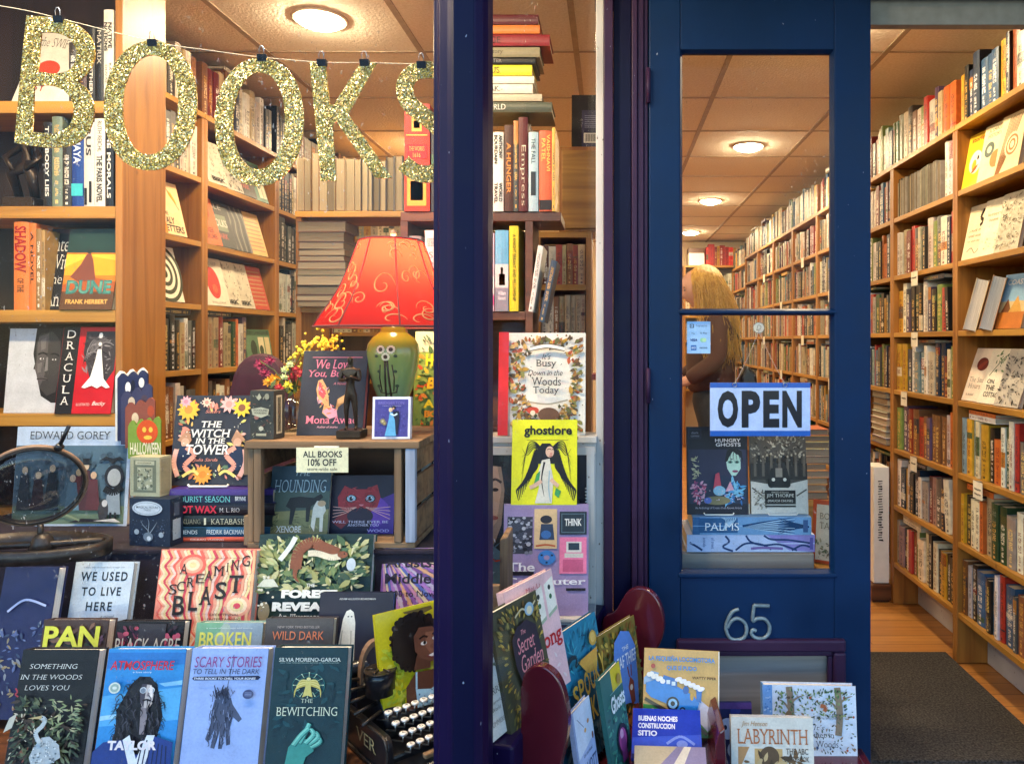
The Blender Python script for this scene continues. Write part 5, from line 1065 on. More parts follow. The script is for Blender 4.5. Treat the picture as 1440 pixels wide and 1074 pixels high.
# third row
def a_live(A):
    A.rect('#b9c8d8', 0, 0, 1, 1).poly('#c9d4de', [(0, .5), (1, .6), (1, 1), (0, 1)])
    r = random.Random(3)
    for s, x in ((1, 0), (-1, 1)):
        for k in range(7): y = r.uniform(.03, .3); A.curve('#4a5a6a', [(x, y), (x + s * r.uniform(.06, .14), y + .05), (x + s * r.uniform(.12, .22), y + r.uniform(.05, .16))], .008, True)
    A.txt('#1d2632', 'WE USED', .12, .815, .92, .905, .02, False, 0, 1.25).txt('#1d2632', 'TO LIVE', .17, .67, .84, .755, .02, False, 0, 1.25).txt('#1d2632', 'HERE', .28, .525, .72, .61, .02, False, 0, 1.25).txt('#6a7886', 'a novel', .55, .46, .78, .485, 0, False, .3).txt('#4a5866', 'a house that was never theirs to begin with', .15, .94, .85, .955)
book_px(127, 885, 790, 84, 1.69, 13, .022, '#b9c8d8', 'pale blue paperback with wide spaced dark capitals in three lines', a_live, zb=.541, group=G4, page=WH)
def a_blast(A):
    cols = ['#e86a5a', '#f2a88a', '#f7d9b4', '#e9d49a', '#d94a5a', '#f0b98a', '#f4cfc0']
    for k in range(34):
        x = .02 + .029 * k; pts = []
        for j in range(15):
            y = j / 14; pts.append((min(.985, max(.015, x + .030 * (1 if j % 2 else -1) * (1 if (y < .3 or y > .8 or x < .25) else .3) + .05 * math.sin(5 * y + 4 * x))), .01 + .98 * y))
        A.line(cols[k % 7], pts, .0135)
    for k, (x, y) in enumerate(((.35, .86), (.85, .5), (.8, .15), (.25, .1))):
        for j in range(4): A.ell(cols[(k + j) % 7], x, y, .14 - .034 * j, .11 - .027 * j, 16)
    for ch, x, y, h in (('A', .22, .78, .09), ('S', .13, .60, .09), ('C', .21, .63, .085), ('R', .305, .665, .085), ('E', .40, .70, .08), ('A', .485, .725, .085), ('M', .575, .765, .085), ('I', .705, .80, .08), ('N', .75, .815, .09), ('G', .86, .85, .095)): A.txt('#2c2420', ch, x, y, x + (.085 if ch not in 'MI' else (.11 if ch == 'M' else .02)), y + h, .015, True)
    for ch, x, y, h, ww in (('B', .19, .42, .17, .12), ('L', .335, .46, .165, .11), ('A', .455, .51, .16, .13), ('S', .61, .56, .15, .12), ('T', .745, .615, .155, .15)): A.txt('#2c2420', ch, x, y, x + ww, y + h, .03, True)
    A.txt('#3a2c26', 'EXCEPTIONAL', .58, .415, .88, .435).txt('#3a2c26', 'ENTERTAINING', .56, .375, .9, .395)
book_px(277, 883, 772, 138, 1.70, 12, .03, '#e98a74', 'square pink and coral book with marbled zigzags and climbing black capitals', a_blast, zb=.541, group=G4, spine='#2a201c', page=WH)
def a_forest(A):
    A.vm(.9, .126).leaves(61, 460, ['#7d8f5a', '#a9a86a', '#4f6a48', '#c2bd8a', '#3c5340', '#93985c'], (.01, .36, .99, .94), (.06, .14), .45, lambda x, y: y > .42 + .1 * abs(math.sin(8 * x)))
    A.leaves(62, 60, ['#d6cfa4', '#b9c08a'], (.02, .5, .98, .98), (.03, .08), .3).curve('#8a5238', [(.36, .66), (.38, .82), (.48, .9), (.58, .86), (.72, .80)], .05).curve('#e2d6bc', [(.46, .80), (.54, .80), (.66, .765), (.74, .775)], .028).ell('#8a5238', .76, .79, .045, .032).ell('#1a1412', .775, .797, .007, .007).curve('#8a5238', [(.37, .7), (.36, .6), (.40, .54)], .028, True)
    A.curve('#dfe4dc', [(.22, .74), (.30, .86), (.34, .95)], .022).ell('#c2cdd6', .84, .70, .04, .06).poly('#dcdcc8', [(.04, .50), (.10, .57), (.18, .57), (.23, .50)]).ell('#8a7a5a', .12, .28, .05, .09).dots(7, 12, ['#e6e0c8'], (.05, .3, .2, .6), (.008, .016))
    A.txt('#f2f0e6', 'THE', .47, .50, .54, .53, .02).txt('#f2f0e6', 'FOREST', .26, .40, .74, .475, .065).txt('#f2f0e6', 'REVEALED', .19, .285, .86, .365, .065).txt('#f2f0e6', 'An Illustrated Guide', .24, .215, .84, .262, .0, True)
book_px(432, 886, 751, 165, 1.73, 12, .03, '#1f3634', 'large dark green book with a stoat among pale leaves and white capitals', a_forest, zb=.541, group=G4, page=WH)
def a_ghost(A):
    A.vm(.743, .335).poly('#e9e6d8', [(.24, .02), (.28, .3), (.33, .62), (.37, .70), (.42, .72), (.47, .69), (.50, .58), (.51, .3), (.52, .02)]).curve('#b9b6a8', [(.33, .5), (.31, .25), (.29, .05)], .008).curve('#b9b6a8', [(.45, .5), (.46, .25), (.45, .05)], .008).ell('#22222a', .40, .645, .012, .012).ell('#22222a', .445, .645, .012, .012).txt('#d6d4d0', 'ADAM ALLSUCH BOARDMAN', .26, .82, .76, .84, .01, False, .1)
book_px(490, 945, 833, 106, 1.60, 12, .024, '#2b2a38', 'charcoal book with a small white sheet ghost', a_ghost, zb=ZF + .02, group=G4, page=(.2, .32, .7))
def a_rays(A):
    A.rect('#9a7a9a', 0, 0, 1, 1); cols = ['#8a5aa0', '#c98aa8', '#d9c2a0', '#5a6ab0', '#b07ac0', '#c2b0c8', '#7a4a8a', '#d9a07a']
    for i, (cx_, cy_) in enumerate(((.1, .1), (1, .75), (.0, 1.0))):
        for k in range(22):
            a = (0, math.pi * .5, -math.pi * .5)[i] + k * math.pi / (44 if i != 1 else 22); a2 = a + math.pi / 60
            def ray(a):
                L = 2.0; pts = []
                for s in range(1, 40):
                    x, y = cx_ + L * s / 40 * math.cos(a), cy_ + L * s / 40 * math.sin(a)
                    if not (0 <= x <= 1 and 0 <= y <= 1): break
                    pts.append((x, y))
                return pts[-1] if pts else None
            p, q_ = ray(a), ray(a2)
            if p and q_: A.poly(cols[k % 8], [(cx_, cy_), p, q_])
    A.txt('#2a1c2c', 'Artists of the', .04, .81, .97, .915, .02, False).txt('#2a1c2c', 'Middle East', .04, .655, .86, .755, .02).txt('#2a1c2c', '1900 to Now', .06, .53, .56, .59, .0)
book_px(600, 886, 770, 140, 1.76, 12, .026, '#9a7a9a', 'large book with violet and tan rays, half hidden by the purple post', a_rays, zb=.541, group=G4, page=WH)

# ------------------------------------------------------------------ middle level: picture book, lens, boxes, pile
def a_figures(A):
    A.rect('#b7c8de', 0, 0, 1, 1).rect('#4f6a7c', .0, .02, .97, .81).rect('#6a7f6a', .0, .02, .97, .2)
    A.dots(3, 120, ['#43596a', '#5f7a8a', '#3c5262'], (.02, .2, .95, .74), (.01, .03))
    A.poly('#20242c', [(.74, .66), (.80, .70), (.86, .68), (.92, .70), (.96, .66), (.90, .66), (.86, .62), (.82, .66)])
    for x, c1, c2, hh in ((.57, '#6a3a3c', '#c9b08a', .58), (.63, '#4a2c34', '#d9c0a0', .64), (.70, '#5a3038', '#c9a88a', .55), (.52, '#5f7f92', '#d9c2a8', .52), (.10, '#2f3a44', '#c9b8a0', .6), (.22, '#3a3038', '#c9b8a0', .55), (.34, '#26303a', '#b9a890', .62)):
        A.poly(c1, [(x - .06, .16), (x - .035, hh - .08), (x + .035, hh - .08), (x + .07, .16)]).ell(c2, x, hh - .04, .026, .032)
    A.rect('#1d1f26', .60, .62, .66, .68).rect('#1d1f26', .585, .615, .675, .63).poly('#8f9fae', [(.81, .12), (.83, .38), (.93, .38), (.95, .12)]).ell('#20242e', .88, .50, .085, .10).ell('#a9b0b4', .88, .49, .058, .075).curve('#16181e', [(.80, .38), (.88, .34), (.95, .40)], .03).rect('#1a1c22', .855, .06, .875, .14).rect('#1a1c22', .895, .06, .915, .14)
    A.ell('#3a3a40', .80, .16, .045, .10).ell('#c9ccd0', .81, .23, .024, .03).poly('#25222a', [(.50, .04), (.62, .08), (.80, .07), (.9, .04)]).poly('#d9d6d2', [(.72, .055), (.9, .08), (.96, .04)])
    A.curve('#8a9a7a', [(.3, .08), (.45, .12), (.6, .06)], .008).txt('#1c2433', 'EDWARD GOREY', .13, .875, .83, .955, .01, True)
book_px(97, 738, 600, 162, 2.02, 5, .022, '#b7c8de', 'wide pale blue picture book with old fashioned figures and a bat', a_figures, zb=.776, page=WH)
mg = thing('magnifying_lens', (P(48, 0, 1.75).x, 1.75, .776), 'antique tilted lens in a wooden ring on a round footed hoop', 'lens')
lc = P(47, 683, 1.75); Ml = Matrix.Translation(lc) @ Vector((.61, -.79, -.36)).to_track_quat('Z', 'Y').to_matrix().to_4x4()
g = MB(); g.lathe([(.0985, -.005), (.104, -.006), (.106, 0), (.104, .006), (.0985, .005), (.0985, -.005)], n=48, M=Ml); g.build('wooden_ring', M['brass_ring'], mg)
g = MB(); g.lathe([(.0985, -.0085), (.0945, -.007), (.0945, .007), (.0985, .0085), (.0985, -.0085)], n=48, M=Ml); g.build('inner_rim', M['iron'], mg)
g = MB(); g.lathe([(.0001, -.007), (.05, -.006), (.094, -.002), (.094, .002), (.05, .006), (.0001, .007)], n=40, M=Ml); g.build('glass', M['lens'], mg)
g = MB(); g.tube([P(83, 628, 1.74), P(97, 599, 1.73)], .0045, 8); g.tube([P(80, 631, 1.74), P(86, 626, 1.74)], .009, 8); g.build('pin', M['black'], mg)
hx, hz = P(42, 0, 1.75).x, .8
g = MB(); g.tube([P(57, 737, 1.75), (P(57, 0, 1.75).x, 1.75, .812)], .007, 8); g.lathe([(.03, .79), (.022, .806), (.02, .815), (.012, .825), (.0001, .826)], (P(60, 0, 1.75).x, 1.75, 0), 16); g.tube([(hx + .17 * math.cos(a), 1.75 + .12 * math.sin(a), .80 - .0) for a in (R(200), )] + [(P(58, 0, 1.75).x, 1.75, .80)] + [(hx + .165, 1.76, .806)], .008, 8); g.build('pillar', M['iron'], mg)
g = MB(); prof = [(.168, .776), (.182, .777), (.184, .806), (.170, .808), (.168, .776)]; g.lathe(prof, (hx, 1.75, 0), 48, sy=.55); g.build('hoop', M['iron'], mg)

def carton(x0, x1, yt, yb, Y, D, col, label, art, yaw=0, name='card_box', cat='box', side=None, lean=0, zb=None):
    W_ = (x1 - x0) * Y / F; z0 = zat(yb, Y) if zb is None else zb; H_ = zat(yt, Y) - z0
    Mx = frame_M(Vector((P(x0, 0, Y).x, Y, z0)), R(yaw), R(lean)); t = thing(name, None, label, cat, None, Mx)
    g = MB(); g.box(0, W_, 0, D, 0, H_, C(col)); 
    if side:
        for u0, u1, v0, v1, c in side: g.face([(W_ + .0003, D * u0, H_ * v0), (W_ + .0003, D * u1, H_ * v0), (W_ + .0003, D * u1, H_ * v1), (W_ + .0003, D * u0, H_ * v1)], C(c))
    g.build('carton', M['print'], t, local=True)
    A = Art(W_, H_); art(A); A.build(t); return t
def a_magic(A):
    A.dots(8, 60, ['#3a4a62', '#5a6a80'], (.05, .05, .95, .6), (.006, .016)).curve('#8a96a4', [(.5, .1), (.5, .3), (.35, .45), (.3, .55)], .012, True).curve('#8a96a4', [(.5, .25), (.62, .4), (.7, .52)], .012, True).curve('#8a96a4', [(.48, .3), (.5, .5), (.46, .6)], .01, True).ell('#6f7d8c', .48, .2, .12, .1).ell('#c9d2da', .5, .17, .05, .05).ell('#9aa6b2', .2, .3, .06, .06).ell('#9aa6b2', .8, .25, .06, .06)
    A.ell('#b9c4d0', .46, .80, .37, .16, 20).ell('#8794a4', .46, .80, .33, .13, 20).ell('#c2ccd6', .46, .80, .31, .12, 20).txt('#1d2836', 'MAGICAL HOURS', .19, .80, .73, .845, .02, True).txt('#1d2836', 'TAROT', .37, .745, .56, .785, .01, True)
carton(182, 245, 700, 780, 1.83, .045, '#1e2b40', 'midnight blue card box with a pale title plaque, left of the stacked novels', a_magic, side=[(.2, .8, .12, .55, '#9fb0c0'), (.3, .7, .62, .9, '#44546a')], yaw=-8, zb=.776)
def a_paleframe(A): A.rect('#6f7462', .12, .1, .88, .92).rect('#b9b79c', .18, .80, .82, .90).rect('#a4a58a', .24, .16, .76, .74).dots(9, 40, ['#5c614f', '#7d8068', '#cfccb4'], (.26, .18, .74, .72), (.02, .05)).txt('#4a4d3c', 'WANDERER', .26, .835, .74, .87, .01)
carton(183, 229, 642, 701, 1.85, .04, '#a9a88c', 'small sage green card box standing on the midnight blue box', a_paleframe, side=[(.1, .9, .05, .95, '#8d8c74')], yaw=-8, zb=.776 + (zat(700, 1.83) - .776) + .001)
# die-cut Halloween pop-up
hb = thing('novelty_book', P(195, 640, 1.98), 'die cut stepped children\'s book with an orange pumpkin and pale letters', 'book')
def scal(x0, x1, yt, yb, n, seed, Y):
    r = random.Random(seed); pts = [P(x0, yb, Y)]
    for i in range(n * 5 + 1):
        u = i / (n * 5); pts.append(P(x0 + (x1 - x0) * u, yt[0] + (yt[1] - yt[0]) * u - 7 * abs(math.sin(u * n * math.pi)) - r.uniform(0, 1.5), Y))
    pts.append(P(x1, yb, Y)); return pts
for (x0, x1, yt, yb, n, c, Y) in ((162, 207, (530, 524), 620, 3, '#e9e6df', 2.03), (165, 208, (533, 527), 620, 3, '#23284e', 2.02), (170, 214, (560, 545), 625, 3, '#3a3a5a', 2.01), (176, 218, (575, 565), 630, 3, '#8a4a3a', 2.0), (180, 226, (600, 592), 645, 4, '#7d9a3a', 1.985)):
    g = MB(); pts = [(p.x, p.z) for p in scal(x0, x1, yt, yb, n, int(x0 * 7 + n), Y)]; g.c = (*C(c), 1); g.prism(pts, Y, Y + .004); g.build('page_layer', M['print'], hb)
g = MB()
def disc_px(g, px, py, rx, ry, Y, c, n=18, off=0): g.hull([P(px + rx * math.cos(6.2832 * i / n), py + ry * math.sin(6.2832 * i / n), Y) - Vector((0, off, 0)) for i in range(n)], [tuple(range(n))], C(c))
disc_px(g, 207, 607, 15, 17, 1.984, '#d9541e'); disc_px(g, 203, 604, 3, 4, 1.984, '#f2c84a', 8, .0004); disc_px(g, 212, 604, 3, 4, 1.984, '#f2c84a', 8, .0004); disc_px(g, 208, 615, 6, 3, 1.984, '#f2c84a', 10, .0004)
for (x, y, rx, ry, Y, c) in ((180, 545, 4, 8, 2.0195, '#e9e6df'), (187, 542, 3, 8, 2.0195, '#14162c'), (199, 538, 4, 7, 2.0195, '#e9e6df'), (185, 566, 5, 8, 2.0095, '#c9b8a0'), (203, 562, 5, 7, 2.0095, '#4a3a4a'), (190, 588, 5, 8, 1.9995, '#d9c2a0'), (212, 578, 5, 8, 1.9995, '#b04a2a')): disc_px(g, x, y, rx, ry, Y, c, 12)
g.build('print', M['print'], hb)
v, f, a = glyphs('HALLOWEEN', .02); g = MB(); p0, p1 = P(183, 639, 1.984), P(226, 622, 1.984); g.hull([(p0.x + q * (p1.x - p0.x), 1.9836, p0.z + s * (p1.z - p0.z)) for q, s in v], f, C('#efe6c2')); g.build('lettering', M['print'], hb)
# pile of novels with the flower bordered picture book on top
def pile_book(y0, y1, x0, x1, Y, zb, col, label, words, D=.15, top=None):
    X0_, X1_ = P(x0, 0, Y).x, P(x1, 0, Y).x; z1 = zat(y0, Y); T_ = z1 - zb
    o = one_book(Matrix.Translation((X0_, Y, z1)) @ Matrix.Rotation(R(90), 4, 'Y'), T_, X1_ - X0_, D, C(col), .4, label, 'novels piled flat in the window', auto=False); o.data.materials[0] = M['spine_plain']
    m = MB()
    for s, c, u0, u1, v0, v1, bold, serif in words:
        if s == '#': m.hull([(P(u, 0, Y).x, Y - .0007, zb + w_ * T_) for u, w_ in ((u0, v0), (u1, v0), (u1, v1), (u0, v1))], [(0, 1, 2, 3)], C(c)); continue
        v_, f_, a_ = glyphs(s, bold, serif); xa, xb = P(u0, 0, Y).x, P(u1, 0, Y).x
        m.hull([(xa + p * (xb - xa), Y - .0012, zb + (v0 + q * (v1 - v0)) * T_) for p, q in v_], f_, C(c))
    m.build('spine_lettering', M['print'], o); return z1
yz = .776
for (y0, x0, x1, col, lab, words) in ((755, 246, 385, '#d8583c', 'coral novel at the bottom of the pile by the crate', [('OCEAN VUONG', '#f4dcd0', 268, 315, .3, .7, 0, False)]),
  (741, 243, 380, '#1d4f72', 'blue teal novel second from the bottom of the pile by the crate', [('#', '#17384a', 243, 290, .02, .98, 0, 0), ('FRIENDS', '#c9d6de', 250, 278, .3, .7, 0, False), ('FREDRIK BACKMAN', '#dfe9ee', 291, 343, .28, .75, 0, False)]),
  (725, 240, 383, '#202a2c', 'dark green black novel with silver serif capitals in the pile by the crate', [('R.F. KUANG', '#a9a690', 244, 282, .28, .7, 0, True), ('#', '#d9d4b8', 287, 290, .2, .8, 0, 0), ('KATABASIS', '#d9d4b8', 297, 345, .25, .75, 0, True)]),
  (708, 243, 386, '#1b1420', 'black novel with brushed red capitals in the pile by the crate', [('HOT WAX', '#d8324a', 246, 305, .2, .85, .03, False), ('M. L. RIO', '#e9e2e2', 309, 337, .3, .65, .0, True)]),
  (688, 238, 384, '#43307c', 'purple novel on top of the pile with turquoise capitals', [('#', '#1b2340', 240, 384, .02, .6, 0, 0), ('TOURIST SEASON', '#7fd8d8', 246, 324, .1, .52, .01, True), ('BRYNNE', '#d9e2ea', 331, 346, .2, .5, .01, False)])):
    yz = pile_book(y0, None, x0, x1, 1.86, yz + .0006, col, lab, words)
def a_witch(A):
    kp = lambda x, y: (abs(x - .5) > .27 or y < .24 or y > .84)
    A.leaves(71, 150, ['#e8907a', '#f0c06a', '#f2b8a8', '#8a9a6a', '#c9704f', '#e9d878', '#5f7a5a'], (.04, .04, .96, .97), (.05, .13), .4, kp)
    A.flower('#f0b83a', '#e8903a', .17, .84, .15, 12).flower('#f2a8b0', '#e88a9a', .13, .93, .08).flower('#f4b8b0', '#e89a90', .68, .9, .12).flower('#f0c83a', '#8a5a3a', .85, .86, .13, 10).flower('#f0a03a', '#e88a2a', .42, .12, .13, 14).flower('#f2c8b0', '#d98a7a', .4, .92, .07)
    for s, x in ((1, .17), (-1, .83)):
        A.poly('#b98a6a', [(x - s * .10, .50), (x + s * .02, .62), (x + s * .08, .5), (x + s * .04, .44)]).ell('#d9a88a', x, .47, .05, .06).poly('#1f2b46', [(x - s * .06, .43), (x + s * .08, .44), (x + s * .10, .2), (x - s * .02, .16), (x - s * .12, .22)]).curve('#e8a08a', [(x + s * .02, .42), (x + s * .13, .34), (x + s * .02, .22), (x + s * .1, .14)], .03).curve('#e8b0a0', [(x - s * .1, .4), (x - s * .12, .25), (x - s * .06, .1)], .03)
        A.curve('#f0d878', [(x, .10), (x + s * .12, .16), (x + s * .2, .12)], .018)
    A.dots(10, 50, ['#f2ead8'], (.06, .06, .94, .95), (.004, .009), kp)
    A.txt('#f4efe6', 'THE', .36, .64, .62, .71, .03, True, .12).txt('#f4efe6', 'WITCH', .23, .53, .74, .62, .03, True, .12).txt('#f4efe6', 'IN THE', .30, .46, .68, .52, .03, True, .12).txt('#f4efe6', 'TOWER', .19, .34, .74, .45, .03, True, .12).txt('#e8907a', 'Julia Sarda', .29, .255, .60, .30, 0, False, .35).txt('#e8907a', 'The', .45, .885, .55, .91, 0, False, .3).txt('#e8907a', 'Three', .42, .845, .57, .875, 0, False, .3).txt('#e8907a', 'Sisters', .40, .80, .59, .835, 0, False, .3)
book_px(294, 0, 556, 112, 1.90, 9, .014, '#33343c', 'charcoal picture book with a bright border of flowers, on top of the pile', a_witch, zb=yz + .002)
es = thing('book_stand', P(293, 684, 1.88), 'small clear plastic book stand under the flower bordered picture book', 'book stand')
g = MB(); q0 = Vector((P(265, 0, 1.875).x, 1.872, yz)); q1 = Vector((P(322, 0, 1.875).x, 1.872, yz)); g.tube([q0 + Vector((0, 0, .010)), q0 + Vector((.004, 0, .005)), q1 + Vector((-.004, 0, .005)), q1 + Vector((0, 0, .010))], .0028, 8); g.build('lip', M['white'], es)
g = MB(); g.box(q0.x + .02, q1.x - .02, 1.873, 1.95, yz + .0008, yz + .0018); g.build('foot', M['clear'], es)

# ------------------------------------------------------------------ the wooden crate and what is in and on it
CY0 = 1.80; cz1 = zat(620, CY0); cz0 = .776
cx0, cx1 = P(347, 0, CY0).x, P(583, 0, CY0).x
cr = thing('wooden_crate', ((cx0 + cx1) / 2, 1.95, cz0), 'old wooden crate on its side holding two dark novels, with one pale blue front edge', 'crate')
for z0, z1 in ((cz1 - .018, cz1),):
    for k in range(3): g = MB(); g.box(cx0 - .004, cx1 + .012, CY0 - .004 + .112 * k, CY0 + .105 + .112 * k, z0, z1); g.build('top_board', M['crate'], cr, bevel=.002)
g = MB(); g.box(cx0, cx1, CY0 + .002, CY0 + .32, cz0, cz0 + .014); g.build('bottom_board', M['crate'], cr, bevel=.002)
for x, w_ in ((cx0, .014), (cx0 + .016, .018), (cx1 - .05, .018)):
    g = MB(); g.box(x, x + w_, CY0 + (.004 if w_ == .014 else .0), CY0 + .02, cz0 + .0145, cz1 - .0185); g.build('post', M['crate_z'], cr, bevel=.002)
M['blue_edge'] = wood('pale_blue_painted_edge', '#a9b8d2', '#7d8aa6', 'z', 1.4, .8)
g = MB(); g.box(cx1 - .022, cx1 + .002, CY0 - .002, CY0 + .016, cz0 + .0145, cz1 - .0185); g.build('painted_post', M['blue_edge'], cr, bevel=.002)
for k in range(3):
    for x in (cx0 + .002, cx1 - .012):
        z0 = cz0 + .016 + .082 * k
        g = MB(); g.box(x, x + .011, CY0 + .0205, CY0 + .32, z0, z0 + .070); g.build('side_slat', M['crate'], cr, bevel=.002)
g = MB(); g.box(cx0 + .002, cx1 - .002, CY0 + .3205, CY0 + .332, cz0, cz1 - .02); g.build('back_board', M['dark_wood'], cr)
for k in range(2):
    z0 = cz0 + .016 + .17 * k; g = MB(); g.box(cx0 - .012, cx0 - .0005, CY0 + .01, CY0 + .03, z0 - .01, z0 + .06); g.build('cleat', M['crate_z'], cr)
def a_hound(A):
    A.rect('#2b4250', 0, .62, 1, 1).rect('#7d7c52', 0, 0, 1, .36).rect('#4a5a52', 0, .34, 1, .64).poly('#8f8a5c', [(0, .2), (1, .3), (1, .38), (0, .34)])
    A.leaves(81, 50, ['#6a6a44', '#a39a66', '#585c3c'], (.02, .02, .98, .34), (.05, .12), .2)
    A.poly('#1c1d20', [(.28, .42), (.34, .54), (.5, .56), (.74, .54), (.86, .60), (.9, .55), (.80, .48), (.70, .42), (.68, .2), (.63, .2), (.62, .40), (.45, .40), (.40, .16), (.35, .16), (.36, .38)]).poly('#d9d2c2', [(.72, .14), (.74, .40), (.80, .50), (.92, .48), (.96, .36), (.92, .3), (.92, .06), (.87, .06), (.86, .26), (.80, .26), (.78, .06)]).ell('#c2a07a', .88, .46, .07, .05)
    A.txt('#a9c2cc', 'THE', .40, .86, .66, .93, .0, True, .15).txt('#a9c2cc', 'HOUNDING', .06, .62, .94, .80, .0, True, .15).txt('#e2e6e0', 'XENOBE', .14, .05, .56, .14, .02, True)
book_px(418, 772, 655, 84, 1.86, 10, .026, '#2b4250', 'dark blue green novel with two dogs in a field, left inside the crate', a_hound, zb=cz0 + .015)
def a_cat(A):
    A.rect('#1c1830', 0, 0, 1, 1).poly('#4a2a8a', [(.6, 0), (1, 0), (1, .7), (.8, .6)]).poly('#a02a34', [(.12, .62), (.22, .82), (.34, .76), (.56, .76), (.72, .84), (.78, .62), (.74, .46), (.6, .34), (.3, .34), (.14, .46)]).poly('#6a3aa8', [(.74, .46), (.78, .62), (.9, .5), (.95, .25), (.7, .1), (.6, .34)]).poly('#7d222c', [(.2, .36), (.05, .2), (.2, .08), (.4, .3)])
    for x in (.33, .62): A.ell('#10131c', x, .60, .085, .06).ell('#9fc2d6', x, .60, .066, .05).ell('#0c0f16', x, .60, .028, .034).ell('#f4f6f8', x + .02, .615, .012, .012)
    A.poly('#d9848a', [(.45, .50), (.53, .50), (.49, .46)]).curve('#3a1018', [(.49, .46), (.44, .42), (.38, .43)], .008).curve('#3a1018', [(.49, .46), (.54, .42), (.6, .43)], .008)
    for k in range(4): A.curve('#f0b0a0', [(.56, .45), (.75, .44 - .03 * k), (.94, .46 - .07 * k)], .004).curve('#f0b0a0', [(.42, .45), (.25, .44 - .03 * k), (.06, .46 - .06 * k)], .004)
    A.ell('#241a34', .48, .30, .2, .12).leaves(82, 60, ['#7d1f2a', '#c2404a', '#5a1a24'], (.15, .4, .75, .78), (.05, .1), .12).txt('#d9d2ea', 'WILL THERE EVER BE', .06, .185, .92, .225, .01, True).txt('#d9d2ea', 'ANOTHER YOU', .3, .13, .78, .17, .01, True).txt('#c9b8f0', 'WOOD', .6, .03, .94, .08, .02)
book_px(507, 785, 668, 92, 1.88, 9, .026, '#1c1830', 'dark novel with a big eyed red and violet cat, right inside the crate', a_cat, zb=cz0 + .015)
sg = thing('sale_sign', P(453, 664, CY0 - .012), 'small cream sale sign hanging on the front of the wooden crate', 'sign')
a0, a1 = P(417, 664, CY0 - .010), P(490, 629, CY0 - .010)
g = MB(); g.c = (*C('#e9e4bd'), 1); g.box(a0.x, a1.x, CY0 - .0115, CY0 - .010, a0.z, a1.z); g.build('card', M['matte'], sg)
g = MB(); g.c = (*C('#d9dcd8'), 1); g.box(P(444, 0, CY0).x, P(478, 0, CY0).x, CY0 - .0098, CY0 - .0045, a1.z - .003, a1.z + .003); g.build('tape', M['matte'], sg)
m = MB()
for s, x0, x1, y0, y1, b_ in (('ALL BOOKS', 426, 481, 643, 634, .02), ('10% OFF', 433, 473, 655, 645, .02), ('store-wide sale', 432, 474, 661.5, 657, 0)):
    p0, p1 = P(x0, y0, CY0 - .012), P(x1, y1, CY0 - .012); v, f, a = glyphs(s, b_); m.hull([(p0.x + q * (p1.x - p0.x), CY0 - .0118, p0.z + t_ * (p1.z - p0.z)) for q, t_ in v], f, C('#22242a'))
m.build('lettering', M['matte'], sg)
def a_wood(A):
    A.leaves(83, 70, ['#5a5a50', '#8a8a78', '#3a3a34', '#6a4a44'], (.03, .03, .97, .97), (.06, .16), .4).ell('#8d8c78', .75, .88, .1, .12).poly('#a9a890', [(.3, .85), (.42, .95), (.52, .86), (.4, .8)]).ell('#9a6a60', .3, .45, .1, .09).poly('#b9b8a0', [(.08, .62), (.5, .66), (.84, .62), (.80, .50), (.5, .44), (.14, .50)]).txt('#33342c', 'WOODLAND', .16, .575, .78, .62, .03, True).txt('#33342c', 'WARDENS', .2, .52, .74, .56, .03, True).ell('#c2c1ac', .5, .22, .1, .09).rect('#a9a890', .28, .07, .72, .12)
carton(352, 388, 549, 622, 1.835, .045, '#3b3d3a', 'small charcoal card box with pale woodland animals, at the crate\'s left end', a_wood, yaw=-10, zb=cz1 + .001, side=[(.25, .75, .1, .9, '#b9b8a0'), (.35, .65, .14, .86, '#55564e')])
def a_bunny(A):
    A.rect('#f08a9a', .14, .915, .92, .922).txt('#f2879c', 'We Love', .20, .78, .76, .89, .02, True, .2).txt('#f2879c', 'You, Bunny', .10, .66, .86, .765, .02, True, .2).txt('#d9848a', 'A Novel', .5, .59, .7, .62, 0, False, .3)
    A.poly('#e8b070', [(.26, .64), (.32, .66), (.40, .56), (.44, .44), (.46, .34), (.56, .30), (.60, .36), (.74, .42), (.70, .48), (.58, .42), (.60, .32), (.56, .22), (.46, .20), (.36, .26), (.38, .36), (.28, .42), (.24, .54)]).poly('#e85a5a', [(.27, .63), (.33, .6), (.40, .48), (.36, .42), (.28, .48)]).poly('#f0a8b8', [(.36, .28), (.46, .33), (.58, .30), (.60, .22), (.48, .19)]).leaves(84, 40, ['#f2c87a', '#e86a5a', '#f0b0b8', '#d98a4a'], (.27, .24, .6, .6), (.05, .1), .25, lambda x, y: abs(x - (.28 + .5 * (.62 - y))) < .1)
    A.txt('#f2879c', 'Mona Awad', .12, .135, .92, .225, .02, True).txt('#f2b0bc', 'Author of stories', .30, .085, .62, .11, 0, False, .2)
book_px(463, 612, 493, 92, 1.90, 13, .03, '#33333a', 'dark grey novel with pink lettering and a curling painted ear shape', a_bunny, zb=cz1 + .001, page=(.85, .22, .2))
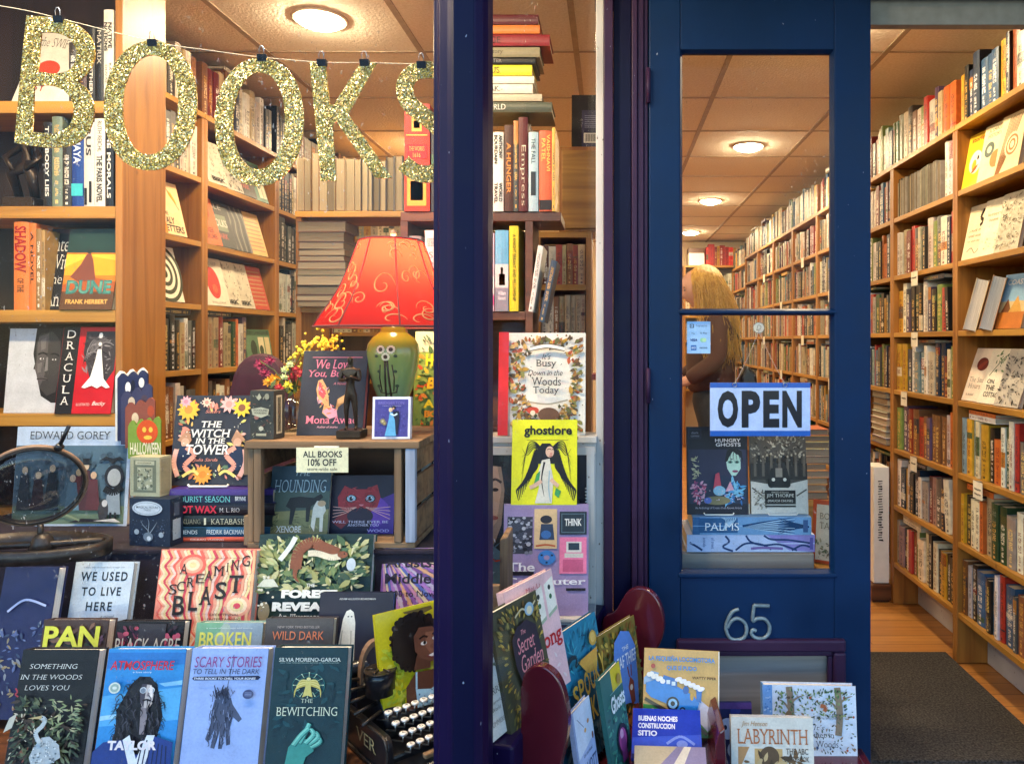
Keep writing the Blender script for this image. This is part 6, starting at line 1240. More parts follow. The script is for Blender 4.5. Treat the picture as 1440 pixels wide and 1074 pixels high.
# small dark statue
bs = thing('statuette', P(492, 622, 1.835), 'small dark bronze statuette of a standing man with folded arms', 'statuette')
sx_, sy_ = P(493, 0, 1.845).x, 1.845; g = MB(); g.box(P(472, 0, 1.83).x, P(507, 0, 1.83).x, 1.83, 1.885, cz1 + .001, cz1 + .022); g.build('plinth', M['bronze'], bs, bevel=.003)
def skin_obj(name, verts, edges, mat, parent=None, sub=2, root=0):
    me = bpy.data.meshes.new(name); me.from_pydata([v[0] for v in verts], edges, []); me.update()
    o = bpy.data.objects.new(name, me); COL.objects.link(o); o.modifiers.new('skin', 'SKIN'); o.modifiers['skin'].use_smooth_shade = True
    if not me.skin_vertices: me.skin_vertices.new() if hasattr(me.skin_vertices, 'new') else None
    for i, v in enumerate(verts):
        r_ = v[1]; d_ = me.skin_vertices[0].data[i]; d_.radius = r_ if isinstance(r_, (tuple, list)) else (r_, r_); d_.use_root = (i == root)
    s = o.modifiers.new('sub', 'SUBSURF'); s.levels = sub; s.render_levels = sub; me.materials.append(mat)
    if parent is not None: o.parent = parent; o.matrix_parent_inverse = WORLD_OF(parent).inverted()
    return o
zb = cz1 + .022
def SV(x, y, z, r): return ((sx_ + x, sy_ + y, zb + z), r)
skin_obj('figure', [SV(0, 0, .090, .011), SV(0, 0, .115, .010), SV(0, 0, .140, .014), SV(.0, 0, .152, .009), SV(0, 0, .160, .005), SV(.0, -.003, .172, .0085), SV(.0, -.002, .180, .006),
  SV(-.020, 0, .146, .007), SV(-.024, -.006, .122, .0055), SV(-.002, -.018, .126, .0045), SV(.020, 0, .146, .007), SV(.024, -.006, .122, .0055), SV(.002, -.017, .132, .0045),
  SV(-.008, 0, .078, .009), SV(-.010, -.002, .045, .006), SV(-.010, .002, .006, .004), SV(-.011, -.008, .002, .004), SV(.009, 0, .078, .009), SV(.012, -.001, .045, .006), SV(.013, .002, .006, .004), SV(.015, -.008, .002, .004)],
  [(0, 1), (1, 2), (2, 3), (3, 4), (4, 5), (5, 6), (2, 7), (7, 8), (8, 9), (2, 10), (10, 11), (11, 12), (0, 13), (13, 14), (14, 15), (15, 16), (0, 17), (17, 18), (18, 19), (19, 20)], M['bronze'], bs, 2)
def a_couple(A):
    A.rect('#e6e6f0', 0, 0, 1, 1).rect('#4a4594', .06, .05, .94, .94).dots(13, 70, ['#5a55a8', '#3f3a86'], (.08, .07, .92, .7), (.01, .03)).txt('#6f6ab8', 'BRIDGERTON', .16, .82, .84, .89, .02).txt('#c9c8e8', 'TAROT CARDS', .26, .775, .76, .79)
    A.poly('#5fa8d8', [(.34, .07), (.64, .07), (.60, .45), (.56, .62), (.46, .64), (.44, .46)]).ell('#e2d8a0', .48, .69, .045, .06).ell('#e0b8a0', .50, .68, .035, .035).poly('#1c1c34', [(.56, .66), (.70, .66), (.72, .52), (.68, .10), (.63, .12), (.60, .45), (.54, .58)]).ell('#1c1c2c', .57, .745, .05, .05).ell('#c79a80', .555, .72, .028, .03).curve('#d8ecf4', [(.48, .6), (.58, .56), (.66, .6)], .02).flower('#8a7f5a', '#c2b88a', .28, .42, .09).flower('#8a7f5a', '#a89a6a', .33, .37, .07)
carton(523, 576, 558, 622, 1.83, .02, '#dcdce8', 'small violet boxed deck with a dancing couple and pale border', a_couple, zb=cz1 + .001, lean=5, yaw=2)

# lamp
LX, LY_ = P(553, 0, 1.98).x, 1.98; lz = cz1 + .001
lp = thing('table_lamp', (LX, LY_, lz), 'lit table lamp with a red swirled bell shade on a green painted vase', 'lamp')
def vase_mat():
    m, t, b = base_mat('green_glaze'); tc = N(t, 'ShaderNodeTexCoord'); s = N(t, 'ShaderNodeSeparateXYZ'); t.links.new(tc.outputs['Generated'], s.inputs[0])
    r = ramp(t, [(.1, C('#66806a')), (.5, C('#7d9258')), (.9, C('#8a9a2a'))]); t.links.new(s.outputs[2], r.inputs[0]); t.links.new(r.outputs[0], b.inputs['Base Color']); b.inputs['Roughness'].default_value = .2; b.inputs['Coat Weight'].default_value = .4; return m
M['vase'] = vase_mat()
vs = 1.98 / F
g = MB(); zt = zat(462, 1.98); zv = lambda py: zat(py, 1.98)
g.lathe([(.0001, lz + .0), (.040, lz), (.042, lz + .008), (.034, lz + .02), (20 * vs, zv(562)), (27 * vs, zv(545)), (33 * vs, zv(522)), (36.5 * vs, zv(497)), (34.5 * vs, zv(484)), (29 * vs, zv(475)), (21 * vs, zv(469)), (17 * vs, zv(466)), (17 * vs, zv(461)), (14 * vs, zv(459)), (.0001, zv(459))], (LX, LY_, 0), 40); VASE = g.build('vase', M['vase'], lp)
g = MB()
def on_vase(px, py):   # point on the front of the vase
    prof = [(562, 20), (545, 27), (522, 33), (497, 36.5), (484, 34.5), (475, 29)]
    for (ya, ra), (yb, rb) in zip(prof, prof[1:]):
        if yb <= py <= ya: r_ = (ra + (rb - ra) * (ya - py) / (ya - yb)) * vs; break
    else: r_ = 20 * vs
    x = (px - 553) * vs; return Vector((LX + x, LY_ - math.sqrt(max(r_ * r_ - x * x, 1e-6)) - .0012, zv(py)))
def vell(px, py, rx, ry, c, off=0, n=12): g.hull([on_vase(px + rx * math.cos(6.2832 * i / n), py + ry * math.sin(6.2832 * i / n)) - Vector((0, off, 0)) for i in range(n)], [tuple(range(n))], C(c))
for px, py in ((546, 491), (560, 491), (553, 501)):
    for k in range(10): a = 6.2832 * k / 10; vell(px + 4.2 * math.cos(a), py + 4.2 * math.sin(a), 1.8, 1.8, '#e9e0b4', 0, 7)
    vell(px, py, 2.9, 2.9, '#4a3420', .0006)
for pts, w_ in (([(552, 506), (551, 530), (550, 556)], .0028), ([(555, 506), (556, 530), (557, 556)], .0028), ([(545, 512), (543, 530), (545, 548)], .0016), ([(561, 512), (563, 530), (561, 548)], .0016), ([(553, 552), (543, 550), (541, 543)], .0016), ([(553, 552), (564, 550), (566, 543)], .0016)):
    g.tube([on_vase(*p) + Vector((0, .0006, 0)) for p in pts], w_, 6, C('#3f3426'))
for px, py in ((543, 521), (565, 521), (541, 541), (566, 541), (540, 500), (566, 500)): vell(px, py, 2.6, 2.2, '#3c4a30', .0008, 8)
g.build('painted_flowers', M['print'], VASE)
def shade_mat():
    m = bpy.data.materials.new('red_shade_fabric'); m.use_nodes = True; t = m.node_tree; t.nodes.clear(); o = N(t, 'ShaderNodeOutputMaterial')
    tc = N(t, 'ShaderNodeTexCoord'); no = N(t, 'ShaderNodeTexNoise'); no.inputs['Scale'].default_value = 14; t.links.new(tc.outputs['Object'], no.inputs['Vector']); r = ramp(t, [(.3, C('#5c0c2a')), (.7, C('#74142c'))]); t.links.new(no.outputs[0], r.inputs[0])
    d_ = N(t, 'ShaderNodeBsdfDiffuse'); tl = N(t, 'ShaderNodeBsdfTranslucent'); mx = N(t, 'ShaderNodeMixShader'); mx.inputs[0].default_value = .72
    t.links.new(r.outputs[0], d_.inputs[0]); t.links.new(mixc(t, .5, r.outputs[0], C('#e8380e')), tl.inputs[0]); t.links.new(d_.outputs[0], mx.inputs[1]); t.links.new(tl.outputs[0], mx.inputs[2]); t.links.new(mx.outputs[0], o.inputs[0]); return m
M['shade'] = shade_mat()
SXC = LX - .004; NS = 8; prof = [(103, 460), (94, 445), (80, 425), (67, 402), (56, 375), (48, 352), (43, 339)]; rot0 = R(22)
def shade_pt(k, row):  # panelled bell: 8 gores
    r_, py = prof[row]; a = rot0 + 2 * math.pi * k / (NS * 4); sag = math.cos(math.pi / NS) / math.cos((a - rot0) % (2 * math.pi / NS) - math.pi / NS); sag = .5 * sag + .5
    return Vector((SXC + r_ * vs * math.cos(a) * sag, LY_ + r_ * vs * math.sin(a) * sag, zv(py)))
g = MB(); n = NS * 4; vv = [shade_pt(k, row) for row in range(len(prof)) for k in range(n)]
g.hull(vv, [(row * n + k, row * n + (k + 1) % n, (row + 1) * n + (k + 1) % n, (row + 1) * n + k) for row in range(len(prof) - 1) for k in range(n)], smooth=True); SHADE = g.build('shade', M['shade'], lp)
M['braid'] = simple('dark_red_braid', '#5a1a20', .7); M['swirl'] = simple('gold_thread', '#b9804e', .6)
g = MB()
for k in range(0, n, 4): g.tube([shade_pt(k, row) + (shade_pt(k, row) - Vector((SXC, LY_, shade_pt(k, row).z))).normalized() * .001 for row in range(len(prof))], .0022, 6)
for row in (0, len(prof) - 1): g.tube([shade_pt(k, row) for k in range(n)], .0032, 6, closed=True)
g.build('braid', M['braid'], SHADE)
def shade_at(a, u):   # a: angle, u: 0 bottom .. 1 top
    row = min(int(u * (len(prof) - 1)), len(prof) - 2); fr = u * (len(prof) - 1) - row; r_ = prof[row][0] * (1 - fr) + prof[row + 1][0] * fr; py = prof[row][1] * (1 - fr) + prof[row + 1][1] * fr
    b_ = (a - rot0) % (2 * math.pi / NS) - math.pi / NS; sag = .5 * math.cos(math.pi / NS) / math.cos(b_) + .5; r_ = r_ * vs * sag + .0012
    return Vector((SXC + r_ * math.cos(a), LY_ + r_ * math.sin(a), zv(py)))
g = MB(); rr = random.Random(4)
for k in range(40):
    a0_ = -math.pi * rr.uniform(-.02, 1.02); u0 = rr.uniform(.06, .93); sg_ = rr.choice([-1, 1]); s0 = rr.uniform(.08, .17) * (1 - .3 * u0); pts = []
    big = rr.random() < .55
    for j in range(22 if big else 12):
        th = j * .38; rad = s0 * (1 - j / (25 if big else 14)); pts.append(shade_at(a0_ + sg_ * rad * math.cos(th) * 1.7, min(.97, max(.03, u0 + rad * math.sin(th) * .9))))
    m_ = len(pts); g.tube(pts, [.0006 + .0014 * math.sin(math.pi * j / (m_ - 1)) for j in range(m_)], 5)
g.build('swirls', M['swirl'], SHADE)
g = MB(); g.tube([(LX, LY_, zv(460)), (LX, LY_, zv(440))], .012, 10); g.tube([(LX, LY_, zv(336)), (LX, LY_, zv(330))], .004, 8); g.ball((LX, LY_, zv(328)), .009); g.build('fitting', M['brass_ring'], lp)
g = MB(); g.ball((LX, LY_, zv(395)), (.026, .026, .034), 16, 10); g.build('bulb', emit('warm_bulb', (1, .62, .28), 12), lp)
l = bpy.data.lights.new('bulb_light', 'POINT'); l.energy = 3.6; l.color = (1, .6, .27); l.shadow_soft_size = .03; o = bpy.data.objects.new('bulb_light', l); COL.objects.link(o); o.location = (LX, LY_, zv(366)); o.parent = lp; o.matrix_parent_inverse = WORLD_OF(lp).inverted()

# flowers in a small glass
fa = thing('flower_bunch', P(415, 610, 1.99), 'small glass of yellow, red and orange flowers behind the charcoal card box', 'flowers')
fx, fy = P(412, 0, 2.0).x, 2.0
g = MB(); g.lathe([(.028, cz1 + .001), (.032, cz1 + .05), (.036, cz1 + .09), (.034, cz1 + .09), (.03, cz1 + .05), (.026, cz1 + .004), (.0001, cz1 + .004)], (fx, fy, 0), 20); g.build('glass', M['clear'], fa)
M['stem'] = simple('flower_stem', '#4a5a24', .6); M['petal_y'] = simple('yellow_petal', '#e6d23a', .6, .2, 60); M['petal_o'] = simple('orange_petal', '#e89a1e', .6, .2, 60); M['petal_r'] = simple('red_petal', '#c8323a', .6, .25, 60); M['petal_p'] = simple('magenta_petal', '#9a1c48', .6, .25, 60); M['petal_w'] = simple('pale_petal', '#d6dc9a', .6, .15, 60)
def fpt(px, py, d=0): return P(px, py, 1.98 + d)
rr = random.Random(8); g = MB()
heads = [((415, 548), (412, 520), (425, 495), (440, 484), (455, 480), (475, 481)), ((414, 548), (405, 520), (404, 508)), ((412, 550), (395, 535), (388, 532)), ((411, 550), (385, 520), (366, 508)), ((416, 550), (420, 530), (422, 522)), ((414, 548), (378, 545), (375, 533))]
for h in heads: g.tube([fpt(*p) for p in h], .0016, 5)
g.build('stems', M['stem'], fa)
g = MB()
sp = [fpt(*p) for p in heads[0]]
for i in range(150):
    u = rr.uniform(.18, 1) * (len(sp) - 1); k = min(int(u), len(sp) - 2); p = sp[k].lerp(sp[k + 1], u - k); g.ball(p + Vector((rr.gauss(0, .011), rr.gauss(0, .012), rr.gauss(0, .011))), rr.uniform(.0025, .0052), 6, 4)
g.build('yellow_spray', M['petal_y'], fa)
def bloom(px, py, r_, m, nn=11, d=0, tilt=.5):
    g = MB(); c = fpt(px, py, d)
    for i in range(nn):
        a = 6.2832 * i / nn + rr.uniform(-.1, .1); L = r_ * rr.uniform(.8, 1.1); e = Vector((math.cos(a), -tilt * rr.uniform(.3, 1), math.sin(a) * .8)); s_ = Vector((-math.sin(a), 0, math.cos(a) * .8)) * L * .22
        g.face([c, c + e * L * .5 + s_, c + e * L + Vector((0, .004, 0)), c + e * L * .5 - s_])
    g.ball(c - Vector((0, .003, 0)), r_ * .28, 8, 6); g.build('bloom', M[m], fa)
for a in ((388, 533, .022, 'petal_o', 13), (378, 536, .018, 'petal_o', 11), (366, 512, .02, 'petal_p', 12), (380, 507, .018, 'petal_p', 10), (372, 524, .018, 'petal_p', 11), (412, 530, .02, 'petal_r', 11), (424, 524, .018, 'petal_r', 10), (416, 519, .016, 'petal_r', 9), (405, 541, .016, 'petal_y', 9), (401, 520, .014, 'petal_w', 10), (408, 512, .014, 'petal_w', 9), (400, 530, .013, 'petal_w', 9), (412, 548, .018, 'petal_y', 10), (393, 545, .016, 'petal_r', 10)): bloom(*a, d=rr.uniform(-.02, .02))
g = MB()
for i in range(24):
    px, py = rr.uniform(385, 432), rr.uniform(515, 558); c = fpt(px, py, rr.uniform(-.01, .03)); a = rr.uniform(0, 6.28); L = rr.uniform(.015, .03); e = Vector((math.cos(a), rr.uniform(-.4, .4), math.sin(a))) * L; s_ = Vector((-math.sin(a), .2, math.cos(a))) * L * .2; g.face([c, c + e * .5 + s_, c + e, c + e * .5 - s_])
g.build('leaves', M['stem'], fa)
# plum chair behind the display
ch = thing('chair', (P(362, 0, 2.45).x, 2.5, 0), 'dark plum padded chair with a rounded back, behind the flowers', 'chair')
M['plush'] = simple('plum_plush', '#3a1426', .8, .3, 20, .1)
c0 = P(362, 560, 2.40); w_ = .085; zt = zat(497, 2.40); pts = [(c0.x - w_ * 1.35, .45), (c0.x - w_ * 1.25, zt - .16)] + [(c0.x - w_ * 1.0 * math.cos(a * math.pi / 10) * (1 if a else 1.05), zt - .09 + .09 * math.sin(a * math.pi / 10)) for a in range(11)] + [(c0.x + w_ * 1.25, zt - .16), (c0.x + w_ * 1.35, .45)]
g = MB(); g.prism(pts, 2.40, 2.46); g.build('backrest', M['plush'], ch, bevel=.02)
g = MB(); g.box(c0.x - .13, c0.x + .13, 2.47, 2.85, .40, .47); g.build('seat', M['plush'], ch, bevel=.02)
for x in (-.115, .1):
    for y in (2.41, 2.82): g = MB(); g.box(c0.x + x, c0.x + x + .025, y, y + .025, .001, .44 if y < 2.5 else .399); g.build('leg', M['dark_wood'], ch)

# ------------------------------------------------------------------ right part of the window: plinth, posters, picture books
pl = thing('display_plinth', (-.3, 2.12, ZF), 'white painted plinth with a framed portrait poster on its front', 'plinth')
px0_, px1_ = P(592, 0, 2.12).x, P(842, 0, 2.12).x; pz = zat(613, 2.12)
g = MB(); g.box(px0_, px1_ - .008, 2.12, 2.215, ZF, pz - .02); g.build('body', M['white_paint'], pl, bevel=.002)
g = MB(); g.box(px0_ - .003, px1_ - .005, 2.112, 2.217, pz - .0198, pz); g.build('top_board', M['white_paint'], pl, bevel=.003)
fp = thing('framed_poster', P(715, 860, 2.11), 'white beaded frame round a dark poster with a painted face, behind the yellow cover', 'poster')
fx0, fx1, fz0, fz1 = P(596, 0, 2.108).x, P(836, 0, 2.108).x, ZF + .003, zat(628, 2.108); b = .022
g = MB()
for q in ((fx0, fx1, fz1 - b, fz1), (fx0, fx1, fz0, fz0 + b)): g.box(q[0], q[1], 2.100, 2.111, q[2], q[3])
for q in ((fx0, fx0 + b), (fx1 - b, fx1)): g.box(q[0], q[1], 2.100, 2.111, fz0 + b + .0002, fz1 - b - .0002)
for i in range(46):
    z = fz0 + .01 + i * .0092; g.ball((fx1 - b - .002, 2.099, z), .0026, 6, 4)
g.build('frame', M['white_paint'], fp)
A = Art(fx1 - fx0 - 2 * b, fz1 - fz0 - 2 * b); A.rect('#2a2d33', 0, 0, 1, 1)
A.poly('#5c7d94', [(0, .5), (0, .0), (.44, .0), (.44, .45), (.3, .55), (.12, .6)]).poly('#8f7a6a', [(.33, .98), (.44, .98), (.47, .8), (.45, .6), (.40, .48), (.33, .45)]).poly('#b08f7a', [(.34, .95), (.42, .95), (.45, .8), (.42, .62), (.36, .55)]).ell('#2a1f1c', .41, .80, .022, .012).ell('#8a4a40', .40, .64, .03, .014).curve('#3a2a24', [(.37, .84), (.41, .86), (.45, .84)], .008).poly('#1f1a1c', [(.30, 1), (.47, 1), (.46, .93), (.34, .94)])
A.leaves(91, 130, ['#9fc2dc', '#6f97b8', '#cfdde8', '#46667f', '#b04a3a'], (.01, .02, .42, .6), (.02, .07), .18).leaves(92, 60, ['#9fc2dc', '#d9e4ec'], (.01, .5, .1, .98), (.02, .07), .18)
root = thing('tmp', None, None, None, None, Matrix.Translation((fx0 + b, 2.1085, fz0 + b))); A.build(root, 'gloss', ('print', 'lettering'))
for c_ in list(root.children): mw = root.matrix_basis.copy(); c_.parent = fp; c_.matrix_parent_inverse = WORLD_OF(fp).inverted() @ mw
bpy.data.objects.remove(root)
def a_how(A):
    A.rect('#7d9a4a', 0, 0, 1, 1).rect('#bcc9b4', 0, .80, 1, 1).leaves(93, 170, ['#4f7a3a', '#a8b83a', '#d9c23a', '#e0903a', '#c9562e', '#3c5f34', '#8fae5a'], (.01, .02, .99, .78), (.06, .17), .5).leaves(94, 26, ['#2f4a3a', '#4a6a5a'], (.1, .84, .9, .98), (.05, .12), .3).poly('#e0562a', [(.36, .56), (.5, .66), (.64, .56)]).ell('#e89a4a', .56, .50, .1, .09)
    A.txt('#f2dc2a', 'HOW TO', .20, .66, .96, .78, .04).txt('#f2c82a', 'BE', .22, .44, .5, .55, .04, False, .2).txt('#f2dc2a', 'A SEED', .18, .26, .92, .34, .04).txt('#f2a02a', 'BOOK', .20, .17, .7, .235, .04)
book_px(622, 613, 466, 84, 2.13, 7, .014, '#7d9a4a', 'green and yellow garden picture book between the lamp and the purple post', a_how, zb=pz + .001, page=WH)
def a_busy(A):
    A.rect('#efe9dc', .12, 0, 1, 1)
    kp = lambda x, y: ((x - .56) / .30) ** 2 + ((y - .56) / .34) ** 2 > 1
    A.leaves(95, 520, ['#a8763a', '#7a5530', '#c2963a', '#8f8a4a', '#b5542e', '#5f4a30', '#d9b06a', '#6a6a3a'], (.14, .02, .98, .98), (.04, .11), .5, kp).leaves(96, 140, ['#3a3028', '#2a241e', '#efe9dc'], (.15, .03, .97, .97), (.02, .05), .4, kp).dots(14, 90, ['#6a5a3a', '#b5542e', '#3c4a2a'], (.14, .03, .97, .97), (.006, .013), kp)
    A.ell('#c2452e', .40, .24, .07, .04).ell('#e9d8c0', .40, .215, .03, .03).ell('#6a4a34', .58, .2, .12, .08).ell('#efe0c8', .74, .08, .05, .04).leaves(97, 26, ['#3a3830', '#6a5f48'], (.34, .4, .78, .76), (.02, .045), .3, lambda x, y: abs(x - .56) > .17)
    A.poly('#f4efe4', [(.36, .855), (.56, .885), (.76, .855), (.76, .815), (.56, .845), (.36, .815)]).curve('#5a4a36', [(.36, .855), (.56, .885), (.76, .855)], .005).curve('#5a4a36', [(.36, .815), (.56, .845), (.76, .815)], .005)
    A.txt('#241f1a', "It's", .50, .735, .60, .79, 0, False, .3).txt('#241f1a', 'Busy', .43, .645, .67, .73, .015, True).txt('#241f1a', 'Down in the', .34, .575, .74, .63, 0, False, .3).txt('#241f1a', 'Woods', .38, .48, .72, .56, .015, True).txt('#241f1a', 'Today', .40, .385, .70, .47, .015, True).curve('#a39a84', [(.30, .33), (.56, .30), (.80, .34)], .008).rect('#c8232a', 0, 0, .115, 1)
book_px(762, 612, 468, 122, 2.13, 6, .016, '#efe9dc', 'tall white picture book with a woodland border and a red cloth spine', a_busy, zb=pz + .001, spine='#c8232a', page=WH)
step(P(722, 0, 2.06).x, P(812, 0, 2.06).x, 2.055, 2.0975, ZF, zat(708, 2.05), 'narrow dark block propping the bright yellow book', 'black', 'display_block', 'display block')
def a_lore(A):
    A.txt('#17171a', 'ghostlore', .18, .79, .92, .93, .03)
    A.rect('#2a2a20', .22, .755, .86, .76)
    for s in (-1, 1):
        for k in range(10):
            x = .53 + s * (.08 + .012 * k); A.curve('#141418', [(.53 + s * .05, .66), (x + s * .10, .62 - .035 * k), (x + s * (.06 + .02 * k), .46 - .03 * k), (x + s * (.13 + .015 * k), .36 - .022 * k), (.53 + s * (.24 + .02 * k), max(.05, .30 - .03 * k))], .028, True)
            A.curve('#141418', [(.53 + s * .08, .66), (.53 + s * .2, .66 + .01 * k), (.53 + s * .3, .58 + .012 * k), (.53 + s * .38, .66 - .05 * k)], .011, True) if k % 2 == 0 else None
    A.poly('#17171b', [(.40, .66), (.46, .72), (.58, .72), (.66, .66), (.66, .48), (.36, .48)]).ell('#d9b39a', .58, .62, .065, .085).ell('#d08a7a', .60, .595, .02, .02).curve('#17171b', [(.54, .645), (.57, .655), (.6, .645)], .006).curve('#17171b', [(.61, .645), (.63, .65), (.645, .64)], .006).curve('#a03a3a', [(.575, .57), (.595, .565), (.61, .572)], .007)
    A.poly('#d4d2c4', [(.46, .52), (.58, .54), (.60, .44), (.64, .30), (.62, .02), (.36, .02), (.42, .2), (.40, .36)]).poly('#3f9a5a', [(.38, .36), (.44, .40), (.42, .26), (.34, .24)]).poly('#3f9a5a', [(.68, .20), (.76, .16), (.72, .08), (.66, .12)]).curve('#17171b', [(.5, .5), (.46, .3), (.5, .1)], .016, True).curve('#d9b39a', [(.46, .28), (.34, .22), (.28, .2)], .03).curve('#d9b39a', [(.60, .3), (.68, .24), (.72, .22)], .03).curve('#9ab8c4', [(.58, .4), (.57, .2), (.6, .04)], .01)
book_px(765, 708, 590, 92, 2.03, 8, .012, '#e2e21e', 'bright yellow book with a long black haired figure and blackletter title', a_lore, zb=zat(708, 2.05) + .001, page=WH)
def a_comp(A):
    A.rect('#9a86ae', 0, 0, 1, 1).vm(.8, .2).rect('#3a3a46', .04, .44, .34, .86).dots(15, 60, ['#7a7a88', '#b0b0ba', '#22222a'], (.05, .45, .33, .85), (.01, .03)).rect('#d9b88a', .36, .50, .63, .95).ell('#2a2a34', .5, .83, .07, .06).poly('#2f3f5a', [(.42, .60), (.60, .60), (.58, .78), (.44, .78)]).ell('#3a6aa8', .5, .66, .06, .06).curve('#b5542e', [(.38, .53), (.5, .545), (.61, .53)], .012).rect('#1f2a34', .66, .66, .98, .92).rect('#5a6f7c', .68, .68, .96, .90).rect('#26343f', .69, .69, .95, .89).txt('#f2efe8', 'THINK', .72, .76, .92, .84, .04, True, own='small_lettering')
    A.rect('#e67aa0', .66, .22, .98, .63).rect('#c25a80', .70, .24, .94, .38).rect('#d9d6cf', .74, .46, .92, .58).rect('#2a3a4a', .765, .485, .895, .565).rect('#cfcac2', .72, .40, .94, .45).ell('#3a7ac2', .51, .40, .105, .105).ell('#9a86ae', .51, .40, .035, .035)
    for k in range(3): A.ell('#1f2a3a', .51 + .07 * math.cos(2.1 * k + .5), .40 + .055 * math.sin(2.1 * k + .5), .014, .014)
    A.rect('#1d1a22', .04, .20, .36, .245).txt('#f2eef4', 'The', .05, .245, .37, .345, .03, True).txt('#f2eef4', 'Computer', .02, .075, .97, .175, .03, True).rect('#1d1a22', .74, .03, .97, .06)
book_px(767, 862, 709, 120, 2.0, 6, .02, '#9a86ae', 'large mauve book with pictures of old computers and white lettering', a_comp, zb=.541, page=WH)
step(P(700, 0, 2.0).x, P(835, 0, 2.0).x, 1.985, 2.095, ZF, .54, 'low white step under the mauve picture book', 'white_paint')
c2 = thing('wooden_crate', P(692, 800, 1.78), 'rough wooden crate corner just right of the purple post, beside the mauve book', 'crate')
for k in range(3):
    g = MB(); z = ZF + .005 + .088 * k; g.box(P(640, 0, 1.78).x, P(703, 0, 1.78).x, 1.78, 1.795, z, z + .078); g.build('side_slat', M['crate'], c2, bevel=.003)
g = MB(); g.prism([(P(703, 0, 1.78).x, 1.778), (P(712, 0, 1.78).x, 1.80), (P(712, 0, 1.78).x, 1.90), (P(703, 0, 1.78).x, 1.90)], ZF + .001, zat(758, 1.78), 'z'); g.build('post', M['crate_z'], c2, bevel=.003)
# ------------------------------------------------------------------ glitter letters on a string, just behind the glass
LYY = 1.385
def letter(name_lab, outer, holes, ybend=0):
    c = bpy.data.curves.new('letter', 'CURVE'); c.dimensions = '2D'; c.fill_mode = 'BOTH'; c.extrude = .0016; c.resolution_u = 4
    for pts in [outer] + holes:
        s = c.splines.new('POLY'); s.points.add(len(pts) - 1); s.use_cyclic_u = True
        for i, (x, y) in enumerate(pts): q = P(x, y, LYY); s.points[i].co = (q.x, q.z, 0, 1)
    o = bpy.data.objects.new('t', c); me = bpy.data.meshes.new_from_object(o); bpy.data.objects.remove(o)
    ob = bpy.data.objects.new('hanging_letter', me); COL.objects.link(ob); me.materials.clear(); me.materials.append(M['glitter'])
    for v in me.vertices: x, z, d_ = v.co; v.co = (x, LYY - d_, z)
    tag(ob, name_lab, 'letter', 'glitter letters on the string'); return ob
def smooth(pts, n=5):
    out = []; m = len(pts)
    for i in range(m):
        p0, p1, p2, p3 = pts[i - 1], pts[i], pts[(i + 1) % m], pts[(i + 2) % m]
        for k in range(n):
            t = k / n; out.append(tuple(.5 * (2 * p1[j] + (p2[j] - p0[j]) * t + (2 * p0[j] - 5 * p1[j] + 4 * p2[j] - p3[j]) * t * t + (3 * p1[j] - p0[j] - 3 * p2[j] + p3[j]) * t ** 3) for j in (0, 1)))
    return out
def opn(pts, n=5):
    out = []; m = len(pts)
    for i in range(m - 1):
        p0, p1, p2, p3 = pts[max(i - 1, 0)], pts[i], pts[i + 1], pts[min(i + 2, m - 1)]
        for k in range(n):
            t = k / n; out.append(tuple(.5 * (2 * p1[j] + (p2[j] - p0[j]) * t + (2 * p0[j] - 5 * p1[j] + 4 * p2[j] - p3[j]) * t * t + (3 * p1[j] - p0[j] - 3 * p2[j] + p3[j]) * t ** 3) for j in (0, 1)))
    return out + [pts[-1]]
def ellp(cx_, cy_, rx, ry, rot=0, n=40, p=2.0):
    o = []
    for i in range(n):
        a = 2 * math.pi * i / n; x = rx * math.copysign(abs(math.cos(a)) ** (2 / p), math.cos(a)); y = ry * math.copysign(abs(math.sin(a)) ** (2 / p), math.sin(a)); o.append((cx_ + x * math.cos(rot) - y * math.sin(rot), cy_ + x * math.sin(rot) + y * math.cos(rot)))
    return o
letter('gold glitter letter B hanging at the left end of the string', opn([(38, 22), (60, 24), (84, 27), (110, 36), (128, 53), (134, 74), (130, 93), (121, 106), (110, 116)]) + opn([(110, 116), (122, 125), (131, 143), (132, 165), (124, 187), (106, 203), (80, 208), (50, 206), (21, 201)]) + [(29, 110)],
       [opn([(59, 46), (80, 47), (98, 55), (108, 72), (105, 91), (94, 101), (75, 104), (54, 101)]), opn([(49, 121), (74, 121), (94, 131), (104, 150), (101, 171), (90, 184), (70, 188), (46, 186)])])
letter('gold glitter letter O hanging in front of the broad wooden post', ellp(212, 149, 65.5, 91, R(3), p=2.15), [ellp(212, 148, 39, 70, R(3), p=2.1)])
letter('gold glitter letter O in the middle of the string, before the slanted shelves', ellp(365, 172, 62.5, 90, R(2), p=2.15), [ellp(364.5, 170.5, 36.5, 68, R(2), p=2.1)])
letter('gold glitter letter K hanging in front of the page edges', [(435.5, 88), (458, 91), (464, 148), (470, 148), (504.6, 92), (530, 89), (490, 161), (552, 251), (528, 251), (474, 172), (468, 175), (473, 255), (452, 255)], [])
sp_ = opn([(632, 112), (615, 101), (595, 99), (576, 107), (569, 126), (577, 147), (600, 166), (622, 186), (632, 210), (625, 234), (605, 245), (584, 242), (567, 229)], 5)
L_, R_ = [], []
for i, p in enumerate(sp_):
    a, b = sp_[max(i - 1, 0)], sp_[min(i + 1, len(sp_) - 1)]; dx, dy = b[0] - a[0], b[1] - a[1]; q = math.hypot(dx, dy); L_.append((p[0] - dy / q * 12, p[1] + dx / q * 12)); R_.append((p[0] + dy / q * 12, p[1] - dx / q * 12))
letter('gold glitter letter S partly hidden by the purple post', L_ + R_[::-1], [])
st = thing('string', P(300, 60, LYY), 'thin pale string holding up the glitter letters', 'string')
